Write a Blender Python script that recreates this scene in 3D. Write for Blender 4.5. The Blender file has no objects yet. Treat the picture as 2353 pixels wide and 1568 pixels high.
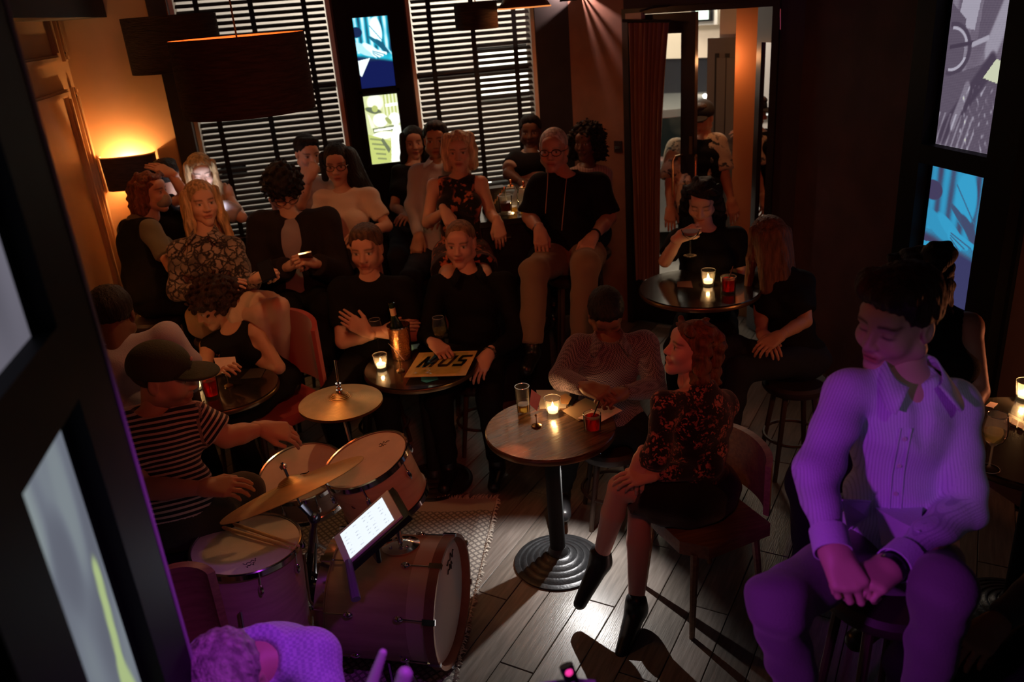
import bpy, math, random
import numpy as np
from mathutils import Vector, Matrix

# ------------------------------------------------------------------ camera
sc = bpy.context.scene
COL = sc.collection
F, IW, IH = 1900.0, 2353, 1568
CX, CY, CAMH = IW / 2, IH / 2, 2.45
_dn = np.array([364, 4600, F]); _dn /= np.linalg.norm(_dn)
_vx = (701 - CX) / F
_yc = np.array([_vx, -(_dn[0] * _vx + _dn[2]) / _dn[1], 1.0]); _yc /= np.linalg.norm(_yc)
_xc = np.cross(_yc, -_dn); _xc /= np.linalg.norm(_xc)
RM = np.array([_xc, _yc, -_dn])            # camera (right, down, forward) -> world
CAM = np.array([0, 0, CAMH])
cam_data = bpy.data.cameras.new('camera')
cam = bpy.data.objects.new('camera', cam_data); COL.objects.link(cam)
cam_data.sensor_width = 36.0
cam_data.lens = F / IW * 36.0
cam_data.clip_start = 0.02
M = Matrix.Identity(4)
for i in range(3):
    M[i][0], M[i][1], M[i][2], M[i][3] = RM[i][0], -RM[i][1], -RM[i][2], CAM[i]
cam.matrix_world = M
cam_data.dof.use_dof = True
cam_data.dof.focus_distance = 3.3
cam_data.dof.aperture_fstop = 2.6
sc.camera = cam
sc.view_settings.view_transform = 'Standard'
sc.view_settings.look = 'None'
sc.view_settings.exposure = 0.0
sc.view_settings.gamma = 1.0
sc.view_settings.use_curve_mapping = False

# ------------------------------------------------------------------ night outside
world = bpy.data.worlds.new('night'); sc.world = world
world.use_nodes = True
world.node_tree.nodes['Background'].inputs[0].default_value = (0.012, 0.011, 0.016, 1)
world.node_tree.nodes['Background'].inputs[1].default_value = 0.6

def lamp(name, kind, loc, color, energy, size=0.05, target=None, angle=60, blend=0.5, sy=None):
    l = bpy.data.lights.new(name, kind); o = bpy.data.objects.new(name, l); COL.objects.link(o)
    l.color = color; l.energy = energy; o.location = loc
    if kind == 'AREA':
        l.size = size
        if sy: l.shape = 'RECTANGLE'; l.size_y = sy
    else:
        l.shadow_soft_size = size
    if kind == 'SPOT':
        l.spot_size = math.radians(angle); l.spot_blend = blend
    if target is not None:
        o.rotation_euler = (Vector(target) - Vector(loc)).to_track_quat('-Z', 'Y').to_euler()
    return o

# stage lanterns above and beside the camera (the place is lit for a band), and an added white fill
lamp('purple_stage_lantern', 'SPOT', (-0.34, 0.62, 1.95), (0.72, 0.07, 1.0), 38, 0.04, (1.40, 1.70, 0.98), 33, 0.6)
lamp('purple_lantern_over_keyboard', 'SPOT', (0.55, 0.95, 2.85), (0.62, 0.06, 1.0), 80, 0.05, (-0.32, 1.60, 1.0), 42, 1.0)
lamp('red_stage_wash', 'SPOT', (0.25, 0.35, 2.85), (1.0, 0.125, 0.05), 64, 0.12, (0.80, 5.0, 1.20), 66, 0.7)
lamp('dim_white_fill', 'SPOT', (0.9, 0.0, 2.9), (1.0, 0.88, 0.92), 7, 0.08, (1.56, 1.72, 1.28), 19, 0.8)  # greyish fill added for the seated man's shirt
lamp('violet_ceiling_spill', 'SPOT', (2.1, 3.2, 1.9), (0.35, 0.05, 1.0), 3, 0.05, (2.55, 4.9, 2.75), 60, 0.9)
# street lamps outside the windows and the entrance
lamp('street_light_window', 'AREA', (1.3, 7.0, 3.6), (1.0, 0.88, 0.76), 120, 1.6, (0.9, 9.0, 1.8), sy=0.6)
lamp('street_light_entrance', 'AREA', (3.3, 7.9, 3.3), (1.0, 0.86, 0.66), 50, 1.0, (3.4, 7.2, 0.6), sy=1.0)
sc.cycles.transparent_max_bounces = 32

# ------------------------------------------------------------------ pixel helpers (real places measured from the photograph)
def ray(px, py): return RM @ np.array([(px - CX) / F, (py - CY) / F, 1.0])
def atd(px, py, d): return CAM + ray(px, py) * d
def atz(px, py, z):
    r = ray(px, py); return CAM + r * ((z - CAMH) / r[2])
def atx(px, py, x):
    r = ray(px, py); return CAM + r * (x / r[0])
def aty(px, py, y):
    r = ray(px, py); return CAM + r * (y / r[1])
def atplane(px, py, p0, n):
    r = ray(px, py); return CAM + r * (np.dot(np.asarray(p0) - CAM, n) / np.dot(r, n))
def nrm(v):
    v = np.asarray(v, float); return v / max(np.linalg.norm(v), 1e-9)

# ------------------------------------------------------------------ materials
MATS = {}
def mat(name, color=(0.5, 0.5, 0.5), rough=0.6, metal=0.0, emit=None, estr=1.0, noise=0.0, nscale=20.0, bump=0.0, bscale=60.0,
        spec=0.5, coat=0.0, sheen=0.0, stretch=(1, 1, 1), attr=None, color2=None, trans=0.0):
    if name in MATS: return MATS[name]
    m = bpy.data.materials.new(name); m.use_nodes = True; MATS[name] = m
    nt = m.node_tree; b = nt.nodes['Principled BSDF']
    b.inputs['Base Color'].default_value = (*color, 1); b.inputs['Roughness'].default_value = rough
    b.inputs['Metallic'].default_value = metal; b.inputs['Specular IOR Level'].default_value = spec
    b.inputs['Coat Weight'].default_value = coat; b.inputs['Sheen Weight'].default_value = sheen
    if emit is not None:
        b.inputs['Emission Color'].default_value = (*emit, 1); b.inputs['Emission Strength'].default_value = estr
    tc = nt.nodes.new('ShaderNodeTexCoord'); mp = nt.nodes.new('ShaderNodeMapping')
    nt.links.new(tc.outputs['Object'], mp.inputs[0]); mp.inputs['Scale'].default_value = stretch
    if attr:
        a = nt.nodes.new('ShaderNodeAttribute'); a.attribute_name = attr
        nt.links.new(a.outputs['Color'], b.inputs['Base Color'])
    if noise > 0 or color2 is not None:
        n = nt.nodes.new('ShaderNodeTexNoise'); n.inputs['Scale'].default_value = nscale; n.inputs['Detail'].default_value = 6
        nt.links.new(mp.outputs[0], n.inputs['Vector'])
        r = nt.nodes.new('ShaderNodeValToRGB'); nt.links.new(n.outputs[0], r.inputs[0])
        c2 = color2 if color2 is not None else tuple(max(0, c * (1 - noise)) for c in color)
        c1 = color if color2 is not None else tuple(min(1, c * (1 + noise)) for c in color)
        r.color_ramp.elements[0].position = 0.35; r.color_ramp.elements[1].position = 0.65
        r.color_ramp.elements[0].color = (*c2, 1); r.color_ramp.elements[1].color = (*c1, 1)
        if attr:
            mx = nt.nodes.new('ShaderNodeMix'); mx.data_type = 'RGBA'; mx.blend_type = 'MULTIPLY'; mx.inputs[0].default_value = noise
            nt.links.new(a.outputs['Color'], mx.inputs[6]); nt.links.new(r.outputs[0], mx.inputs[7])
            nt.links.new(mx.outputs[2], b.inputs['Base Color'])
        else:
            nt.links.new(r.outputs[0], b.inputs['Base Color'])
    if bump > 0:
        n2 = nt.nodes.new('ShaderNodeTexNoise'); n2.inputs['Scale'].default_value = bscale; n2.inputs['Detail'].default_value = 4
        nt.links.new(mp.outputs[0], n2.inputs['Vector'])
        bp = nt.nodes.new('ShaderNodeBump'); bp.inputs['Strength'].default_value = bump; bp.inputs['Distance'].default_value = 0.01
        nt.links.new(n2.outputs[0], bp.inputs['Height']); nt.links.new(bp.outputs[0], b.inputs['Normal'])
    return m

def thin_glass(name, tint=(1, 1, 1), refl=0.2, haze=0.0):
    if name in MATS: return MATS[name]
    m = bpy.data.materials.new(name); m.use_nodes = True; MATS[name] = m
    nt = m.node_tree; nt.nodes.clear()
    o = nt.nodes.new('ShaderNodeOutputMaterial'); mx = nt.nodes.new('ShaderNodeMixShader')
    t = nt.nodes.new('ShaderNodeBsdfTransparent'); g = nt.nodes.new('ShaderNodeBsdfGlossy')
    t.inputs[0].default_value = (*tint, 1); g.inputs['Roughness'].default_value = 0.03
    lw = nt.nodes.new('ShaderNodeLayerWeight'); lw.inputs[0].default_value = refl
    m0 = nt.nodes.new('ShaderNodeMixShader'); tl = nt.nodes.new('ShaderNodeBsdfTranslucent'); tl.inputs[0].default_value = (*tint, 1); m0.inputs[0].default_value = haze
    nt.links.new(t.outputs[0], m0.inputs[1]); nt.links.new(tl.outputs[0], m0.inputs[2])
    nt.links.new(lw.outputs['Fresnel'], mx.inputs[0]); nt.links.new(m0.outputs[0], mx.inputs[1]); nt.links.new(g.outputs[0], mx.inputs[2])
    nt.links.new(mx.outputs[0], o.inputs[0])
    return m

def liquid(name, tint, diffuse=0.35):
    """coloured see-through drink: tinted transparency with a little cloudy scatter and a glossy skin"""
    if name in MATS: return MATS[name]
    m = bpy.data.materials.new(name); m.use_nodes = True; MATS[name] = m
    nt = m.node_tree; nt.nodes.clear()
    o = nt.nodes.new('ShaderNodeOutputMaterial'); m1 = nt.nodes.new('ShaderNodeMixShader'); m2 = nt.nodes.new('ShaderNodeMixShader')
    t = nt.nodes.new('ShaderNodeBsdfTransparent'); t.inputs[0].default_value = (*tint, 1)
    d = nt.nodes.new('ShaderNodeBsdfTranslucent'); d.inputs[0].default_value = (*tint, 1)
    g = nt.nodes.new('ShaderNodeBsdfGlossy'); g.inputs['Roughness'].default_value = 0.05
    lw = nt.nodes.new('ShaderNodeLayerWeight'); lw.inputs[0].default_value = 0.3
    m1.inputs[0].default_value = diffuse
    nt.links.new(t.outputs[0], m1.inputs[1]); nt.links.new(d.outputs[0], m1.inputs[2])
    nt.links.new(lw.outputs['Fresnel'], m2.inputs[0]); nt.links.new(m1.outputs[0], m2.inputs[1]); nt.links.new(g.outputs[0], m2.inputs[2])
    nt.links.new(m2.outputs[0], o.inputs[0])
    return m

def nodes_of(m):
    return m.node_tree, m.node_tree.nodes['Principled BSDF']

# ------------------------------------------------------------------ objects
def tag(o, label=None, cat=None, group=None, kind=None):
    if label: o['label'] = label
    if cat: o['category'] = cat
    if group: o['group'] = group
    if kind: o['kind'] = kind
    return o
def thing(name, label, cat, loc=(0, 0, 0), group=None, rotz=0.0):
    o = bpy.data.objects.new(name, None); COL.objects.link(o); o.empty_display_size = 0.05
    o.location = tuple(float(v) for v in loc); o.rotation_euler = (0, 0, rotz)
    return tag(o, label, cat, group)
def put(name, mesh, parent=None, world_verts=False, loc=None):
    """link a mesh; world_verts: its vertices are in world space although the parent has a place of its own"""
    o = bpy.data.objects.new(name, mesh); COL.objects.link(o)
    if parent is not None:
        o.parent = parent
        if world_verts:
            p = parent
            off = Vector((0, 0, 0))
            while p is not None:
                off += Vector(p.location); p = p.parent
            o.location = -off
    if loc is not None: o.location = tuple(float(v) for v in loc)
    return o
def np_mesh(name, v, f, mats, smooth=True, mi=None, attrs=None):
    me = bpy.data.meshes.new(name)
    v = np.ascontiguousarray(v, np.float32); f = np.ascontiguousarray(f, np.int32); n = f.shape[1]
    me.vertices.add(len(v)); me.vertices.foreach_set('co', v.ravel())
    me.loops.add(f.size); me.loops.foreach_set('vertex_index', f.ravel())
    me.polygons.add(len(f)); me.polygons.foreach_set('loop_start', np.arange(0, f.size, n, dtype=np.int32))
    if smooth: me.polygons.foreach_set('use_smooth', np.ones(len(f), bool))
    for m in (mats if isinstance(mats, (list, tuple)) else [mats]): me.materials.append(m)
    if mi is not None: me.polygons.foreach_set('material_index', np.ascontiguousarray(mi, np.int32))
    if attrs:
        for k, a in attrs.items():
            a = np.asarray(a, np.float32)
            if a.ndim == 1:
                at = me.attributes.new(k, 'FLOAT', 'POINT'); at.data.foreach_set('value', a)
            else:
                c4 = np.ones((len(v), 4), np.float32); c4[:, :a.shape[1]] = a
                at = me.attributes.new(k, 'FLOAT_COLOR', 'POINT'); at.data.foreach_set('color', c4.ravel())
    me.update(); me.validate()
    return me

class MB:
    """collects shapes of one part and links them as one mesh"""
    def __init__(s): s.v = []; s.f = []
    def add(s, v, f):
        b = len(s.v); s.v += [tuple(float(c) for c in p) for p in v]; s.f += [tuple(b + i for i in q) for q in f]; return s
    def box(s, c, size, ax=None):
        ax = np.eye(3) if ax is None else np.asarray(ax); c = np.asarray(c, float); h = np.asarray(size) / 2.0
        v = [c + ax[0] * h[0] * a + ax[1] * h[1] * b + ax[2] * h[2] * d for a in (-1, 1) for b in (-1, 1) for d in (-1, 1)]
        return s.add(v, [(0, 1, 3, 2), (4, 6, 7, 5), (0, 4, 5, 1), (2, 3, 7, 6), (0, 2, 6, 4), (1, 5, 7, 3)])
    def lathe(s, prof, n=24, c=(0, 0, 0), ax=None, caps=True):
        ax = np.eye(3) if ax is None else np.asarray(ax); c = np.asarray(c, float); v = []; f = []
        for r, z in prof:
            for i in range(n):
                t = 2 * math.pi * i / n
                v.append(c + ax[0] * r * math.cos(t) + ax[1] * r * math.sin(t) + ax[2] * z)
        for j in range(len(prof) - 1):
            for i in range(n):
                k = (i + 1) % n; f.append((j * n + i, j * n + k, (j + 1) * n + k, (j + 1) * n + i))
        if caps:
            if prof[0][0] > 1e-6: f.append(tuple(range(n - 1, -1, -1)))
            if prof[-1][0] > 1e-6: f.append(tuple((len(prof) - 1) * n + i for i in range(n)))
        return s.add(v, f)
    def tube(s, pts, r, n=8):
        pts = [np.asarray(p, float) for p in pts]; rs = r if isinstance(r, (list, tuple)) else [r] * len(pts)
        v = []; f = []; prev = None
        for i, p in enumerate(pts):
            t = nrm((pts[min(i + 1, len(pts) - 1)] - pts[max(i - 1, 0)]))
            if prev is None:
                u = nrm(np.cross(t, [0, 0, 1] if abs(t[2]) < 0.9 else [1, 0, 0]))
            else: u = nrm(prev - t * np.dot(prev, t))
            prev = u; w = np.cross(t, u)
            for k in range(n):
                a = 2 * math.pi * k / n; v.append(p + rs[i] * (u * math.cos(a) + w * math.sin(a)))
        for j in range(len(pts) - 1):
            for k in range(n):
                q = (k + 1) % n; f.append((j * n + k, j * n + q, (j + 1) * n + q, (j + 1) * n + k))
        f.append(tuple(range(n - 1, -1, -1))); f.append(tuple((len(pts) - 1) * n + k for k in range(n)))
        return s.add(v, f)
    def prism(s, poly, o, ax, th):
        """polygon poly (2d) in the plane o, ax[0], ax[1], pushed th along ax[2]"""
        o = np.asarray(o, float); ax = np.asarray(ax); n = len(poly)
        v = [o + ax[0] * a + ax[1] * b for a, b in poly] + [o + ax[0] * a + ax[1] * b + ax[2] * th for a, b in poly]
        return s.add(v, [tuple(range(n - 1, -1, -1)), tuple(range(n, 2 * n))] + [(i, (i + 1) % n, n + (i + 1) % n, n + i) for i in range(n)])
    def sphere(s, c, r, n=12, m=8, ax=None, sc3=(1, 1, 1)):
        prof = [(r * math.sin(math.pi * j / m), -r * math.cos(math.pi * j / m)) for j in range(m + 1)]
        prof[0] = (1e-5, -r); prof[-1] = (1e-5, r)
        a = np.eye(3) if ax is None else np.asarray(ax, float)
        a = np.array([a[0] * sc3[0], a[1] * sc3[1], a[2] * sc3[2]])
        return s.lathe(prof, n, c, a, False)
    def mesh(s, name, mats, smooth=False, mi=None):
        me = bpy.data.meshes.new(name); me.from_pydata(s.v, [], s.f)
        for m in (mats if isinstance(mats, (list, tuple)) else [mats]): me.materials.append(m)
        if smooth: me.polygons.foreach_set('use_smooth', [True] * len(me.polygons))
        if mi is not None: me.polygons.foreach_set('material_index', mi)
        if smooth:
            me.set_sharp_from_angle(angle=math.radians(40))
        me.update(); return me
    def build(s, name, mats, parent=None, wv=False, smooth=False, loc=None):
        return put(name, s.mesh(name, mats, smooth), parent, wv, loc)

def copy_tree(o, parent=None):
    c = o.copy(); COL.objects.link(c)
    if parent is not None: c.parent = parent
    for ch in list(o.children): copy_tree(ch, c)
    return c
def frame_z(z, hint=(1, 0, 0)):
    z = nrm(z); x = np.asarray(hint, float)
    if abs(np.dot(nrm(x), z)) > 0.95: x = np.array([0, 1.0, 0])
    x = nrm(x - z * np.dot(x, z)); return np.array([x, np.cross(z, x), z])
# ------------------------------------------------------------------ bodies: smooth implicit surfaces polygonised once per person
def _cone(P, a, b, ra, rb, flat):
    ba = b - a; L2 = float(np.dot(ba, ba)) + 1e-12
    pa = P - a; t = (pa @ ba) / L2
    tc = np.clip(t, 0, 1)
    d = np.linalg.norm(pa - tc[..., None] * ba, axis=-1) - (ra + (rb - ra) * tc)
    if flat:
        L = math.sqrt(L2)
        rad = np.linalg.norm(pa - t[..., None] * ba, axis=-1) - rb
        d = np.where(t > 1, np.maximum(rad, (t - 1) * L), d)
    return d
def _ell(P, c, r, R):
    q = (P - c) @ R.T / r
    k = np.linalg.norm(q, axis=-1)
    k2 = np.linalg.norm(q / r, axis=-1) + 1e-9
    return k * (k - 1.0) / k2
def cone(a, b, ra, rb, flat=False, op='+', k=None): return ('c', np.asarray(a, float), np.asarray(b, float), ra, rb, flat, op, k)
def ell(c, r, R=None, op='+', k=None): return ('e', np.asarray(c, float), np.asarray(r, float), np.eye(3) if R is None else np.asarray(R, float), None, None, op, k)
def field(prims, vox, k=0.03, post=None):
    lo = np.full(3, 1e9); hi = -lo; bbs = []
    for p in prims:
        if p[0] == 'c':
            r = max(p[3], p[4]); l = np.minimum(p[1], p[2]) - r; h = np.maximum(p[1], p[2]) + r
        else:
            r = np.abs(p[3]).T @ p[2]; l = p[1] - r; h = p[1] + r
        bbs.append((l, h))
        if p[6] == '+': lo = np.minimum(lo, l); hi = np.maximum(hi, h)
    lo = lo - 3 * vox; hi = hi + 3 * vox
    n = np.ceil((hi - lo) / vox).astype(int) + 1
    G = np.full(n, 0.12, np.float32)
    ax = [lo[i] + np.arange(n[i]) * vox for i in range(3)]
    for p, (l, h) in zip(prims, bbs):
        kk = p[7] if p[7] is not None else k
        pad = kk + 2.5 * vox
        i0 = np.clip(np.floor((l - pad - lo) / vox).astype(int), 0, n); i1 = np.clip(np.ceil((h + pad - lo) / vox).astype(int) + 1, 0, n)
        if np.any(i1 <= i0): continue
        sl = tuple(slice(i0[i], i1[i]) for i in range(3))
        X = np.stack(np.meshgrid(ax[0][sl[0]], ax[1][sl[1]], ax[2][sl[2]], indexing='ij'), -1)
        d = (_cone(X, p[1], p[2], p[3], p[4], p[5]) if p[0] == 'c' else _ell(X, p[1], p[2], p[3])).astype(np.float32)
        g = G[sl]
        if p[6] == '+':
            hh = np.maximum(kk - np.abs(g - d), 0) / kk
            G[sl] = np.minimum(g, d) - hh * hh * kk * 0.25
        else:
            d = -d
            hh = np.maximum(kk - np.abs(g - d), 0) / kk
            G[sl] = np.maximum(g, d) + hh * hh * kk * 0.25
    if post is not None:
        X = np.meshgrid(*ax, indexing='ij'); G = post(X[0], X[1], X[2], G).astype(np.float32)
    return G, lo
_E = [(0, 1), (2, 3), (4, 5), (6, 7), (0, 2), (1, 3), (4, 6), (5, 7), (0, 4), (1, 5), (2, 6), (3, 7)]
def surf(G, lo, vox):
    s = G < 0
    c = s[:-1, :-1, :-1].astype(np.int8)
    cnt = c.copy()
    sl = [slice(None, -1), slice(1, None)]
    for i in range(8):
        if i: cnt += s[sl[i >> 2 & 1], sl[i >> 1 & 1], sl[i & 1]]
    act = (cnt > 0) & (cnt < 8)
    idx = np.argwhere(act)
    vid = np.full(act.shape, -1, np.int32); vid[act] = np.arange(len(idx))
    off = np.array([[i >> 2 & 1, i >> 1 & 1, i & 1] for i in range(8)])
    val = np.stack([G[idx[:, 0] + o[0], idx[:, 1] + o[1], idx[:, 2] + o[2]] for o in off], 1)
    acc = np.zeros((len(idx), 3)); num = np.zeros(len(idx))
    for a, b in _E:
        va, vb = val[:, a], val[:, b]; m = (va < 0) != (vb < 0)
        t = np.where(m, va / np.where(m, va - vb, 1), 0)
        acc += m[:, None] * (off[a] + (off[b] - off[a]) * t[:, None]); num += m
    V = lo + (idx + acc / num[:, None]) * vox
    Q = []
    for ax_ in range(3):
        d = [0, 0, 0]; d[ax_] = 1
        e1, e2 = [(1, 2), (2, 0), (0, 1)][ax_]
        a = s[tuple(slice(None, -1) if i == ax_ else slice(1, -1) for i in range(3))]
        b = s[tuple(slice(1, None) if i == ax_ else slice(1, -1) for i in range(3))]
        ch = np.argwhere(a != b)
        if not len(ch): continue
        p = ch.copy()
        for i in range(3):
            if i != ax_: p[:, i] += 1
        ins = s[p[:, 0], p[:, 1], p[:, 2]]
        u = np.zeros(3, int); u[e1] = 1; w = np.zeros(3, int); w[e2] = 1
        g = lambda q: vid[q[:, 0], q[:, 1], q[:, 2]]
        quad = np.stack([g(p - u - w), g(p - w), g(p), g(p - u)], 1)
        quad[~ins] = quad[~ins][:, ::-1]
        Q.append(quad)
    Q = np.concatenate(Q); Q = Q[(Q >= 0).all(1)]
    return V, Q
def poly(prims, vox, k=0.03, post=None):
    G, lo = field(prims, vox, k, post); return surf(G, lo, vox)

# ---- heads (x: person's right is -x, y: face, z: up; origin between the ears)
HEADS = {}
def head_geo(fem, vox=0.0052):
    key = (fem, vox)
    if key in HEADS: return HEADS[key]
    jw = 0.044 if fem else 0.052
    P = [ell((0, -0.014, 0.038), (0.073, 0.092, 0.078)), ell((0, 0.022, -0.02), (0.061, 0.066, 0.082)),
         cone((-jw, 0.0, -0.055), (0, 0.058, -0.097), 0.027, 0.022), cone((jw, 0.0, -0.055), (0, 0.058, -0.097), 0.027, 0.022),
         ell((0, 0.062, -0.098), (0.02 if fem else 0.025, 0.018, 0.016)),
         ell((-0.037, 0.055, -0.028), (0.026, 0.026, 0.026)), ell((0.037, 0.055, -0.028), (0.026, 0.026, 0.026)),
         ell((0, 0.068, 0.045), (0.05, 0.022, 0.03)),
         cone((-0.038, 0.074, 0.021), (0.038, 0.074, 0.021), 0.0085 if fem else 0.0115, 0.0085 if fem else 0.0115, k=0.014),
         ell((-0.033, 0.096, 0.002), (0.019, 0.016, 0.0125), op='-', k=0.014), ell((0.033, 0.096, 0.002), (0.019, 0.016, 0.0125), op='-', k=0.014),
         ell((-0.032, 0.0715, 0.002), (0.0135, 0.013, 0.0115), k=0.006), ell((0.032, 0.0715, 0.002), (0.0135, 0.013, 0.0115), k=0.006),
         cone((0, 0.083, 0.012), (0, 0.101, -0.028), 0.0075, 0.0115, k=0.012),
         ell((-0.012, 0.092, -0.032), (0.0085, 0.011, 0.008), k=0.008), ell((0.012, 0.092, -0.032), (0.0085, 0.011, 0.008), k=0.008),
         cone((-0.02, 0.080, -0.0585), (0.02, 0.080, -0.0585), 0.007, 0.007, k=0.010), cone((-0.008, 0.0875, -0.057), (0.008, 0.0875, -0.057), 0.0065, 0.0065, k=0.008),
         cone((-0.013, 0.083, -0.069), (0.013, 0.083, -0.069), 0.008, 0.008, k=0.008),
         ell((0, 0.098, -0.0630), (0.024, 0.014, 0.0028), op='-', k=0.004),
         ell((-0.075, -0.008, -0.002), (0.009, 0.019, 0.031), k=0.008), ell((0.075, -0.008, -0.002), (0.009, 0.019, 0.031), k=0.008),
         ell((-0.083, -0.003, 0.0), (0.006, 0.009, 0.016), op='-', k=0.006), ell((0.083, -0.003, 0.0), (0.006, 0.009, 0.016), op='-', k=0.006),
         cone((0, -0.022, -0.05), (0, -0.03, -0.15), 0.056 if not fem else 0.05, 0.056 if not fem else 0.048)]
    HEADS[key] = poly(P, vox, 0.022); return HEADS[key]
def sstep(a, b, x):
    t = np.clip((x - a) / (b - a), 0, 1); return t * t * (3 - 2 * t)
def head_color(V, skin, lip, brow, eyes='open', beard=0.0, fem=False):
    x, y, z = V[:, 0], V[:, 1], V[:, 2]; ax_ = np.abs(x); fr = sstep(0.03, 0.05, y)
    C = np.tile(np.asarray(skin, float), (len(V), 1))
    def mixc(m, col):
        nonlocal C
        m = np.clip(m, 0, 1)[:, None]; C = C * (1 - m) + np.asarray(col, float) * m
    mixc(0.25 * np.exp(-((ax_ - 0.04) ** 2 + (z + 0.03) ** 2) / 0.0006) * fr, (skin[0], skin[1] * 0.7, skin[2] * 0.65))
    if beard > 0:
        m = sstep(0.02, -0.012, z + 0.05) * sstep(-0.03, 0.02, y) * (1 - np.exp(-((ax_ / 0.022) ** 2 + ((z + 0.064) / 0.012) ** 2)))
        mixc(beard * m * (z > -0.125), brow)
    mixc(1.2 * fr * np.exp(-((ax_ / 0.024) ** 4 + ((z + 0.0635) / 0.0115) ** 4)), lip)
    mixc(0.8 * fr * np.exp(-((ax_ / 0.022) ** 4 + ((z + 0.063) / 0.0025) ** 2)), (lip[0] * 0.35, lip[1] * 0.3, lip[2] * 0.3))
    bz = 0.0225 + 0.004 * np.sin((ax_ - 0.012) / 0.045 * 3.1)
    mixc(0.9 * fr * sstep(0.010, 0.016, ax_) * sstep(0.058, 0.048, ax_) * np.exp(-((z - bz) / 0.0045) ** 2), brow)
    if eyes == 'open':
        e = fr * np.exp(-(((ax_ - 0.032) / 0.0135) ** 4 + ((z - 0.002) / 0.0058) ** 4))
        mixc(e * 0.9, (0.62, 0.58, 0.55))
        mixc(fr * 1.2 * np.exp(-(((ax_ - 0.032) / 0.0062) ** 4 + ((z - 0.002) / 0.0062) ** 4)), (0.03, 0.02, 0.015))
        mixc(0.8 * fr * np.exp(-(((ax_ - 0.032) / 0.0155) ** 4 + ((z - 0.0085) / 0.0030) ** 2)), (0.04, 0.025, 0.02))
    else:
        mixc(0.85 * fr * np.exp(-(((ax_ - 0.032) / 0.0155) ** 4 + ((z + 0.003 + 4 * (ax_ - 0.032) ** 2) / 0.0032) ** 2)), (0.05, 0.03, 0.025))
    mixc(0.8 * fr * np.exp(-(((ax_ - 0.0075) / 0.004) ** 2 + ((z + 0.039) / 0.0035) ** 2)), (skin[0] * 0.3, skin[1] * 0.2, skin[2] * 0.2))
    return C

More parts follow.
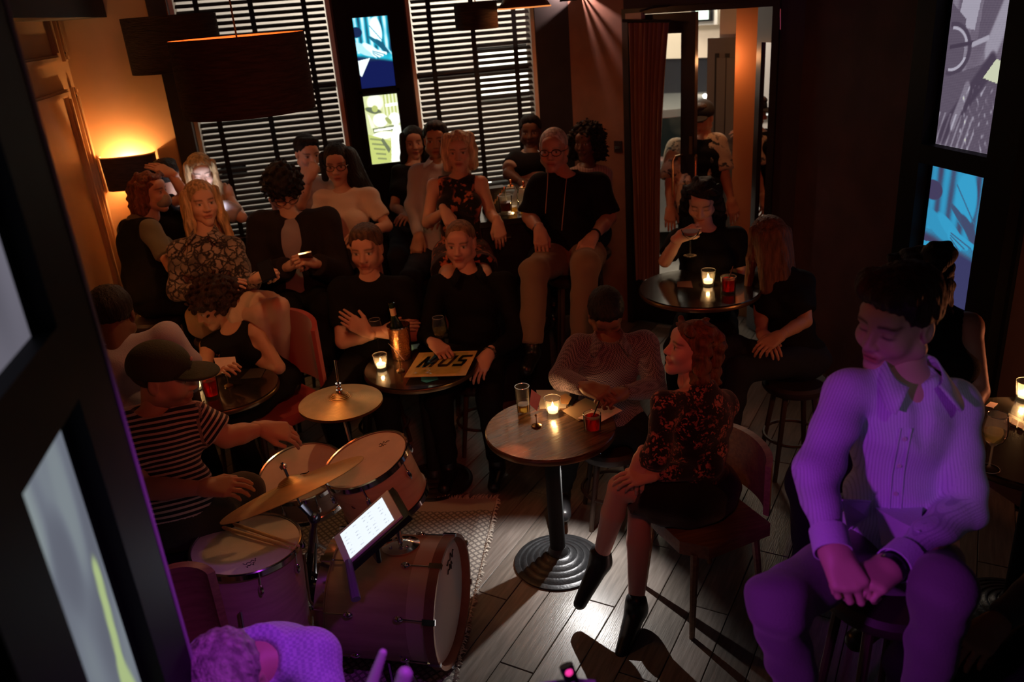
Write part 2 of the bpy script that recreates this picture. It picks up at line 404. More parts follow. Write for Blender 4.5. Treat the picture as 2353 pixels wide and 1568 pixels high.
HAIRS = {}
_rng = np.random.default_rng(3)
def hair_geo(style, vox=0.0062):
    if style in HAIRS: return HAIRS[style]
    P = [ell((0, -0.018, 0.042), (0.083, 0.101, 0.084))]
    zx, zy = [-0.12, -0.05, -0.015, 0.02, 0.055, 0.1], [-0.09, -0.085, -0.025, 0.01, 0.062, 0.07]
    amp, fq, longp = 0.0025, 46, []
    if style == 'crop':
        P = [ell((0, -0.018, 0.040), (0.077, 0.096, 0.081))]; zy = [-0.07, -0.065, -0.0, 0.035, 0.075, 0.085]; amp = 0.001
    elif style == 'short':
        P += [ell((0, 0.035, 0.095), (0.055, 0.05, 0.028))]; zy = [-0.08, -0.075, -0.01, 0.03, 0.066, 0.075]
    elif style == 'sidepart':
        P += [cone((-0.045, 0.05, 0.09), (0.05, 0.045, 0.10), 0.022, 0.026)]; zy = [-0.08, -0.075, -0.01, 0.03, 0.066, 0.075]
    elif style == 'quiff':
        P += [cone((-0.045, 0.045, 0.095), (0.05, 0.04, 0.10), 0.034, 0.034), cone((-0.03, 0.075, 0.09), (0.04, 0.075, 0.095), 0.022, 0.02),
              ell((0, -0.02, 0.09), (0.07, 0.08, 0.05))]; zy = [-0.08, -0.075, -0.012, 0.02, 0.06, 0.062]; amp = 0.0032; fq = 38
    elif style == 'curlytop':
        P = [ell((0, -0.005, 0.055), (0.105, 0.118, 0.095))]; zy = [-0.08, -0.07, -0.015, 0.02, 0.05, 0.055]; amp = 0.011; fq = 105
    elif style == 'afrobob':
        P = [ell((0, -0.03, 0.03), (0.125, 0.115, 0.115)), ell((0, -0.04, -0.06), (0.125, 0.09, 0.075))]; zy = [-0.2, -0.2, -0.2, -0.1, 0.065, 0.07]; amp = 0.012; fq = 110
        longp = [cone((-0.095, 0.01, 0.03), (-0.11, 0.0, -0.08), 0.04, 0.045), cone((0.095, 0.01, 0.03), (0.11, 0.0, -0.08), 0.04, 0.045)]
    elif style == 'bob':
        longp = [cone((-0.062, 0.0, 0.075), (-0.076, 0.005, 0.0), 0.042, 0.034), cone((0.062, 0.0, 0.075), (0.076, 0.005, 0.0), 0.042, 0.034), cone((-0.076, 0.005, 0.0), (-0.082, 0.015, -0.095), 0.034, 0.022), cone((0.076, 0.005, 0.0), (0.082, 0.015, -0.095), 0.034, 0.022),
                 cone((0, -0.075, 0.03), (0, -0.08, -0.08), 0.06, 0.055), cone((-0.06, -0.05, 0.0), (-0.07, -0.05, -0.09), 0.045, 0.04), cone((0.06, -0.05, 0.0), (0.07, -0.05, -0.09), 0.045, 0.04),
                 cone((-0.05, 0.055, 0.085), (0.0, 0.03, 0.12), 0.02, 0.016)]
        zy = [-0.09, -0.085, -0.025, 0.0, 0.055, 0.068]
    elif style == 'wavy':
        longp = [cone((-0.072, -0.01, 0.05), (-0.09, -0.03, -0.09), 0.038, 0.035), cone((0.072, -0.01, 0.05), (0.09, -0.03, -0.09), 0.038, 0.035),
                 cone((0, -0.075, 0.03), (0, -0.095, -0.13), 0.06, 0.06), cone((-0.06, 0.05, 0.085), (0.06, 0.05, 0.085), 0.022, 0.022)]
        amp = 0.007; fq = 60
    elif style == 'long':
        longp = [cone((-0.075, 0.0, 0.055), (-0.088, 0.02, -0.10), 0.030, 0.024), cone((-0.088, 0.02, -0.10), (-0.115, 0.045, -0.30), 0.026, 0.020),
                 cone((0.075, 0.0, 0.055), (0.088, 0.02, -0.10), 0.030, 0.024), cone((0.088, 0.02, -0.10), (0.115, 0.045, -0.30), 0.026, 0.020),
                 cone((0, -0.075, 0.03), (0, -0.10, -0.26), 0.06, 0.055), cone((-0.055, -0.055, 0.02), (-0.07, -0.075, -0.26), 0.05, 0.04), cone((0.055, -0.055, 0.02), (0.07, -0.075, -0.26), 0.05, 0.04)]
        zy = [-0.09, -0.085, -0.025, 0.0, 0.066, 0.078]
    elif style == 'longside':
        longp = [cone((-0.075, 0.0, 0.055), (-0.09, -0.02, -0.08), 0.03, 0.022),
                 cone((0.07, 0.01, 0.06), (0.095, 0.035, -0.10), 0.036, 0.04), cone((0.095, 0.035, -0.10), (0.13, 0.06, -0.34), 0.045, 0.03),
                 cone((0.06, -0.05, 0.03), (0.13, -0.03, -0.20), 0.06, 0.06), cone((0.13, -0.03, -0.20), (0.17, 0.0, -0.36), 0.055, 0.03),
                 cone((0, -0.075, 0.03), (0.04, -0.095, -0.24), 0.06, 0.06)]
        zy = [-0.09, -0.085, -0.025, 0.0, 0.062, 0.074]
    elif style == 'bigcurly':
        P = [ell((0, -0.03, 0.04), (0.125, 0.13, 0.11))]
        longp = [cone((0, -0.10, 0.0), (0.02, -0.16, -0.12), 0.095, 0.08), cone((0.06, -0.06, 0.0), (0.08, -0.10, -0.10), 0.07, 0.06)]
        zy = [-0.12, -0.1, -0.03, 0.0, 0.05, 0.055]; amp = 0.013; fq = 85
    elif style == 'bun':
        longp = [ell((0, -0.10, 0.115), (0.05, 0.045, 0.042)), cone((0.02, -0.12, 0.02), (0.03, -0.13, -0.2), 0.03, 0.015)]
    elif style == 'updo':
        longp = [ell((0, -0.075, 0.10), (0.06, 0.055, 0.05)), cone((-0.05, -0.05, 0.0), (-0.06, -0.06, -0.09), 0.04, 0.03), cone((0.05, -0.05, 0.0), (0.06, -0.06, -0.09), 0.04, 0.03),
                 cone((0, -0.08, 0.0), (0, -0.085, -0.09), 0.05, 0.04), cone((-0.055, 0.045, 0.08), (0.055, 0.045, 0.08), 0.022, 0.022)]
        amp = 0.004; fq = 70
    ph = _rng.uniform(0, 6, 4)
    def post(X, Y, Z, G):
        zl = np.interp(Y, zx, zy)
        return G
    def cutpost(X, Y, Z, G):
        zl = np.interp(Y, zx, zy) - 0.030 * np.clip(np.abs(X) / 0.06 - 0.45, 0, 1) * (Y > 0.03) + 0.006 * np.sin(95 * X + 3) * np.sin(60 * Y) + 0.004 * np.sin(210 * X); return np.maximum(G, (zl - Z) * 0.7)
    def streak(X, Y, Z, G):
        th = np.arctan2(Y + 0.02, X)
        if fq < 50: n = np.sin(fq * th + 5 * np.sin(Z * 22 + ph[0])) * 0.7 + 0.5 * np.sin(17 * th + 60 * Z + ph[1])
        else: n = np.sin(fq * X + ph[0] + 2 * np.sin(50 * Z)) * np.sin(fq * Y + ph[1]) * np.sin(fq * Z + ph[2]) * 2.0 + 0.5 * np.sin(0.5 * fq * (X + Z) + ph[3])
        return G + amp * n
    G1, lo1 = field(P, vox, 0.02, lambda X, Y, Z, G: streak(X, Y, Z, cutpost(X, Y, Z, G)))
    V, Q = surf(G1, lo1, vox)
    if longp:
        V2, Q2 = poly(longp + ([ell((0, 0.115, -0.04), (0.058, 0.05, 0.10), op='-', k=0.02)] if style not in ('bun', 'updo') else []), vox, 0.03, streak)
        Q = np.concatenate([Q, Q2 + len(V)]); V = np.concatenate([V, V2])
    if style == 'longside':
        V = V * np.array([-1.0, 1, 1]); Q = Q[:, ::-1]
    HAIRS[style] = (V, Q); return HAIRS[style]

# ---- hands (x along the fingers, y thumb side, z back of the hand; origin at the wrist)
HANDS = {}
def hand_geo(pose):
    if pose in HANDS: return HANDS[pose]
    curl = {'relax': (18, 28, 20), 'grip': (45, 60, 40), 'fist': (75, 90, 60), 'flat': (5, 8, 5), 'droop': (30, 22, 14)}[pose]
    P = []
    base = [(0.088, 0.030), (0.093, 0.009), (0.088, -0.012), (0.078, -0.031)]
    lens = [(0.040, 0.024, 0.020), (0.044, 0.028, 0.021), (0.040, 0.026, 0.020), (0.031, 0.020, 0.018)]
    for i, ((bx, by), ls) in enumerate(zip(base, lens)):
        P.append(cone((0.006, by * 0.55, 0.0), (bx, by, 0.002), 0.017, 0.0125, k=0.016))
        p = np.array([bx, by, 0.002]); a = 0.0; sp = (by - 0.0) * 1.2
        for j, l in enumerate(ls):
            a += math.radians(curl[j] * (1 + 0.08 * i))
            q = p + l * np.array([math.cos(a), sp * 0.6, -math.sin(a)])
            P.append(cone(p, q, 0.0092 - 0.0008 * j - 0.0008 * (i == 3), 0.0084 - 0.0009 * j - 0.0008 * (i == 3), k=0.004)); p = q
    t = {'flat': (0.055, 0.055, -0.008), 'relax': (0.055, 0.052, -0.018), 'droop': (0.055, 0.046, -0.02)}.get(pose, (0.058, 0.036, -0.034))
    t2 = {'flat': (0.095, 0.068, -0.012), 'relax': (0.092, 0.055, -0.032), 'droop': (0.092, 0.045, -0.036)}.get(pose, (0.092, 0.022, -0.046))
    P += [cone((0.012, 0.022, -0.004), t, 0.0165, 0.0115, k=0.014), cone(t, t2, 0.0105, 0.0085, k=0.004), cone((-0.03, 0, 0), (0.015, 0, 0), 0.0245, 0.0235, k=0.02)]
    V, Q = poly(P, 0.0042, 0.01); HANDS[pose] = (V, Q); return HANDS[pose]

def cloth_mat(name, color, rough=0.85, kind=None, color2=None, scale=1.0, sheen=0.2):
    """woven cloth; kind: stripe (along the limb), check, snake, floral, hawaii, dots, pin"""
    if name in MATS: return MATS[name]
    m = mat(name, color, rough, sheen=sheen, bump=0.25, bscale=220, spec=0.15)
    nt, b = nodes_of(m)
    if kind is None: return m
    N, L = nt.nodes, nt.links
    mx = N.new('ShaderNodeMix'); mx.data_type = 'RGBA'
    mx.inputs[6].default_value = (*color, 1); mx.inputs[7].default_value = (*color2, 1)
    L.new(mx.outputs[2], b.inputs['Base Color'])
    tc = N.new('ShaderNodeTexCoord')
    if kind in ('stripe', 'pin'):
        a = N.new('ShaderNodeAttribute'); a.attribute_name = 'along' if kind == 'stripe' else 'across'
        mt = N.new('ShaderNodeMath'); mt.operation = 'MULTIPLY'; mt.inputs[1].default_value = scale; L.new(a.outputs['Fac'], mt.inputs[0])
        fr = N.new('ShaderNodeMath'); fr.operation = 'FRACT'; L.new(mt.outputs[0], fr.inputs[0])
        gt = N.new('ShaderNodeMath'); gt.operation = 'GREATER_THAN'; gt.inputs[1].default_value = 0.58 if kind == 'stripe' else 0.7; L.new(fr.outputs[0], gt.inputs[0])
        L.new(gt.outputs[0], mx.inputs[0])
    elif kind == 'check':
        c = N.new('ShaderNodeTexChecker'); c.inputs['Scale'].default_value = scale; L.new(tc.outputs['Object'], c.inputs[0]); L.new(c.outputs['Fac'], mx.inputs[0])
    else:
        v = N.new('ShaderNodeTexVoronoi'); v.inputs['Scale'].default_value = scale
        v.feature = 'DISTANCE_TO_EDGE' if kind == 'snake' else 'SMOOTH_F1'
        ns = N.new('ShaderNodeTexNoise'); ns.inputs['Scale'].default_value = scale * 0.8; ns.inputs['Detail'].default_value = 3
        L.new(tc.outputs['Object'], ns.inputs['Vector'])
        ad = N.new('ShaderNodeMix'); ad.data_type = 'VECTOR'; ad.inputs[0].default_value = 0.12 if kind != 'snake' else 0.06
        L.new(tc.outputs['Object'], ad.inputs[4]); L.new(ns.outputs['Color'], ad.inputs[5]); L.new(ad.outputs[1], v.inputs['Vector'])
        r = N.new('ShaderNodeValToRGB'); r.color_ramp.interpolation = 'LINEAR'
        e = r.color_ramp.elements
        if kind == 'snake': e[0].position, e[1].position = 0.05, 0.16; e[0].color, e[1].color = (0, 0, 0, 1), (1, 1, 1, 1)
        else: e[0].position, e[1].position = 0.30, 0.42; e[0].color, e[1].color = (1, 1, 1, 1), (0, 0, 0, 1)
        L.new(v.outputs['Distance'], r.inputs[0])
        m2 = N.new('ShaderNodeMath'); m2.operation = 'MULTIPLY'
        n2 = N.new('ShaderNodeTexNoise'); n2.inputs['Scale'].default_value = scale * 0.35; L.new(tc.outputs['Object'], n2.inputs['Vector'])
        r2 = N.new('ShaderNodeValToRGB'); r2.color_ramp.elements[0].position = 0.42 if kind != 'snake' else 0.2; r2.color_ramp.elements[1].position = 0.55
        L.new(n2.outputs[0], r2.inputs[0]); L.new(r.outputs[0], m2.inputs[0]); L.new(r2.outputs[0], m2.inputs[1]); L.new(m2.outputs[0], mx.inputs[0])
    return m

SKIN = mat('skin', (0.6, 0.4, 0.3), 0.48, attr='Col', spec=0.4, bump=0.08, bscale=300)
def hair_mat(name, color):
    if name in MATS: return MATS[name]
    m = mat(name, color, 0.55, noise=0.45, nscale=60, stretch=(1, 1, 0.12), bump=0.8, bscale=170, spec=0.3)
    return m

PEOPLE = {}
def person(key, label, d, head, neck, sa, sb, hip, ea=None, wa=None, eb=None, wb=None, ka=None, kb=None, fa=None, fb=None,
           yaw=0, pitch=0, roll=0, byaw=None, fem=False, skin=(0.55, 0.34, 0.25), lip=None, brow=(0.05, 0.03, 0.02), eyes='open', beard=0.0,
           hair='short', haircol=(0.03, 0.02, 0.015), top='tee', topmat=None, bot='trousers', botmat=None, shoe=None, ha=None, hb=None,
           vox=0.013, cvox=0.0115, build=1.0, neckcut=0.066, headvox=0.0052, hs=1.0, fold=1.0, feet=True, collar=False, vneck=0.0, legskin=False, floor_z=0.0, shk=0.88, ta=None, tb=None):
    """one body laid out joint by joint; a = the side nearer the left of the photograph. Every joint: (px, py, depth beyond d)"""
    U = lambda q: atd(q[0], q[1], d + (q[2] if len(q) > 2 else 0.0))
    Hd = U(head); Nk = U(neck); SA = Nk + (U(sa) - Nk) * shk; SB = Nk + (U(sb) - Nk) * shk; HP = U(hip)
    toc = -Hd.copy(); toc[2] = 0; toc = nrm(toc); rt = nrm(np.cross(-toc, [0, 0, 1.0]))     # screen right seen from here
    def facing(yw):
        a = math.radians(yw); return toc * math.cos(a) + rt * math.sin(a)
    bf = facing(yaw if byaw is None else byaw)
    lip = lip or (skin[0] * 0.75, skin[1] * 0.42, skin[2] * 0.42)
    # body frame
    up = nrm(Nk - HP); rgt = SB - SA; rgt = nrm(rgt - up * np.dot(rgt, up))
    if np.dot(np.cross(rgt, up), bf) < 0: pass
    fwd = nrm(np.cross(up, rgt)); fwd = fwd if np.dot(fwd, bf) > 0 else -fwd
    Rb = np.array([rgt, fwd, up])
    g = build * (0.92 if fem else 1.0)
    L = np.linalg.norm(Nk - HP)
    sh = np.linalg.norm(SB - SA)
    # limbs without a place in the photograph hang or fold in a natural way
    def dflt(q, f): return U(q) if q is not None else f()
    EA = dflt(ea, lambda: SA - up * 0.24 + fwd * 0.06 - rgt * 0.03); EB = dflt(eb, lambda: SB - up * 0.24 + fwd * 0.06 + rgt * 0.03)
    WA = dflt(wa, lambda: EA + nrm(fwd * 0.8 + rgt * 0.45 - up * 0.25) * 0.23); WB = dflt(wb, lambda: EB + nrm(fwd * 0.8 - rgt * 0.45 - up * 0.25) * 0.23)
    bfh = nrm(np.array([bf[0], bf[1], 0])); side = nrm(np.cross(bfh, [0, 0, 1.0])); side = side if np.dot(side, rgt) > 0 else -side
    HA = HP - rgt * 0.085 * g; HB = HP + rgt * 0.085 * g
    KA = dflt(ka, lambda: HA + bfh * 0.42 - side * 0.05 - np.array([0, 0, 0.03])); KB = dflt(kb, lambda: HB + bfh * 0.42 + side * 0.05 - np.array([0, 0, 0.03]))
    def drop(K): return np.array([K[0], K[1], max(floor_z + 0.09, K[2] - 0.42)]) - bfh * 0.05
    FA = dflt(fa, lambda: drop(KA)); FB = dflt(fb, lambda: drop(KB))
    # head frame
    hf = facing(yaw) * math.cos(math.radians(pitch)) + np.array([0, 0, math.sin(math.radians(pitch))])
    hx = nrm(np.cross(hf, [0, 0, 1.0])); hz = np.cross(hx, hf)
    # positive roll leans the crown to the right of the picture
    rr = math.radians(roll) * (1 if np.dot(hx, rt) > 0 else -1)
    hx, hz = hx * math.cos(rr) - hz * math.sin(rr), hz * math.cos(rr) + hx * math.sin(rr)
    Rh = np.array([hx, hf, hz])
    Hl = (0.96 if fem else 1.0) * hs
    jaw = Hd - hf * 0.02 * Hl - hz * 0.07 * Hl
    loc = (HP[0], HP[1], max(0.0, floor_z))
    root = thing('person', label, 'person', loc, 'audience and musicians in the dark room')
    PEOPLE[key] = dict(root=root, HP=HP, Hd=Hd, WA=WA, WB=WB, KA=KA, KB=KB, FA=FA, FB=FB, bf=bfh, EA=EA, EB=EB, Rh=Rh, SA=SA, SB=SB, up=up)
    nr = 0.047 if fem else 0.055
    def torso(o):
        return [ell(Nk - up * L * 0.30 - fwd * 0.005, (max(0.135, sh * 0.44) * g + o, 0.105 * g + o, L * 0.30 + o), Rb), ell(Nk - up * L * 0.66 + fwd * 0.008, (0.135 * g * (0.9 if fem else 1) + o, 0.102 * g + o, L * 0.26 + o), Rb),
                ell(HP + up * 0.02, (0.160 * g + o, 0.115 * g + o, 0.115 + o), Rb)] + \
               [cone(Nk - up * 0.045, S - up * 0.01, 0.055 * g + o, 0.05 * g + o) for S in (SA, SB)] + \
               ([ell(Nk - up * L * 0.36 + fwd * 0.075 + rgt * s * 0.065, (0.058 + o, 0.055 + o, 0.058 + o), Rb) for s in (-1, 1)] if fem else [])
    ua, fo = (0.040, 0.035) if fem else (0.047, 0.040)
    ua *= build; fo *= build
    body = torso(-0.006 if top else 0.0) + [cone(Nk - up * 0.03, jaw, nr * 1.08, nr * 0.95)]
    body += [cone(Nk - up * 0.012 - (Nk - S) * 0.15, S, 0.036, 0.038) for S in (SA, SB)]
    for S, E_, W_ in ((SA, EA, WA), (SB, EB, WB)):
        body += [cone(S, E_, ua, fo, k=0.015), cone(E_, E_ + (W_ - E_) * 0.4, fo * 0.98, fo * 0.95, k=0.01), cone(E_ + (W_ - E_) * 0.4, W_, fo * 0.95, 0.025, k=0.01)]
    foot = []
    for H_, K_, A_, tt in ((HA, KA, FA, ta), (HB, KB, FB, tb)):
        cm = K_ + (A_ - K_) * 0.35 - nrm(np.cross(side, A_ - K_)) * 0.0
        body += [cone(H_, K_, 0.082 * g, 0.056 * g, k=0.03), cone(K_, cm, 0.054 * g, 0.056 * g, k=0.01), cone(cm, A_, 0.056 * g, 0.036 * g, k=0.01)]
        td = nrm(bfh * 1.0 + np.array([0, 0, -0.05])) if tt is None else nrm(U(tt) - A_)
        foot.append((A_, td))
        sd_ = 0.05 if tt is None else 0.0
        body += [cone(A_ - np.array([0, 0, 0.025]), A_ + td * 0.12 - np.array([0, 0, sd_]), 0.030, 0.018, k=0.01)]
        if tt is not None: foot[-1] = (A_ + np.array([0, 0, 0.04]) * 0, td, True)
    V, Q = poly(body, vox, 0.028)
    C = np.tile(np.asarray(skin, float), (len(V), 1))
    hv, hq = head_geo(fem, headvox)
    VH = (hv * Hl) @ Rh + Hd
    parts = [(V, Q, C), (VH, hq, head_color(hv, skin, lip, brow, eyes, beard, fem))]
    for sgn, W_, E_, hspec in ((-1, WA, EA, ha), (1, WB, EB, hb)):
        hspec = hspec or {}
        x = nrm(W_ - E_)
        if 'to' in hspec: x = nrm(U(hspec['to']) - W_)
        zb = hspec.get('back', None)
        zb = nrm(np.array([0, 0, 1.0]) + toc * 0.6) if zb is None else nrm(rt * zb[0] + np.array([0, 0, 1.0]) * zb[1] + toc * zb[2])
        zb = nrm(zb - x * np.dot(zb, x)); yv = np.cross(zb, x)
        # thumb side: a person's own right hand (screen left when facing us) has the thumb towards the middle
        inner = nrm(Nk - W_); th = yv if np.dot(yv, inner if hspec.get('thumb', 1) > 0 else -inner) > 0 else -yv
        pv, pq = hand_geo(hspec.get('pose', 'relax'))
        sgnm = np.dot(np.cross(zb, x), th) > 0
        R_ = np.array([x, th, zb]); Vh = (pv * (0.93 if fem else 1.02)) @ R_ + W_
        parts.append((Vh, pq if sgnm else pq[:, ::-1], np.tile(np.asarray(skin, float), (len(pv), 1))))
    vv = []; qq = []; cc = []; b0 = 0
    for v_, q_, c_ in parts:
        vv.append(v_); qq.append(q_ + b0); cc.append(c_); b0 += len(v_)
    put('body', np_mesh('body', np.concatenate(vv), np.concatenate(qq), SKIN, attrs={'Col': np.concatenate(cc)}), root, True)
    # clothes
    def along_attr(V_):
        segs = [(HP, Nk, 1), (SA, EA, 2), (EA, WA, 2), (SB, EB, 2), (EB, WB, 2)]
        best = np.full(len(V_), 9.0); al = np.zeros(len(V_)); ac = np.zeros(len(V_)); o0 = 0
        for i, (a, b, t_) in enumerate(segs):
            ba = b - a; l = np.linalg.norm(ba); u_ = ba / max(l, 1e-6); t = np.clip((V_ - a) @ u_, 0, l)
            dd = np.linalg.norm(V_ - a - t[:, None] * u_, axis=1) - (0.10 if i == 0 else 0.0)
            m = dd < best; best[m] = dd[m]; al[m] = ((V_ - a) @ u_)[m] + i * 0.37
            c_ax = rgt if abs(np.dot(u_, rgt)) < 0.7 else up; w_ = rgt if i == 0 else nrm(c_ax - u_ * np.dot(c_ax, u_)); ac[m] = ((V_ - a) @ w_)[m] + i * 0.11
        return al, ac
    ph = _rng.uniform(0, 6, 6); fa_ = 0.0042 * fold
    def folds(X, Y, Z, G):
        return G + fa_ * (np.sin(26 * X + 17 * Z + ph[0] + 2.2 * np.sin(9 * Y + ph[1])) * np.sin(23 * Y + 31 * Z + ph[2] + 2 * np.sin(8 * X + ph[3])) + 0.6 * np.sin(60 * Z + 20 * X + ph[4]) * np.sin(14 * Y + 10 * Z + ph[5]))
    if top:
        o = 0.014
        P = torso(o)
        if top in ('tee', 'long', 'blazer', 'shirt', 'cuffed'):
            for S, E_, W_ in ((SA, EA, WA), (SB, EB, WB)):
                if top == 'tee':
                    P += [cone(S, S + (E_ - S) * 0.72, ua + 0.017, ua + 0.017, True, k=0.025)]
                elif top == 'shirt':
                    P += [cone(S, S + (E_ - S) * 0.92, ua + 0.018, ua + 0.022, True, k=0.025)]
                else:
                    ex = 0.006 if top == 'blazer' else 0
                    P += [cone(S, E_, ua + 0.016 + ex, fo + 0.017 + ex, k=0.02), cone(E_, E_ + (W_ - E_) * 0.93, fo + 0.015 + ex, 0.036 + ex, True, k=0.02)]
        P += [cone(Nk - up * 0.02, Nk + up * 0.03, nr + 0.016, nr + 0.012, True)]
        if collar: neckcut = min(neckcut, 0.054)
        nc = Nk + up * 0.035 + fwd * (0.03 if not collar else 0.022)
        P += [ell(nc, (neckcut, neckcut, neckcut * 0.75), Rb, '-', 0.012)]
        if vneck > 0: P += [cone(Nk + fwd * 0.10 + up * 0.02, Nk - up * vneck + fwd * 0.125, 0.055, 0.008, op='-', k=0.01)]
        if top in ('tank', 'halter'):
            for S in (SA, SB):
                q_ = (0.32, 0.082, 0.105) if top == 'halter' else (0.42, 0.070, 0.085)
                P += [ell(S + (S - Nk) * q_[0], (q_[1], 0.12, q_[2]), Rb, '-', 0.012)]
        V, Q = poly(P, cvox, 0.028, folds)
        al, ac = along_attr(V)
        nm = {'blazer': 'jacket', 'tank': 'vest_top', 'halter': 'dress'}.get(top, 'shirt')
        so = put(nm, np_mesh(nm, V, Q, topmat, attrs={'along': al, 'across': ac}), root, True)
        PEOPLE[key]['shirt'] = so
        if collar:
            # a folded strip round the neck ending in two points on the chest
            n_ = 22; vv_ = []
            for s_ in (-1, 1):
                for i_ in range(n_ + 1):
                    t_ = i_ / n_; a_ = math.pi * (1 - t_ * 0.85)            # from the nape round to the front
                    dr = fwd * math.cos(a_) * 1.05 + rgt * s_ * math.sin(a_); fr_ = sstep(0.55, 1.0, np.array([t_]))[0]
                    topp = Nk + dr * (nr + 0.004 + 0.016 * fr_) + up * (0.050 - 0.040 * fr_) + fwd * (0.008 + 0.012 * fr_)
                    low = Nk + dr * (nr + 0.024 + 0.020 * fr_) + up * (0.014 - 0.060 * fr_) + fwd * (0.012 + 0.022 * fr_) + rgt * s_ * 0.030 * fr_
                    o_ = dr * 0.004 + up * 0.002
                    vv_ += [topp, low, low + o_, topp + o_]
            F_ = []
            for q_ in range(2):
                for i_ in range(n_):
                    z_ = q_ * 4 * (n_ + 1) + 4 * i_
                    for k_ in range(4): F_.append((z_ + k_, z_ + (k_ + 1) % 4, z_ + 4 + (k_ + 1) % 4, z_ + 4 + k_))
                z_ = q_ * 4 * (n_ + 1); F_.append((z_, z_ + 3, z_ + 2, z_ + 1)); z_ += 4 * n_; F_.append((z_, z_ + 1, z_ + 2, z_ + 3))
            vv_ = np.array(vv_)
            put('collar', np_mesh('collar', vv_, np.array(F_), topmat, False, attrs={'along': np.zeros(len(vv_)), 'across': (vv_ - Nk) @ rgt}), so, True)
    if bot in ('trousers', 'shorts'):
        P = [ell(HP + up * 0.005, (0.166 * g + 0.01, 0.122 * g + 0.01, 0.115), Rb)]
        for H_, K_, A_ in ((HA, KA, FA), (HB, KB, FB)):
            if bot == 'shorts': P += [cone(H_, H_ + (K_ - H_) * 0.85, 0.098 * g, 0.085 * g, True)]
            else: P += [cone(H_, K_, 0.094 * g, 0.071 * g), cone(K_, K_ + (A_ - K_) * 0.93, 0.070 * g, 0.056 * g, True)]
        V, Q = poly(P, cvox, 0.03, folds); PEOPLE[key]['bot'] = put(bot, np_mesh(bot, V, Q, botmat), root, True)
    elif bot == 'skirt':
        P = [ell(HP + up * 0.01, (0.17 * g, 0.13 * g, 0.11), Rb), cone(HA, HA + (KA - HA) * 0.78, 0.11, 0.10, True), cone(HB, HB + (KB - HB) * 0.78, 0.11, 0.10, True), cone(HP, (HA + (KA - HA) * 0.72 + HB + (KB - HB) * 0.72) / 2, 0.11, 0.09, True)]
        V, Q = poly(P, cvox, 0.05, folds); put('skirt', np_mesh('skirt', V, Q, botmat), root, True)
    if shoe is not None and feet:
        for ft_ in foot:
            A_, td = ft_[0], ft_[1]; z0 = np.array([0, 0, 1.0])
            P = [cone(A_ + z0 * 0.01, A_ - z0 * 0.03, 0.047, 0.045, k=0.02), cone(A_ - z0 * 0.045 - td * 0.03, A_ + td * 0.15 - z0 * 0.055, 0.044, 0.036, k=0.02)]
            if len(ft_) > 2: P = [cone(A_ + z0 * 0.02, A_ - z0 * 0.02, 0.046, 0.045, k=0.02), cone(A_ - z0 * 0.02, A_ + td * 0.20 - z0 * 0.015, 0.046, 0.028, k=0.02)]
            V, Q = poly(P, 0.010, 0.02); put('shoe', np_mesh('shoe', V, Q, shoe), root, True)
    if hair:
        hv_, hq_ = hair_geo(hair)
        put('hair', np_mesh('hair', (hv_ * Hl * 1.01) @ Rh + Hd, hq_, hair_mat('hair_%02d%02d%02d' % tuple(int(c * 99) for c in haircol), haircol)), root, True)
    return root

def headpart(key, name, mb_or_vq, m, smooth=True, hs=1.0):
    """a part worn on the head, given in the head's own axes"""
    pr = PEOPLE[key]
    if isinstance(mb_or_vq, MB):
        v = np.array(mb_or_vq.v) * hs @ pr['Rh'] + pr['Hd']; mb_or_vq.v = [tuple(p) for p in v]
        return mb_or_vq.build(name, m, pr['root'], True, smooth)
    V, Q = mb_or_vq
    return put(name, np_mesh(name, V * hs @ pr['Rh'] + pr['Hd'], Q, m), pr['root'], True)
def glasses(key, m, hs=1.0):
    mb = MB()
    for s in (-1, 1):
        c = np.array([s * 0.033, 0.094, 0.0])
        pts = [c + np.array([0.026 * math.cos(t), -0.010 * abs(math.cos(t)) * (1 if s * math.cos(t) > 0 else 0), 0.018 * math.sin(t)]) for t in np.linspace(0, 2 * math.pi, 17)]
        mb.tube(pts, 0.0022, 5); mb.tube([c + np.array([s * 0.026, -0.01, 0.006]), np.array([s * 0.079, 0.05, 0.008]), np.array([s * 0.081, -0.01, 0.006])], 0.0022, 5)
    mb.tube([(-0.008, 0.096, 0.003), (0, 0.099, 0.005), (0.008, 0.096, 0.003)], 0.002, 5)
    return headpart(key, 'glasses', mb, m, True, hs)

from mathutils.bvhtree import BVHTree
_bv = {}
def on_skin(o, px, py, lift=0.003):
    """the point of a garment that lies on the sight line of a pixel, lifted a little off the cloth"""
    if o.name not in _bv:
        me = o.data; n = len(me.vertices); co = np.empty(n * 3, np.float32); me.vertices.foreach_get('co', co)
        _bv[o.name] = BVHTree.FromPolygons(co.reshape(-1, 3).tolist(), [tuple(p.vertices) for p in me.polygons])
    r = nrm(ray(px, py)); h = _bv[o.name].ray_cast(Vector(CAM), Vector(r))
    if h[0] is None: return None
    return np.array(h[0]) + np.array(h[1]) * lift * (1 if np.dot(np.array(h[1]), r) < 0 else -1)
def cloth_line(o, pix, r, name, m, parent, n=24):
    pts = []
    for i in range(len(pix) - 1):
        for t in np.linspace(0, 1, n, endpoint=(i == len(pix) - 2)):
            q = on_skin(o, pix[i][0] + (pix[i + 1][0] - pix[i][0]) * t, pix[i][1] + (pix[i + 1][1] - pix[i][1]) * t)
            if q is not None: pts.append(q)
    if len(pts) > 2:
        b = MB(); b.tube(pts, r, 5); return b.build(name, m, parent, True, True)
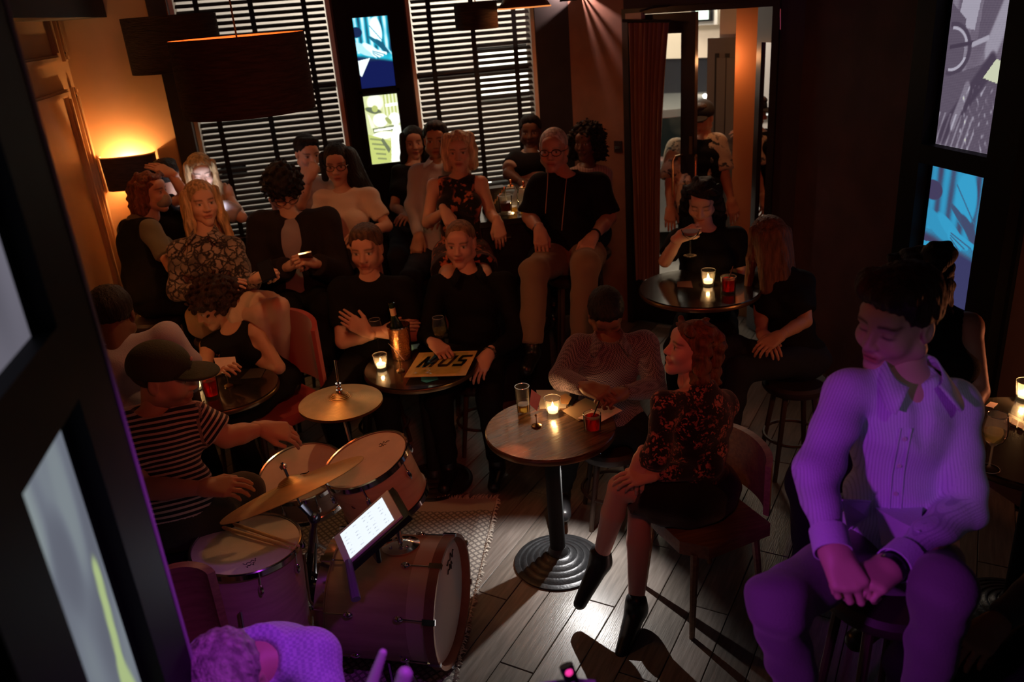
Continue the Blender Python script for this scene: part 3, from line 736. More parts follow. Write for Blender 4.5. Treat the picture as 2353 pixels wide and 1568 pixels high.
# ------------------------------------------------------------------ the room
YW = 6.2                     # window wall
XR = 3.0                     # wall with the backlit panels
CEIL = 2.95
XL = aty(198, 290, YW)[0]
LA, LB = np.array([XL, 3.0, 0]), np.array([XL, YW, 0])      # panelled wall on the left
LU = nrm(LB - LA); LN = np.array([LU[1], -LU[0], 0])             # along, into the room
K1, K2 = np.array([1.86, YW, 0]), np.array([XR, 4.93, 0])        # corner entrance wall
DU = nrm(K2 - K1); DN = np.array([DU[1], -DU[0], 0]); DN = DN if DN[1] < 0 else -DN
DL = np.linalg.norm(K2 - K1)
Z3 = np.array([0, 0, 1.0])
black_paint = mat('black_paint', (0.012, 0.011, 0.012), 0.55, noise=0.3, nscale=8)
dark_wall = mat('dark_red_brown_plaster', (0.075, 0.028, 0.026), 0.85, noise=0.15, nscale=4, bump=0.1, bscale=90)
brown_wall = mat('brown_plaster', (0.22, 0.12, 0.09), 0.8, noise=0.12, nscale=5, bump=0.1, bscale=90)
gold_wall = mat('ochre_painted_panelling', (0.52, 0.33, 0.18), 0.6, noise=0.06, nscale=3, bump=0.06, bscale=40)
black_frame = mat('black_satin_frame', (0.01, 0.01, 0.012), 0.35)

# floor: oak boards laid on the slant
bd = ray(2280, 0); bd[2] = 0; bd = nrm(bd); bs = np.array([bd[1], -bd[0], 0])
sub = MB(); sub.box((0.65, 3.0, -0.06), (5.0, 7.2, 0.08))
floor = tag(sub.build('floor', mat('dark_gap', (0.01, 0.008, 0.006), 0.9)), kind='structure')
pm = []
for i, (c1, c2) in enumerate([((0.235, 0.20, 0.175), (0.145, 0.12, 0.105)), ((0.20, 0.17, 0.145), (0.12, 0.10, 0.086)), ((0.265, 0.225, 0.20), (0.17, 0.14, 0.12)), ((0.175, 0.148, 0.13), (0.11, 0.092, 0.08))]):
    m = mat('oak_board_%d' % i, c1, 0.33, color2=c2, nscale=9, stretch=(0.55, 7, 7), bump=0.12, bscale=30, spec=0.5)
    b = MB(); w, l = 0.148, 1.296; h = 0.002
    b.add([(-l / 2, -w / 2, -0.02), (l / 2, -w / 2, -0.02), (l / 2, w / 2, -0.02), (-l / 2, w / 2, -0.02), (-l / 2, -w / 2, -h), (l / 2, -w / 2, -h), (l / 2, w / 2, -h), (-l / 2, w / 2, -h),
           (-l / 2 + h, -w / 2 + h, 0), (l / 2 - h, -w / 2 + h, 0), (l / 2 - h, w / 2 - h, 0), (-l / 2 + h, w / 2 - h, 0)],
          [(0, 1, 5, 4), (1, 2, 6, 5), (2, 3, 7, 6), (3, 0, 4, 7), (4, 5, 9, 8), (5, 6, 10, 9), (6, 7, 11, 10), (7, 4, 8, 11), (8, 9, 10, 11)])
    pm.append(b.mesh('plank', m))
rnd = random.Random(5)
ang = math.atan2(bd[1], bd[0])
for j in range(-26, 27):
    for i in range(-5, 6):
        c = np.array([0.85, 3.0, 0]) + bs * j * 0.151 + bd * ((i + (j * 0.37) % 1.0) * 1.30)
        e1, e2 = c - bd * 0.65, c + bd * 0.65
        inside = lambda p: -1.7 < p[0] < 3.0 and 0.4 < p[1] < 6.2
        if not (inside(c) or inside(e1) or inside(e2)): continue
        o = put('plank', pm[rnd.randrange(4)], floor); o.location = c; o.rotation_euler = (0, 0, ang + (math.pi if rnd.random() < 0.5 else 0))

c_ = MB(); c_.box((0.65, 3.2, CEIL + 0.05), (5.2, 7.4, 0.1)); tag(c_.build('ceiling', mat('black_ceiling', (0.02, 0.018, 0.02), 0.9)), kind='structure')

# left wall with raised mouldings
def lw(s0, s1, z0, z1, d0, d1):
    b = MB(); c = LA + LU * (s0 + s1) / 2 + LN * (d0 + d1) / 2 + Z3 * (z0 + z1) / 2
    return b, c, (s1 - s0, d1 - d0, z1 - z0)
AXL = np.array([LU, LN, Z3])
def lbox(mb, s0, s1, z0, z1, d0, d1):
    return mb.box(LA + LU * (s0 + s1) / 2 + LN * (d0 + d1) / 2 + Z3 * (z0 + z1) / 2, (abs(s1 - s0), abs(d1 - d0), abs(z1 - z0)), AXL)
SL = np.dot(LB - LA, LU)
b = MB(); lbox(b, -2.6, SL + 0.05, 0, CEIL, -0.12, 0.0); wall_left = tag(b.build('wall_left', gold_wall), kind='structure')
def lpt(px, py):
    p = atplane(px, py, LA, LN); return np.dot(p - LA, LU), p[2]
# picture-rail mouldings: each a frame of four strips
def mould(s0, s1, z0, z1, w=0.045, t=0.022):
    fr = MB()
    for a in ((s0, s1, z1 - w, z1), (s0, s1, z0, z0 + w), (s0, s0 + w, z0 + w, z1 - w), (s1 - w, s1, z0 + w, z1 - w)):
        lbox(fr, *a, 0, t); lbox(fr, a[0] + 0.012, a[1] - 0.012, a[2] + 0.012 if a[3] - a[2] > 0.03 else a[2], a[3] - 0.012, 0, t + 0.014)
    fr.build('wall_moulding', gold_wall, wall_left)
sA = lpt(112, 226)[0]; sB = lpt(150, 215)[0]; sC = lpt(158, 196)[0]
ztop = lpt(150, 205)[1]
mould(sC, SL - 0.10, 0.62, ztop)
mould(sC, SL - 0.10, ztop + 0.16, CEIL - 0.12)
mould(sA - 1.05, sB, 0.62, ztop)
mould(sA - 1.05, sB, ztop + 0.16, CEIL - 0.12)
dado = MB(); lbox(dado, -2.6, SL, 0.50, 0.56, 0, 0.03); lbox(dado, -2.6, SL, 0, 0.14, 0, 0.025); dado.build('dado_rail', gold_wall, wall_left)

# window wall with two openings
def wx(px, py): return aty(px, py, YW)[0]
def wz(px, py): return aty(px, py, YW)[2]
W1 = (wx(383, 0), wx(757, 10)); W2 = (wx(930, 0), wx(1228, 30)); SILL, WTOP = 0.98, 2.78
b = MB(); t = 0.20
xs = [XL - 0.1, W1[0], W1[1], W2[0], W2[1], K1[0] + 0.05]
for i in (0, 2, 4): b.box(((xs[i] + xs[i + 1]) / 2, YW + t / 2, CEIL / 2), (xs[i + 1] - xs[i], t, CEIL))
for i in (1, 3):
    b.box(((xs[i] + xs[i + 1]) / 2, YW + t / 2, SILL / 2), (xs[i + 1] - xs[i], t, SILL)); b.box(((xs[i] + xs[i + 1]) / 2, YW + t / 2, (WTOP + CEIL) / 2), (xs[i + 1] - xs[i], t, CEIL - WTOP))
tag(b.build('wall_back', black_paint), kind='structure')
XPL = wx(352, 60)
b = MB(); b.box(((XPL + W1[0]) / 2, YW - 0.05, CEIL / 2), (W1[0] - XPL, 0.10, CEIL)); tag(b.build('trim_1', black_paint), kind='structure')
b = MB(); b.box(((XL + XPL) / 2, YW - 0.015, CEIL / 2), (XPL - XL, 0.03, CEIL)); tag(b.build('wall_back_ochre', gold_wall), kind='structure')
reveal = mat('pale_window_lining', (0.72, 0.64, 0.55), 0.6)
slat_m = mat('dark_slat', (0.030, 0.026, 0.024), 0.45, noise=0.1, nscale=5)
tape_m = mat('black_ladder_tape', (0.008, 0.008, 0.008), 0.9)
pane_m = thin_glass('window_pane_glass', (0.96, 0.98, 0.97), 0.2)
for n, (x0, x1) in enumerate((W1, W2)):
    b = MB(); w = 0.028
    b.box((x0 + w / 2, YW + 0.10, (SILL + WTOP) / 2), (w, 0.16, WTOP - SILL)); b.box((x1 - w / 2, YW + 0.10, (SILL + WTOP) / 2), (w, 0.16, WTOP - SILL))
    b.box(((x0 + x1) / 2, YW + 0.10, SILL + w / 2), (x1 - x0 - 2 * w, 0.16, w)); b.box(((x0 + x1) / 2, YW + 0.10, WTOP - w / 2), (x1 - x0 - 2 * w, 0.16, w))
    wo = tag(b.build('window_%d' % (n + 1), reveal), kind='structure')
    g = MB(); g.box(((x0 + x1) / 2, YW + 0.17, (SILL + WTOP) / 2), (x1 - x0 - 0.06, 0.006, WTOP - SILL - 0.06)); g.build('pane', pane_m, wo)
    g = MB(); g.box(((x0 + x1) / 2, YW + 0.165, (SILL + WTOP) / 2 + 0.1), (x1 - x0 - 0.06, 0.03, 0.04)); g.build('glazing_bar', black_frame, wo)
    bl = thing('venetian_blind', ['wide dark slatted blind behind the big drum pendant shade', 'dark slatted blind between yellow backlit picture and brown wall'][n], 'blind', ((x0 + x1) / 2, YW + 0.03, SILL), 'venetian blinds')
    xw = x1 - x0 - 0.075
    sm = MB(); k = 5; tl = math.radians(-27); pts = []
    for i in range(k):
        u = (i / (k - 1) - 0.5) * 0.05; pts.append((-u * math.cos(tl), -0.0035 + 0.0035 * math.cos((i / (k - 1) - 0.5) * 3.0) - u * -math.sin(tl)))
    v = [(sx * xw / 2, p[0], p[1] + dz) for sx in (-1, 1) for dz in (0, 0.0025) for p in pts]
    f = []
    for i in range(k - 1):
        f += [(i, i + 1, 2 * k + i + 1, 2 * k + i), (k + i + 1, k + i, 3 * k + i, 3 * k + i + 1)]
    f += [(0, 2 * k, 3 * k, k), (k - 1, 2 * k - 1, 4 * k - 1, 3 * k - 1)]
    sm.add(v, f); sm = sm.mesh('slat', slat_m, True)
    zz = SILL + 0.05; ns = 0
    while zz < WTOP - 0.06:
        put('slat', sm, bl, loc=(0, 0, zz - SILL)); zz += 0.0405; ns += 1
    for q in (0.14, 0.5, 0.86):
        tm = MB(); tm.box((-xw / 2 + q * xw, -0.030, (WTOP - SILL) / 2), (0.034, 0.002, WTOP - SILL - 0.06)); tm.build('ladder_tape', tape_m, bl)
    hr = MB(); hr.box((0, 0, WTOP - SILL - 0.03), (xw, 0.05, 0.05)); hr.build('head_rail', tape_m, bl)
    br = MB(); br.box((0, 0, 0.02), (xw, 0.05, 0.018)); br.build('bottom_rail', slat_m, bl)

# pale house front across the street, lit by a street lamp
b = MB(); b.box((0.4, 9.1, 2.2), (4.4, 0.2, 4.4)); tag(b.build('wall_house_opposite', mat('pale_stucco', (0.80, 0.74, 0.68), 0.8, noise=0.10, nscale=1.2)), kind='structure')
for k, (x_, z_, w_, h_) in enumerate([(1.95, 1.75, 0.55, 0.50), (-0.95, 1.05, 0.22, 0.05), (0.10, 0.95, 0.22, 0.05)]):
    t_ = thing('lit_window', ['bright lit shop window glowing through the dark blind', 'narrow bright lamp low across the street by ochre wall', 'narrow bright lamp low across the street behind dark hair'][k], 'window light', (x_, 8.98, z_))
    b = MB(); b.box((0, 0, 0), (w_, 0.03, h_)); b.build('glow', mat('shop_glow', (1, 1, 0.95), 0.5, emit=(1.0, 0.96, 0.86), estr=1.6), t_)
    b = MB()
    for dx in (-w_ / 2, w_ / 2): b.box((dx, -0.01, 0), (0.03, 0.04, h_ + 0.03))
    for dz in (-h_ / 2, h_ / 2): b.box((0, -0.01, dz), (w_ + 0.03, 0.04, 0.03))
    b.build('surround', black_frame, t_)
# right wall and the entrance wall
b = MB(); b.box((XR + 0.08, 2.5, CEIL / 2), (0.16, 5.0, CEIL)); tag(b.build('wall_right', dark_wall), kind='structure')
AXD = np.array([DU, -DN, Z3])
def dbox(mb, s0, s1, z0, z1, d0, d1):          # d grows outwards, away from the room
    return mb.box(K1 + DU * (s0 + s1) / 2 - DN * (d0 + d1) / 2 + Z3 * (z0 + z1) / 2, (abs(s1 - s0), abs(d1 - d0), abs(z1 - z0)), AXD)
def dpt(px, py, off=0.0):
    p = atplane(px, py, K1 - DN * off, DN); return np.dot(p - K1, DU), p[2]
s_l = dpt(1436, 200)[0]; s_r = dpt(1787, 200)[0]; ztop_d = dpt(1650, 22)[1]
b = MB(); dbox(b, -0.05, s_l, 0, CEIL, 0, 0.14); tag(b.build('wall_entrance', brown_wall), kind='structure')
b = MB(); dbox(b, s_l, s_r, ztop_d + 0.04, CEIL, 0, 0.14); dbox(b, s_r, DL + 0.12, 0, CEIL, 0, 0.14); tag(b.build('wall_entrance_header', mat('dark_lintel', (0.03, 0.02, 0.03), 0.7)), kind='structure')
lo_s, lo_z = dpt(1332, -24)  # unseen lamp and blades added to draw the light streaks on this wall
wl = thing('added_streak_light', 'added unseen louvred light shaping streaks across the brown wall', 'added light', K1 + DU * lo_s + DN * 0.10 + Z3 * lo_z)
def ang_of(px, py):
    s_, z_ = dpt(px, py); return math.atan2(z_ - lo_z, s_ - lo_s)
open_ = sorted([(ang_of(1428, 92), ang_of(1428, 42)), (ang_of(1428, 172), ang_of(1428, 128)), (ang_of(1424, 322), ang_of(1432, 300)), (ang_of(1416, 345), ang_of(1420, 332))])
edges = [-2.4] + [v_ for ab in open_ for v_ in ab] + [0.6]
for i_ in range(0, len(edges), 2):
    a0_, a1_ = edges[i_], edges[i_ + 1]; n_ = max(2, int((a1_ - a0_) / 0.06)); b = MB(); R0 = 0.055
    if a1_ - a0_ < 0.004: continue
    for j_ in range(n_):
        q0_, q1_ = a0_ + (a1_ - a0_) * j_ / n_, a0_ + (a1_ - a0_) * (j_ + 1) / n_
        P4 = [(lo_s + R0 * math.cos(q_), lo_z + R0 * math.sin(q_)) for q_ in (q0_, q1_)]
        vs = [K1 + DU * s_ + Z3 * z_ + DN * o_ for s_, z_ in P4 for o_ in (0.001, 0.16)]; vo = [K1 + DU * (lo_s + (s_ - lo_s) * 1.08) + Z3 * (lo_z + (z_ - lo_z) * 1.08) + DN * o_ for s_, z_ in P4 for o_ in (0.001, 0.16)]
        b.add(vs + vo, [(0, 1, 3, 2), (4, 6, 7, 5), (0, 4, 5, 1), (2, 3, 7, 6), (0, 2, 6, 4), (1, 5, 7, 3)])
    b.build('streak_mask_blade', black_frame, wl, True)
b = MB(); dbox(b, lo_s - 0.07, lo_s + 0.07, lo_z - 0.07, lo_z + 0.07, -0.165, -0.16); b.build('streak_mask_plate', black_frame, wl, True)
lamp('streak_lamp', 'POINT', K1 + DU * lo_s + DN * 0.11 + Z3 * lo_z, (1.0, 0.62, 0.55), 9.0, 0.004)  # added lamp behind the blades, source of the streaks
dfm = mat('dark_door_paint', (0.016, 0.014, 0.018), 0.4)
b = MB(); w = 0.045
dbox(b, s_l, s_l + w, 0, ztop_d + 0.04, -0.03, 0.15); dbox(b, s_r - w, s_r, 0, ztop_d + 0.04, -0.03, 0.15); dbox(b, s_l + w, s_r - w, ztop_d, ztop_d + 0.04, -0.03, 0.15)
tag(b.build('door_frame_entrance', dfm), kind='structure')
# closed leaf with glass, behind a gathered curtain
s0 = s_l + w + 0.005; s1 = dpt(1592, 250)[0]; st = s1 - dpt(1560, 250)[0]; zt = ztop_d - 0.005
leaf = thing('door_leaf', 'black glazed entrance door leaf half covered by the brown curtain', 'door', K1 + DU * s0)
b = MB(); dbox(b, s0, s0 + 0.05, 0.01, zt, 0.03, 0.08); dbox(b, s1 - st, s1, 0.01, zt, 0.03, 0.08); dbox(b, s0 + 0.05, s1 - st, zt - 0.13, zt, 0.03, 0.08); dbox(b, s0 + 0.05, s1 - st, 0.01, 0.28, 0.03, 0.08)
b.build('frame', dfm, leaf, True)
g = MB(); dbox(g, s0 + 0.05, s1 - st, 0.28, zt - 0.13, 0.05, 0.056); g.build('pane', pane_m, leaf, True)
brass = mat('aged_brass', (0.55, 0.36, 0.20), 0.3, 1.0)
steel = mat('brushed_steel', (0.5, 0.5, 0.52), 0.3, 1.0)
chrome = mat('chrome', (0.75, 0.75, 0.78), 0.12, 1.0)
hz0, hz1 = dpt(1552, 480)[1] - 0.1, dpt(1552, 357)[1]; hs0 = dpt(1552, 420)[0]; hs1 = dpt(1604, 420)[0]
P_ = lambda s, z, d: K1 + DU * s - DN * d + Z3 * z
def rounded(s, out, z0, z1):
    return [P_(s, z1, 0.03), P_(s + 0.2 * (out - s), z1 + 0.0, -0.02)] 
h = MB(); h.tube([P_(hs1 - 0.03, hz1, 0.03), P_(hs1 - 0.006, hz1 - 0.004, -0.03), P_(hs1, hz1 - 0.03, -0.045), P_(hs1, hz0, -0.045), P_(hs1 - 0.03, hz0 - 0.02, 0.03)], 0.009, 8); h.build('handle', brass, leaf, True, True)
h = MB(); h.tube([P_(hs0 + 0.04, hz1, 0.03), P_(hs0 + 0.01, hz1 - 0.004, -0.03), P_(hs0, hz1 - 0.03, -0.045), P_(hs0, hz0, -0.045), P_(hs0 + 0.04, hz0 - 0.02, 0.03)], 0.009, 8); h.build('handle', brass, leaf, True, True)
h = MB(); ps = dpt(1584, 330)[0]; dbox(h, ps - 0.012, ps + 0.012, dpt(1584, 356)[1], dpt(1584, 315)[1], 0.022, 0.03); h.build('lock_plate', brass, leaf, True)
cl = thing('door_closer', 'grey box door closer above the brown curtain', 'door closer', P_(dpt(1470, 35)[0], 2.2, 0))
b = MB(); q0, z0_ = dpt(1446, 45); q1, z1_ = dpt(1482, 28); dbox(b, q0, q1, z0_, z1_, -0.06, 0.0); b.build('closer_box', mat('grey_enamel', (0.45, 0.42, 0.40), 0.5), cl, True)
b = MB(); b.tube([P_(q1 - 0.02, z1_ + 0.01, -0.03), P_(q1 + 0.09, z1_ + 0.035, -0.06), P_(q1 + 0.2, z1_ + 0.03, -0.02)], 0.008, 6); b.build('closer_arm', dfm, cl, True)
# curtain: pleats that gather towards the bottom
cu = []; nf = 96; nz = 24
for j in range(nz + 1):
    py = 52 + (640 - 52) * j / nz
    l_, r_ = 1447 + 18 * (j / nz), 1540 - 22 * (j / nz) - 8 * math.sin(j / nz * 3)
    for i in range(nf + 1):
        a = i / nf; s_, z_ = dpt(l_ + (r_ - l_) * a, py, -0.06)
        dd = -0.085 + 0.034 * math.sin(a * 2 * math.pi * 8.5 + 0.7 * math.sin(j * 0.25)) * (0.75 + 0.25 * math.sin(a * 17)) + 0.008 * math.sin(a * 2 * math.pi * 19 + j * 0.1)
        cu.append(P_(s_, z_, dd))
cq = [(j * (nf + 1) + i, j * (nf + 1) + i + 1, (j + 1) * (nf + 1) + i + 1, (j + 1) * (nf + 1) + i) for j in range(nz) for i in range(nf)]
ct = thing('curtain', 'brown velvet curtain hanging in pleats beside the entrance', 'curtain', P_(s0, 0.3, -0.07))
curtain_m = mat('brown_velvet', (0.27, 0.15, 0.10), 0.9, sheen=0.3)
put('fabric', np_mesh('fabric', np.array(cu), np.array(cq), curtain_m), ct, True)
b = MB(); b.tube([P_(s0 - 0.02, dpt(1447, 50)[1] + 0.012, -0.075), P_(dpt(1545, 52)[0] + 0.02, dpt(1540, 52)[1] + 0.012, -0.075)], 0.010, 8); b.build('curtain_rod', dfm, ct, True, True)
# open leaf, swung out to the street on its hinges beside the dark post
hx_ = dpt(1770, 250)[0]
leaf2 = thing('door_leaf', 'black entrance door leaf standing open beside the orange jamb', 'door', P_(hx_, 0, 0.1))
oa = math.radians(38); OU = nrm(-DU * math.cos(oa) - DN * math.sin(oa)); ON = np.cross(OU, Z3); AXO = np.array([OU, ON, Z3]); hb_ = P_(hx_, 0, 0.12)
def obox(mb, u0, u1, z0, z1, t0=-0.02, t1=0.02):
    return mb.box(hb_ + OU * (u0 + u1) / 2 + ON * (t0 + t1) / 2 + Z3 * (z0 + z1) / 2, (u1 - u0, t1 - t0, z1 - z0), AXO)
b = MB(); obox(b, 0, 0.045, 0.01, zt); obox(b, 0.175, 0.23, 0.01, zt); obox(b, 0.045, 0.175, zt - 0.22, zt); obox(b, 0.045, 0.175, 0.01, 0.6); b.build('frame', dfm, leaf2, True)
g = MB(); obox(g, 0.045, 0.175, 0.6, zt - 0.22, -0.003, 0.003); g.build('pane', pane_m, leaf2, True)

# ------------------------------------------------------------------ the street beyond the entrance
b = MB(); b.box((3.0, 11.0, -0.07), (16, 9.3, 0.12)); tag(b.build('pavement', mat('wet_paving', (0.33, 0.30, 0.27), 0.55, noise=0.2, nscale=3)), kind='structure')
cream = mat('cream_render', (0.72, 0.62, 0.50), 0.7, noise=0.05, nscale=3)
orange = mat('orange_brown_jamb', (0.62, 0.25, 0.09), 0.6)
OUT = 1.0
def pbox(name, m, pxa, pya, pxb, pyb, off, th, parent=None, zmin=None, kind='structure', label=None, cat=None):
    sa_, za = dpt(pxa, pya, off); sb_, zb = dpt(pxb, pyb, off)
    bb = MB(); dbox(bb, min(sa_, sb_), max(sa_, sb_), (min(za, zb) if zmin is None else zmin), max(za, zb), off, off + th)
    o = bb.build(name, m, parent, parent is not None)
    if parent is None: tag(o, label, cat, None, kind)
    return o
pbox('wall_porch', orange, 1693, 10, 1738, 480, 0.45, 0.10, zmin=0)
pbox('wall_porch_pier', cream, 1655, 12, 1697, 100, 1.02, 0.12, zmin=0.0)
pbox('wall_opposite', cream, 1480, -60, 1830, 62, 3.0, 0.2, zmin=1.75)
pbox('wall_opposite_shopfront', mat('dark_shopfront', (0.02, 0.02, 0.025), 0.3), 1400, 62, 1700, 700, 3.02, 0.2, zmin=0)
sf = pbox('window_3', mat('white_window_frame', (0.8, 0.78, 0.74), 0.5), 1588, 22, 1648, 56, 2.90, 0.06)
pbox('pane', mat('dark_pane', (0.05, 0.05, 0.06), 0.2), 1588, 20, 1638, 48, 2.88, 0.015, sf)
ls = thing('lit_sign', 'small pale green lit sign in the upper window across the street', 'sign', P_(dpt(1612, 35, 2.8)[0], 1.9, 2.8))
pbox('sign_box', mat('dark_pane2', (0.02, 0.02, 0.02), 0.4), 1594, 22, 1630, 46, 2.83, 0.03, ls)
pbox('sign_face', mat('sign_glow', (0.7, 0.9, 0.75), 0.5, emit=(0.75, 1.0, 0.82), estr=1.6), 1598, 25, 1627, 44, 2.815, 0.012, ls)
# panelled front door folded back
fd = thing('front_door', 'grey panelled street door folded back outside the entrance', 'door', P_(dpt(1660, 200, 0.9)[0], 0, 0.9))
gd = mat('grey_gloss_door', (0.15, 0.145, 0.14), 0.2, spec=0.8)
pbox('door_slab', gd, 1626, 88, 1694, 480, 0.92, 0.05, fd, zmin=0.02)
pbox('door_edge', mat('dark_red_edge', (0.08, 0.03, 0.03), 0.4), 1690, 96, 1706, 480, 0.88, 0.05, fd, zmin=0.02)
for a, bq in ((1647, 1663), (1670, 1688)):
    pbox('raised_panel', gd, a, 133, bq, 322, 0.895, 0.03, fd)
    pbox('raised_panel', gd, a, 345, bq, 440, 0.895, 0.03, fd)
    pbox('panel_groove', mat('groove_black', (0.01, 0.01, 0.01), 0.5), a - 4, 123, a, 326, 0.905, 0.02, fd)
pbox('lock_plate', brass, 1694, 198, 1704, 247, 0.868, 0.012, fd)
# roller shutter and lit shop seen past the open leaf
sh = thing('roller_shutter', 'pale ribbed roller shutter seen through the narrow open door leaf', 'shutter', P_(dpt(1760, 150, 2.3)[0], 0.6, 2.3))
a0, zA = dpt(1720, 75, 2.3); a1, zB = dpt(1800, 160, 2.3)
for i in range(10):
    bb = MB(); z0 = zB + (zA - zB) * i / 10; dbox(bb, a0, a1, z0, z0 + (zA - zB) / 10 - 0.012, 2.3, 2.33); bb.build('slat', mat('shutter_slat', (0.75, 0.72, 0.62), 0.5), sh, True)
pbox('shutter_box', mat('shutter_box', (0.6, 0.6, 0.6), 0.4), 1720, 160, 1800, 225, 2.28, 0.06, sh)
pbox('sill', mat('shutter_sill', (0.35, 0.30, 0.22), 0.6), 1720, 232, 1800, 262, 2.28, 0.06, sh)

# a parked car: body from a side profile, cabin, glass and lamps
cy = P_(dpt(1560, 400, 1.75)[0], 0, 1.75)
car = thing('car', 'silver parked car outside the entrance behind the man in the cap', 'car', cy)
CXv, CYv = nrm(DU * 0.90 - DN * 0.43), None
CYv = np.array([-CXv[1], CXv[0], 0]); AXC = np.array([CXv, Z3, CYv])
car_m = mat('silver_car_paint', (0.55, 0.57, 0.56), 0.25, 0.6, coat=0.6)
prof = [(-1.9, 0.25), (-1.95, 0.62), (-1.8, 0.82), (-1.0, 0.93), (1.25, 0.95), (1.9, 0.85), (2.0, 0.6), (1.95, 0.25), (1.55, 0.25), (1.5, 0.42), (1.3, 0.5), (1.1, 0.42), (1.05, 0.25), (-1.05, 0.25), (-1.1, 0.42), (-1.3, 0.5), (-1.5, 0.42), (-1.55, 0.25)]
b = MB(); b.prism(prof, cy, AXC, 1.7); b.build('body', car_m, car, True)
b = MB(); b.prism([(-1.05, 0.92), (-0.45, 1.38), (0.75, 1.42), (1.35, 0.94)], cy + CYv * 0.12, AXC, 1.46); cab = b.build('cabin', car_m, car, True)
b = MB(); b.prism([(-0.86, 0.96), (-0.40, 1.31), (0.10, 1.33), (0.10, 0.96)], cy + CYv * 0.105, AXC, 0.02); b.prism([(0.16, 0.96), (0.16, 1.33), (0.70, 1.34), (1.12, 0.96)], cy + CYv * 0.105, AXC, 0.02); b.build('window_glass', mat('car_glass', (0.02, 0.03, 0.03), 0.05, spec=0.8), car, True)
for sx in (-1.3, 1.3):
    for dy in (0.0, 1.55):
        b = MB(); b.lathe([(0.02, 0), (0.17, 0), (0.30, 0.01), (0.31, 0.05), (0.31, 0.15), (0.2, 0.16)], 20, cy + CXv * sx + CYv * dy + Z3 * 0.31, np.array([CXv, Z3, CYv])); b.build('wheel', mat('tyre', (0.02, 0.02, 0.02), 0.8), car, True, True)
b = MB(); b.box(cy + CXv * -1.93 + Z3 * 0.68 + CYv * 0.25, (0.06, 0.3, 0.1), np.array([CXv, CYv, Z3])); b.box(cy + CXv * 1.96 + Z3 * 0.7 + CYv * 0.25, (0.06, 0.3, 0.1), np.array([CXv, CYv, Z3])); b.build('lamp_cluster', mat('car_lamp', (0.9, 0.9, 0.85), 0.2, emit=(1, 0.95, 0.85), estr=3), car, True)
# street lamp that the car roof and the blinds catch
stl = thing('street_lantern', 'bright white street lantern glimpsed above the car roof', 'street lamp', P_(dpt(1618, 222, 2.7)[0], 0, 2.7))
sq, zq = dpt(1620, 221, 2.7)
b = MB(); b.sphere(P_(sq, zq, 2.7), 0.022, 10, 6); b.build('bulb', mat('lantern_glow', (1, 1, 1), 0.4, emit=(1, 0.97, 0.9), estr=14), stl, True)
b = MB(); b.tube([P_(sq - 0.25, zq - 0.015, 2.72), P_(sq, zq, 2.72)], [0.03, 0.02], 8); b.tube([P_(sq - 0.25, zq - 0.015, 2.72), P_(sq - 0.3, 0, 2.72)], 0.025, 8); b.build('bracket', mat('lantern_post', (0.3, 0.3, 0.28), 0.5), stl, True)

# bottle-shaped opener on the dark post, switch plates
op = thing('wall_bottle_opener', 'long silver outlined bottle opener hung on dark post by the entrance', 'bottle opener', np.array([0, 0, 0.0]))
cpl = lambda px, py: P_(*dpt(px, py, -0.02), -0.02)
ol = [(1791, 17), (1797, 17), (1796, 45), (1794, 70), (1796, 85), (1795, 118), (1792, 121), (1786, 120), (1787, 90), (1790, 70), (1790, 45), (1790, 17)]
b = MB(); b.tube([cpl(*p) for p in ol], 0.0026, 5); b.build('outline', chrome, op)
b = MB(); b.tube([cpl(1793, 20), cpl(1793, 68)], 0.004, 6); b.build('blade', steel, op)
op2 = op
sw = thing('light_switch', 'dark wall switch plate with steel rocker beside the curtain', 'switch', P_(*dpt(1421, 336), -0.01))
b = MB(); q0, z0 = dpt(1413, 350); q1, z1 = dpt(1430, 324); dbox(b, q0, q1, z0, z1, -0.012, 0); b.build('plate', mat('dark_plate', (0.03, 0.02, 0.02), 0.4), sw, True)
b = MB(); dbox(b, q0 + 0.012, q1 - 0.012, z0 + 0.03, z0 + 0.045, -0.02, -0.012); b.build('rocker', chrome, sw, True)

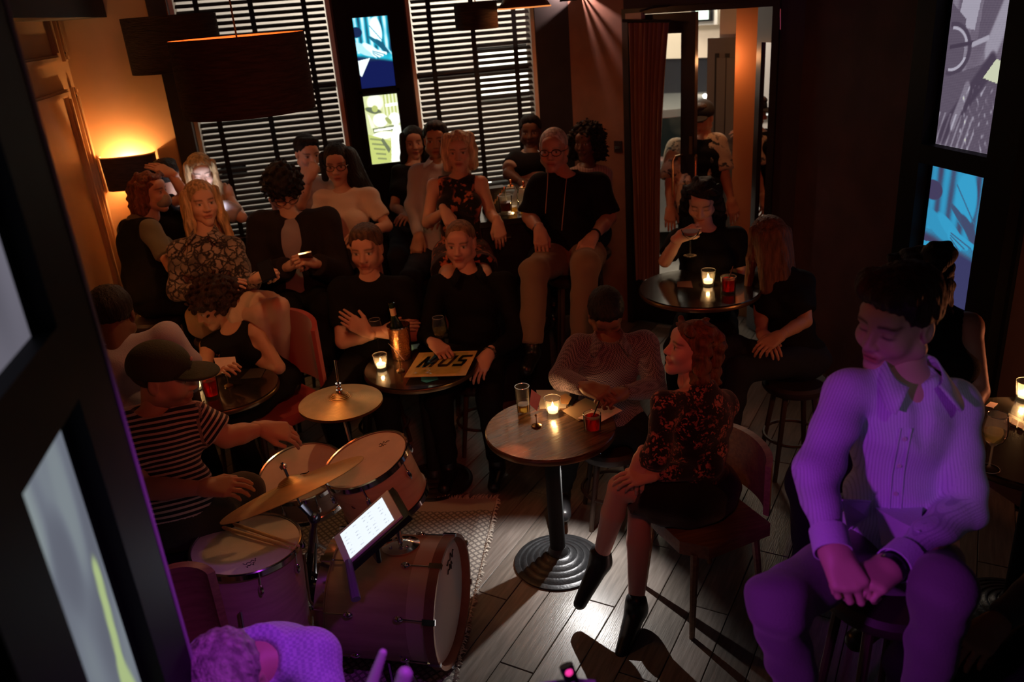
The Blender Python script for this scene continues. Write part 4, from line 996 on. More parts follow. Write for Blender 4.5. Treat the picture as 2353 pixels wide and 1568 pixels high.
# ------------------------------------------------------------------ backlit pictures: printed dots in front of a lamp box
def screen_mat(name, strength, dots=0.0, dotcol=(0, 0, 0), dscale=60):
    m = bpy.data.materials.new(name); m.use_nodes = True; nt = m.node_tree; nt.nodes.clear(); N, L = nt.nodes, nt.links
    o = N.new('ShaderNodeOutputMaterial'); e = N.new('ShaderNodeEmission'); a = N.new('ShaderNodeAttribute'); a.attribute_name = 'Col'
    e.inputs[1].default_value = strength
    if dots > 0:
        u = N.new('ShaderNodeAttribute'); u.attribute_name = 'UVc'
        sp = N.new('ShaderNodeSeparateColor'); L.new(u.outputs['Color'], sp.inputs[0])
        sn = []
        for i in (0, 1):
            k = N.new('ShaderNodeMath'); k.operation = 'MULTIPLY'; k.inputs[1].default_value = dscale * 2 * math.pi; L.new(sp.outputs[i], k.inputs[0])
            s = N.new('ShaderNodeMath'); s.operation = 'SINE'; L.new(k.outputs[0], s.inputs[0]); sn.append(s)
        ad = N.new('ShaderNodeMath'); ad.operation = 'ADD'; L.new(sn[0].outputs[0], ad.inputs[0]); L.new(sn[1].outputs[0], ad.inputs[1])
        # dot grows with the darkness stored in the alpha-like third channel
        th = N.new('ShaderNodeMath'); th.operation = 'MULTIPLY_ADD'; th.inputs[1].default_value = 4.0; th.inputs[2].default_value = -2.0; L.new(sp.outputs[2], th.inputs[0])
        gt = N.new('ShaderNodeMath'); gt.operation = 'LESS_THAN'; L.new(ad.outputs[0], gt.inputs[0]); L.new(th.outputs[0], gt.inputs[1])
        mx = N.new('ShaderNodeMix'); mx.data_type = 'RGBA'; mx.inputs[7].default_value = (*dotcol, 1)
        ml = N.new('ShaderNodeMath'); ml.operation = 'MULTIPLY'; ml.inputs[1].default_value = dots; L.new(gt.outputs[0], ml.inputs[0])
        L.new(ml.outputs[0], mx.inputs[0]); L.new(a.outputs['Color'], mx.inputs[6]); L.new(mx.outputs[2], e.inputs[0])
    else:
        L.new(a.outputs['Color'], e.inputs[0])
    L.new(e.outputs[0], o.inputs[0]); return m
def screen_mesh(name, o, ux, uy, w, h, paint, m, nx=90, ny=160, aspect=None):
    u, v = np.meshgrid(np.linspace(0, 1, nx + 1), np.linspace(0, 1, ny + 1))
    u = u.ravel(); v = v.ravel()
    V = np.asarray(o) + np.outer(u * w, ux) + np.outer(v * h, uy)
    i, j = np.meshgrid(np.arange(nx), np.arange(ny)); k = (j * (nx + 1) + i).ravel()
    Q = np.stack([k, k + 1, k + nx + 2, k + nx + 1], 1)
    col, dark = paint(u, 1 - v)
    return np_mesh(name, V, Q, m, False, attrs={'Col': col, 'UVc': np.stack([u, v * h / w, dark], 1)})
def sm(a, b, x): return sstep(a, b, x)
def blob(u, v, cu_, cv, ru, rv, rot=0.0, soft=0.25):
    c, s = math.cos(rot), math.sin(rot); x = (u - cu_) * c + (v - cv) * s; y = -(u - cu_) * s + (v - cv) * c
    return 1 - sm(1 - soft, 1 + soft, (x / ru) ** 2 + (y / rv) ** 2)
def seg(u, v, a, b, w):
    a = np.array(a); b = np.array(b); p = np.stack([u, v], 1) - a; ba = b - a; t = np.clip(p @ ba / (ba @ ba), 0, 1)
    return 1 - sm(w * 0.7, w * 1.2, np.linalg.norm(p - t[:, None] * ba, axis=1))
def polym(u, v, P):
    c = np.zeros(len(u), bool); n = len(P); j = n - 1
    for i in range(n):
        xi, yi = P[i]; xj, yj = P[j]
        c ^= ((yi > v) != (yj > v)) & (u < (xj - xi) * (v - yi) / (yj - yi + 1e-12) + xi); j = i
    return c.astype(float)
def vnoise(u, v, f, seed=0):
    return 0.5 + 0.25 * (np.sin(f * u * 6.1 + seed + 2 * np.sin(f * v * 3.3 + seed)) + np.sin(f * v * 7.3 + seed * 2 + 2 * np.sin(f * u * 4.1)))
def guitar_hand(light, mid, dark):
    """a plucking hand over a guitar, printed in one tint"""
    def paint(u, v):
        L = 0.45 + 0.35 * np.sin(u * 30) * (v < 0.5) + 0.2 * (vnoise(u, v, 3, 1) - 0.5)
        put_ = lambda m, val: np.where(m > 0.01, L * (1 - m) + val * m, L)
        L = put_(blob(u, v, 0.62, 0.20, 0.17, 0.20, -0.3), 1.0)
        L = put_(seg(u, v, (0.45, 0.12), (0.80, 0.36), 0.008), 0.3)
        L = put_(blob(u, v, 0.05, 0.20, 0.17, 0.075, 0, 0.15), 0.0)
        L = put_(blob(u, v, 0.65, 0.38, 0.30, 0.035, 0.4), 0.15); L = put_(blob(u, v, 0.75, 0.42, 0.2, 0.05, 0.5), 0.1)
        L = put_(blob(u, v, 0.22, 0.45, 0.36, 0.075, 0.25), 0.75); L = put_(blob(u, v, 0.45, 0.46, 0.28, 0.055, 0.35), 0.95)
        for k in range(4): L = put_(seg(u, v, (0.42, 0.455 + 0.015 * k), (0.84 - 0.1 * k, 0.525 + 0.018 * k), 0.022), 1.0)
        for k in range(3): L = put_(seg(u, v, (0.45, 0.475 + 0.018 * k), (0.80 - 0.1 * k, 0.54 + 0.018 * k), 0.006), 0.25)
        lo_ = sm(0.50, 0.56, v - 0.10 * u)
        L = L * (1 - lo_)
        L = put_(polym(u, v, [(0.0, 0.60), (0.36, 0.57), (0.05, 0.83), (0.0, 0.80)]), 1.0)
        L = put_(seg(u, v, (0.85, 0.42), (1.0, 0.54), 0.014), 0.7)
        L = np.clip(L, 0, 1)[:, None]
        d, m_, l = map(np.asarray, (dark, mid, light))
        C = np.where(L < 0.5, d + (m_ - d) * L * 2, m_ + (l - m_) * (L * 2 - 1))
        return C, np.clip(0.75 - L[:, 0], 0.0, 1) * (v < 0.62)
    return paint
def harmonica(light, mid, dark):
    """a player cupping a harmonica, printed in one tint"""
    def paint(u, v):
        L = 0.62 + 0.15 * np.sin(u * 60) * (u > 0.55) * (v < 0.3)
        put_ = lambda m, val: np.where(m > 0.01, L * (1 - m) + val * m, L)
        L = put_(blob(u, v, 0.33, 0.10, 0.24, 0.12), 0.85)
        L = put_(blob(u, v, 0.25, 0.215, 0.24, 0.045, 0.15), 0.12); L = put_(blob(u, v, 0.30, 0.19, 0.09, 0.05), 0.45)
        L = put_(polym(u, v, [(0.62, 0.135), (1.0, 0.125), (1.0, 0.17), (0.62, 0.18)]), 1.0)
        L = put_(blob(u, v, 0.42, 0.36, 0.22, 0.10), 0.95); L = put_(blob(u, v, 0.85, 0.36, 0.18, 0.09), 1.0)
        L = put_(polym(u, v, [(0.05, 0.25), (0.12, 0.28), (0.24, 0.46), (0.12, 0.47)]), 0.8)
        L = put_(blob(u, v, 0.66, 0.38, 0.10, 0.04, 0.4), 0.35)
        L = put_(polym(u, v, [(0.16, 0.475), (0.82, 0.45), (0.84, 0.525), (0.18, 0.55)]), 0.18); L = put_(polym(u, v, [(0.20, 0.49), (0.80, 0.475), (0.80, 0.51), (0.20, 0.525)]), 0.95)
        L = put_(blob(u, v, 0.45, 0.585, 0.32, 0.06), 0.92)
        L = put_(polym(u, v, [(0.0, 0.55), (0.25, 0.60), (0.75, 0.70), (0.55, 1.0), (0.0, 1.0)]), 0.50)
        for k in range(5): L = put_(seg(u, v, (0.05 + 0.04 * k, 0.62 + 0.075 * k), (0.45, 0.66 + 0.07 * k), 0.014), 0.25)
        L = put_(polym(u, v, [(0.42, 0.62), (0.62, 0.80), (0.55, 0.86), (0.36, 0.66)]), 0.15)
        L = put_(polym(u, v, [(0.85, 0.40), (1.0, 0.48), (1.0, 1.0), (0.60, 1.0), (0.68, 0.62)]), 1.0)
        L = np.clip(L, 0, 1)[:, None]; d, m_, l = map(np.asarray, (dark, mid, light))
        return np.where(L < 0.5, d + (m_ - d) * L * 2, m_ + (l - m_) * (L * 2 - 1)), np.clip(0.68 - L[:, 0] * 0.75, 0, 1)
    return paint
def bandstand(light, mid, dark):
    """a drummer's hands, ring and cymbal stand, printed in grey lilac"""
    def paint(u, v):
        L = 0.50 + 0.12 * np.sin(u * 26) * (u < 0.35) + 0.1 * (vnoise(u, v, 2.5, 3) - 0.5)
        put_ = lambda m, val: np.where(m > 0.01, L * (1 - m) + val * m, L)
        L = put_(polym(u, v, [(0.20, 0.0), (0.48, 0.0), (0.40, 0.32), (0.12, 0.30)]), 0.88)
        L = put_(polym(u, v, [(0.50, 0.0), (1.0, 0.0), (1.0, 0.30), (0.46, 0.40)]), 0.36)
        L = put_(seg(u, v, (0.92, 0.10), (0.68, 0.42), 0.09), 0.80)
        L = put_(polym(u, v, [(0.0, 0.17), (0.25, 0.26), (0.3, 0.62), (0.0, 0.6)]), 0.34)
        ring = np.abs(np.hypot((u - 0.08) / 0.28, (v - 0.43) / 0.14) - 1); L = put_((1 - sm(0.06, 0.14, ring)) * (u > 0.02), 0.16)
        ring2 = np.abs(np.hypot((u - 0.08) / 0.24, (v - 0.43) / 0.12) - 1); L = put_((1 - sm(0.05, 0.10, ring2)) * (u > 0.06) * np.where(np.abs(v - 0.43) > 0.04, 1, 0), 0.98)
        L = put_(seg(u, v, (0.05, 0.42), (0.45, 0.385), 0.012), 0.1); L = put_(seg(u, v, (0.4, 0.40), (0.62, 0.36), 0.016), 0.9)
        L = put_(polym(u, v, [(0.0, 0.60), (0.62, 0.50), (1.0, 0.58), (1.0, 1.0), (0.0, 1.0)]), 0.34)
        L = put_(seg(u, v, (0.72, 0.50), (0.1, 0.93), 0.07), 0.12); L = put_(seg(u, v, (0.40, 0.65), (0.25, 0.86), 0.05), 0.6)
        L = put_(polym(u, v, [(0.78, 0.47), (1.0, 0.50), (1.0, 0.62), (0.62, 0.58)]), 1.25)
        n = vnoise(u, v, 14, 2) * vnoise(u, v, 9, 5); L = np.where((v > 0.62) & (u > 0.35), L + 0.9 * np.clip(n - 0.33, 0, 1), L)
        L = np.where((v > 0.80) & (u < 0.6), L + 0.35 * np.clip(np.sin(u * 70 + v * 40), 0, 1), L)
        L = np.clip(L, 0, 1.3)[:, None]; d, m_, l = map(np.asarray, (dark, mid, light))
        C = np.where(L < 0.5, d + (m_ - d) * L * 2, m_ + (l - m_) * np.clip(L * 2 - 1, 0, 1.6))
        C = np.where(L > 1.05, np.array([0.95, 1.0, 0.72]), C)
        return C, np.clip(0.74 - L[:, 0] * 0.75, 0, 1)
    return paint
def grey_blur(a, b_, c):
    """a soft grey green print with a pale diagonal stem"""
    def paint(u, v):
        L = 0.42 + 0.35 * (vnoise(u, v * 0.8, 1.6, 4) - 0.5)
        put_ = lambda m, val: np.where(m > 0.01, L * (1 - m) + val * m, L)
        L = put_(blob(u, v, 0.2, 0.10, 0.18, 0.16, 0.2, 0.9), 0.85); L = put_(blob(u, v, 0.75, 0.17, 0.12, 0.20, 0.2, 0.9), 0.70); L = put_(blob(u, v, 0.5, 0.28, 0.15, 0.12, 0, 0.9), 0.25)
        L = np.clip(L, 0, 1)[:, None]; a_, bb, cc = map(np.asarray, (a, b_, c)); C = np.where(L < 0.5, a_ + (bb - a_) * L * 2, bb + (cc - bb) * (L * 2 - 1))
        st = np.clip(seg(u, v, (0.86, 0.42), (0.76, 0.72), 0.055) + seg(u, v, (0.76, 0.70), (0.98, 1.0), 0.08), 0, 1)[:, None]
        return C * (1 - st) + np.array([0.62, 0.78, 0.36]) * st, np.zeros(len(u))
    return paint
bp_m = mat('panel_black_satin', (0.006, 0.006, 0.007), 0.55, spec=0.12)
# pair on the window wall
mx0, mx1 = wx(808, 40), wx(898, 120)
mp = thing('backlit_picture_panel', 'tall black panel between the blinds with cyan and yellow backlit pictures', 'light box', ((mx0 + mx1) / 2, YW - 0.06, 1.35), 'backlit picture panels')
b = MB(); f0, f1 = W1[1] + 0.015, W2[0] - 0.015; b.box(((f0 + f1) / 2, YW - 0.025, 1.95), (f1 - f0, 0.05, 1.7)); b.build('back_board', bp_m, mp, True)
zu1, zu0, zl1, zl0 = wz(845, 39), wz(865, 199), wz(868, 217), wz(880, 372)
for nm_, z0, z1, pt, stv, ds in (('upper_screen', zu0, zu1, guitar_hand((0.85, 1.0, 1.0), (0.02, 0.52, 0.70), (0.006, 0.010, 0.075)), 1.25, 34), ('lower_screen', zl0, zl1, harmonica((1.0, 1.0, 0.95), (0.50, 0.56, 0.16), (0.02, 0.03, 0.06)), 1.35, 34)):
    me = screen_mesh(nm_, (mx0, YW - 0.062, z0), (1, 0, 0), (0, 0, 1), mx1 - mx0, z1 - z0, pt, screen_mat(nm_ + '_cyan_yellow', stv, 0.35, (0.02, 0.05, 0.08), ds)); put(nm_, me, mp, True)
b = MB()
for z in (zu1 + 0.012, (zu0 + zl1) / 2, zl0 - 0.012): b.box(((mx0 + mx1) / 2, YW - 0.06, z), (mx1 - mx0 + 0.05, 0.03, 0.022))
for x in (mx0 - 0.012, mx1 + 0.012): b.box((x, YW - 0.06, (zu1 + zl0) / 2), (0.022, 0.03, zu1 - zl0)); 
b.build('frame', bp_m, mp, True)
# pair on the right wall
XP = XR - 0.0
ya, yb = 3.225, 3.635
rp = thing('backlit_picture_panel', 'large black panel behind the man in the pale shirt with grey and blue backlit pictures', 'light box', (XR, 3.43, 0.85), 'backlit picture panels')
b = MB(); b.box((XR - 0.01, 3.43, 1.62), (0.02, 0.80, 2.3)); b.build('back_board', bp_m, rp, True)
for nm_, z0, z1, pt, stv, ds in (('upper_screen', 1.628, 2.42, bandstand((0.70, 0.66, 0.80), (0.27, 0.22, 0.30), (0.055, 0.035, 0.07)), 0.62, 58), ('lower_screen', 0.853, 1.535, guitar_hand((0.05, 0.45, 0.78), (0.04, 0.32, 0.58), (0.055, 0.055, 0.16)), 0.75, 58)):
    me = screen_mesh(nm_, (XR - 0.022, yb, z0), (0, -1, 0), (0, 0, 1), yb - ya, z1 - z0, pt, screen_mat(nm_ + '_lilac_blue', stv, 0.55, (0.10, 0.07, 0.12), ds), 110, 200); put(nm_, me, rp, True)
b = MB()
for y0, y1 in ((yb + 0.035, yb + 0.17), (ya - 0.17, ya - 0.0)): b.box((XR - 0.04, (y0 + y1) / 2, 1.62), (0.08, y1 - y0, 2.3))
for z0, z1 in ((0.47, 0.853), (1.535, 1.628), (2.42, 2.77)): b.box((XR - 0.04, (ya + yb) / 2 + 0.017, (z0 + z1) / 2), (0.08, yb - ya + 0.035, z1 - z0))
b.build('frame', bp_m, rp, True)
# tower beside the camera
XT = -0.45
tp = thing('backlit_picture_panel', 'near black panel at the picture edge with blurred grey green backlit pictures', 'light box', (XT - 0.1, 1.2, 0), 'backlit picture panels')
y0, y1 = 1.045, 1.31
b = MB(); b.box((XT - 0.09, 1.21, 1.5), (0.10, 0.64, 2.9)); b.build('back_board', bp_m, tp, True)
for nm_, z0, z1, pt in (('upper_screen', 2.03, 2.75, lambda u, v: (np.tile([0.20, 0.19, 0.24], (len(u), 1)) * (0.75 + 0.5 * vnoise(u, v, 1.2, 2))[:, None], np.zeros(len(u)))), ('lower_screen', 1.20, 1.905, grey_blur((0.12, 0.12, 0.17), (0.25, 0.28, 0.34), (0.42, 0.50, 0.50)))):
    me = screen_mesh(nm_, (XT - 0.03, y0, z0), (0, 1, 0), (0, 0, 1), y1 - y0, z1 - z0, pt, screen_mat(nm_ + '_grey', 0.62), 40, 80); put(nm_, me, tp, True)
b = MB()
for (a0_, a1_) in ((0.88, y0), (y1 + 0.03, 1.53)): b.box((XT - 0.02, (a0_ + a1_) / 2, 1.5), (0.04, a1_ - a0_, 2.9))
for z0, z1 in ((0.05, 1.20), (1.905, 2.03), (2.75, 2.95)): b.box((XT - 0.02, (y0 + y1 + 0.03) / 2, (z0 + z1) / 2), (0.04, y1 + 0.03 - y0, z1 - z0))
b.build('frame', bp_m, tp, True)
b = MB(); b.tube([(XT - 0.004, 1.532, 0.05), (XT - 0.004, 1.532, 2.95)], 0.009, 8); b.build('edge_bead', mat('edge_bead_satin', (0.35, 0.33, 0.36), 0.5), tp, True, True)

tp.rotation_euler = (0, 0, 0)
# dark bulkhead above the left wall
q = atplane(180, 40, LA + LN * 0.35, LN); zb_ = 2.36
s_e = np.dot(atplane(292, 34, LA + LN * 0.30, LN) - LA, LU)
b = MB(); lbox(b, -2.6, s_e, atplane(200, 40, LA + LN * 0.30, LN)[2], CEIL, 0.0, 0.30); tag(b.build('trim_2', mat('bulkhead_black', (0.012, 0.01, 0.01), 0.7)), kind='structure')
lamp('porch_lamp', 'POINT', P_(dpt(1630, 200)[0] - 0.08, 1.95, 0.30), (1.0, 0.42, 0.16), 3.0, 0.03)
lamp('red_side_fill', 'POINT', (2.74, 2.02, 1.10), (1.0, 0.30, 0.12), 6.0, 0.03)  # unseen lamp added to warm the bare arm and shoulder at the right
# ------------------------------------------------------------------ lamps
shade_m = mat('dark_pleated_shade', (0.035, 0.022, 0.015), 0.9, noise=0.4, nscale=14, stretch=(1, 1, 9), bump=0.9, bscale=26)
lining_m = mat('copper_lining', (0.80, 0.26, 0.08), 0.45)
bulb_m = mat('warm_bulb', (1, 0.8, 0.5), 0.4, emit=(1.0, 0.55, 0.22), estr=6)
def pendant(label, c, r, h, energy, r2=None, up=True):
    c = np.asarray(c); r2 = r2 or r
    t = thing('pendant_lamp', label, 'pendant lamp', c - Z3 * h / 2, 'pendant lamps')
    n = 64; v = []; 
    b = MB()
    prof = [(r2, 0), (r2 + (r - r2) * 0.25, h * 0.25), (r2 + (r - r2) * 0.5, h * 0.5), (r2 + (r - r2) * 0.75, h * 0.75), (r, h)]
    b.lathe(prof, n, caps=False); b.build('shade', shade_m, t, smooth=True)
    b = MB(); b.lathe([(q - 0.004, z) for q, z in prof][::-1], n, caps=False); b.build('lining', lining_m, t, smooth=True)
    b = MB(); b.tube([(0, 0, h * 0.62), (0, 0, CEIL - (c[2] - h / 2))], 0.004, 6); b.build('cord', mat('black_cord', (0.01, 0.01, 0.01), 0.6), t)
    b = MB()
    for k in range(3):
        a = k * 2.094 + 0.5; b.tube([(0, 0, h * 0.84), (r * 0.99 * math.cos(a), r * 0.99 * math.sin(a), h * 0.97)], 0.003, 5)
    b.lathe([(0.018, h * 0.75), (0.02, h * 0.78), (0.02, h * 0.88), (0.008, h * 0.9)], 12); b.build('fitting', mat('black_cord', (0.01, 0.01, 0.01), 0.6), t)
    b = MB(); b.lathe([(0.006, h * 0.76), (0.024, h * 0.72), (0.03, h * 0.66), (0.022, h * 0.58), (0.012, h * 0.52)][::-1], 14); b.build('bulb', bulb_m, t, smooth=True)
    l = lamp('pendant_glow', 'POINT', c - Z3 * h * 0.04, (1.0, 0.46, 0.17) if r > 0.2 else (1.0, 0.58, 0.32), energy, 0.03)
    return t
pendant('big dark drum pendant shade with glowing copper lining over the drummer', atd(560, 172, 3.4), 0.268, 0.30, 9)
pendant('dark drum pendant shade half behind the big one near the ochre wall', atd(400, 100, 4.6), 0.25, 0.29, 2.8)
pendant('small dark drum pendant shade in front of the pale blind', atd(1094, 36, 5.3), 0.138, 0.165, 5.5)
dm = thing('pendant_lamp', 'shallow dome pendant with glowing orange rim at the top edge', 'pendant lamp', atd(1205, 17, 5.2), 'pendant lamps')
b = MB(); b.lathe([(0.165, 0), (0.160, 0.012), (0.13, 0.055), (0.07, 0.10), (0.02, 0.12)], 48, caps=False); b.build('shade', mat('dome_shade', (0.10, 0.05, 0.03), 0.5), dm, smooth=True)
b = MB(); b.lathe([(0.018, 0.112), (0.066, 0.094), (0.124, 0.05), (0.155, 0.010), (0.163, 0.001)], 48, caps=False); b.build('lining', mat('dome_lining', (0.9, 0.36, 0.12), 0.4), dm, smooth=True)
b = MB(); b.tube([(0, 0, 0.11), (0, 0, CEIL - dm.location[2])], 0.004, 6); b.build('cord', mat('black_cord', (0.01, 0.01, 0.01), 0.6), dm)
b = MB(); b.sphere((0, 0, 0.055), 0.028, 12, 8); b.build('bulb', bulb_m, dm, smooth=True)
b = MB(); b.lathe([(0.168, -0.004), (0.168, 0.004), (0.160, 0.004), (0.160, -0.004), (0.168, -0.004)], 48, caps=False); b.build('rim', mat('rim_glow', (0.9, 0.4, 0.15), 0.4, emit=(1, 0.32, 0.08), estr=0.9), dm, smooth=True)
lamp('dome_glow', 'POINT', Vector(dm.location) - Vector((0, 0, 0.02)), (1.0, 0.4, 0.14), 1.5, 0.03)

def sconce(label, base, U_, N_, energy):
    """half round shade open above and below, standing off a wall with normal N_"""
    base = np.asarray(base, float); AX_ = np.array([U_, N_, Z3])
    t = thing('wall_sconce', label, 'wall lamp', base - Z3 * 0.12, 'wall sconces')
    n = 28; w, dp_, h = 0.178, 0.13, 0.225; v = []
    for zi, sc_ in ((-h / 2, 0.97), (h / 2, 1.0)):
        for i in range(n + 1):
            a = math.pi * i / n; v.append(base + U_ * w * sc_ * math.copysign(abs(math.cos(a)) ** 0.7, math.cos(a)) + N_ * (0.006 + dp_ * sc_ * math.sin(a) ** 0.7) + Z3 * zi)
    f = [(i, i + 1, n + 2 + i, n + 1 + i) for i in range(n)]
    b = MB(); b.add(v, f); b.build('shade', shade_m, t, True, True)
    v2 = [base + (np.asarray(p) - base) * 0.97 + (np.asarray(p) - base) * 0.03 * np.array([0, 0, 1.0]) for p in v]
    b = MB(); b.add(v2, [q[::-1] for q in f]); b.build('lining', mat('sconce_lining', (0.85, 0.55, 0.28), 0.6), t, True, True)
    b = MB(); b.tube([v[n + 1 + i] for i in range(n + 1)], 0.005, 6); b.build('rim', mat('sconce_rim', (0.9, 0.7, 0.45), 0.5), t, True, True)
    b = MB(); b.box(base + N_ * 0.008, (0.06, 0.016, 0.09), AX_); b.build('back_plate', brass, t, True)
    b = MB(); b.sphere(base + N_ * 0.062 - Z3 * 0.02, 0.024, 12, 8); b.build('bulb', bulb_m, t, True, True)
    lamp('sconce_glow', 'POINT', base + N_ * 0.060 + Z3 * 0.030, (1.0, 0.53, 0.20), energy, 0.012)
    return t
SC1 = sconce('dark half round wall sconce throwing warm light up the ochre wall', aty(303, 392, YW - 0.03), np.array([1.0, 0, 0]), np.array([0, -1.0, 0]), 17)
zs_ = aty(303, 392, YW)[2]
p2_ = atplane(48, 500, LA, LN)
sconce('wall sconce on the panelled wall, hidden behind the near panel', np.array([XL, p2_[1] - 0.06, zs_ - 0.05]), np.array([0, 1.0, 0]), np.array([1.0, 0, 0]), 8)

# ------------------------------------------------------------------ tables
wood_top = mat('dark_walnut_top', (0.15, 0.085, 0.05), 0.22, color2=(0.05, 0.028, 0.017), nscale=6, stretch=(1.2, 14, 14), bump=0.10, bscale=24, coat=0.25)
black_top = mat('black_lacquer_top', (0.02, 0.015, 0.013), 0.16, noise=0.3, nscale=5, coat=0.4)
iron = mat('cast_iron', (0.045, 0.045, 0.048), 0.38, 0.6, noise=0.15, nscale=30, bump=0.15, bscale=90)
edge_m = mat('brass_edge', (0.30, 0.18, 0.09), 0.3, 0.9)
def cafe_table(label, c, z, r, top_m=black_top, rings=True, rot=0.0):
    t = thing('cafe_table', label, 'table', (c[0], c[1], 0), 'round cafe tables', rot)
    b = MB(); b.lathe([(r - 0.012, z - 0.032), (r, z - 0.028), (r, z - 0.004), (r - 0.004, z), (0.001, z)], 72); b.build('tabletop', top_m, t, smooth=True)
    b = MB(); b.lathe([(r + 0.0006, z - 0.026), (r + 0.002, z - 0.022), (r + 0.002, z - 0.008), (r + 0.0006, z - 0.005)], 72, caps=False); b.build('edge_band', edge_m, t, smooth=True)
    b = MB(); b.lathe([(0.036, 0.05), (0.036, z - 0.06), (0.12, z - 0.05), (0.12, z - 0.033)], 24); b.build('post', mat('shaded_black_post', (0.012, 0.012, 0.012), 0.7, spec=0.2), t, smooth=True)  # post coloured blacker than the iron base to imitate an unlit silhouette
    pr = [(0.001, 0.0), (0.205, 0.0), (0.207, 0.010)]
    R = 0.207
    for k in range(5):
        r0 = R - 0.032 * k
        pr += [(r0 - 0.010, 0.014 + 0.011 * k), (r0 - 0.022, 0.016 + 0.011 * k), (r0 - 0.026, 0.011 + 0.011 * k), (r0 - 0.031, 0.014 + 0.011 * k)]
    pr += [(0.045, 0.075), (0.037, 0.09), (0.001, 0.09)]
    b = MB(); b.lathe(pr, 64); b.build('base', iron, t, smooth=True)
    return t
T1 = (atz(1255, 980, 0.72)[:2] + atz(1292, 1282, 0.03)[:2]) / 2; Z1 = 0.72
T1 = np.array([T1[0], T1[1]])
cafe_table('round walnut cafe table with a lit candle and ringed iron base', T1, Z1, 0.285, wood_top, rot=0.35)
T2 = atz(968, 838, 0.72)[:2]; cafe_table('round black table holding the copper wine cooler and gold record sleeve', T2, 0.72, 0.30)
T3 = atz(515, 893, 0.80)[:2]; cafe_table('round black table with red highball glass behind the drummer', T3, 0.80, 0.26)
T4 = atz(1607, 660, 1.0)[:2]; Z4 = 1.0; cafe_table('tall round black table with candle and red tumbler by the entrance', T4, Z4, 0.31)
T5 = np.array([2.42, 2.20]); Z5 = 0.80; cafe_table('dark round table with wine glass at the far right edge', T5, Z5, 0.36)

# ------------------------------------------------------------------ glassware (local: base at the origin)
GL = thin_glass('clear_glass', (0.98, 0.98, 0.98), 0.10, 0.05)
flame_m = mat('flame', (1, 0.8, 0.4), 0.5, emit=(1.0, 0.62, 0.22), estr=26)
wax_m = mat('flame_lit_wax', (0.95, 0.78, 0.55), 0.5, emit=(1.0, 0.60, 0.26), estr=2.2)  # wax emission imitates the flame's light inside it
def glass_shell(prof, n=28, th=0.0025):
    """outer wall, thick base, inner wall"""
    b = MB(); inn = [(max(r - th, 0.0005), z) for r, z in prof[1:]][::-1]; inn = inn[:-1] + [(inn[-1][0], prof[0][1] + 0.010), (0.0005, prof[0][1] + 0.010)]
    b.lathe([(0.0005, prof[0][1])] + list(prof) + inn, n, caps=False); return b
_tm = {}
rim_m = mat('rim_glint', (0.75, 0.75, 0.75), 0.12, 0.7)  # pale metallic ring added to imitate candle glints on glass rims
def rim(t, r, z):
    b = MB(); b.tube([(r * math.cos(q), r * math.sin(q), z) for q in np.linspace(0, 2 * math.pi, 33)], 0.0013, 6); return b.build('rim', rim_m, t, smooth=True)
def tumbler_mesh(h, r0, r1):
    k = (h, r0, r1)
    if k not in _tm: _tm[k] = glass_shell([(r0, 0), (r0, 0.012), (r0 + (r1 - r0) * 0.5, h * 0.5), (r1, h)]).mesh('glass_wall', GL, True)
    return _tm[k]
def candle(label, p, energy, h=0.082, r0=0.028, r1=0.038):
    t = thing('candle_glass', label, 'candle', p, 'tea lights in tumblers')
    put('glass_wall', tumbler_mesh(h, r0, r1), t); rim(t, r1 - 0.001, h)
    b = MB(); b.lathe([(0.0235, 0.013), (0.0240, 0.030), (0.018, 0.033), (0.001, 0.031)], 20); b.build('tea_light', wax_m, t, smooth=True)
    b = MB(); b.lathe([(0.0015, 0.033), (0.005, 0.040), (0.0055, 0.045), (0.003, 0.054), (0.0004, 0.062)], 10); b.build('flame', flame_m, t, smooth=True)
    b = MB(); b.tube([(0, 0, 0.030), (0.001, 0, 0.039)], 0.001, 5); b.build('wick', mat('black_cord', (0.01, 0.01, 0.01), 0.6), t)
    lamp('candle_glow', 'POINT', Vector(t.location) + Vector((0, 0, 0.050)), (1.0, 0.50, 0.17), energy, 0.006)
    return t
def drink(label, p, h, r0, r1, fill, liq, ice=2, straw=None, group='drinks glasses'):
    t = thing('drinking_glass', label, 'glass', p, group)
    put('glass_wall', tumbler_mesh(h, r0, r1), t); rim(t, r1 - 0.001, h)
    rf = r0 + (r1 - r0) * fill - 0.004
    b = MB(); b.lathe([(0.001, 0.013), (r0 - 0.004, 0.013), (rf, h * fill), (0.001, h * fill)], 24, caps=False); b.build('drink', liq, t, smooth=True)
    rg = random.Random(int(h * 1e4) + int(p[0] * 100))
    for k in range(ice):
        bb = MB(); a = rg.random() * 3; ax_ = np.array([[math.cos(a), math.sin(a), 0], [-math.sin(a) * 0.9, math.cos(a) * 0.9, 0.43], [0.3, -0.3, 0.9]]); ax_ = np.array([nrm(q) for q in ax_])
        bb.box((rg.uniform(-0.4, 0.4) * r0, rg.uniform(-0.4, 0.4) * r0, h * fill - 0.012 - 0.022 * (k // 2)), (0.02, 0.02, 0.02), ax_); bb.build('ice_cube', thin_glass('ice', (0.95, 0.9, 0.88), 0.45), t)
    if straw: bb = MB(); bb.tube([(-r0 * 0.5, 0, 0.016), (r1 * 0.8 + straw[0], straw[1], h + 0.045)], 0.003, 6); bb.build('stirrer', mat('black_stirrer', (0.01, 0.01, 0.01), 0.3), t)
    return t
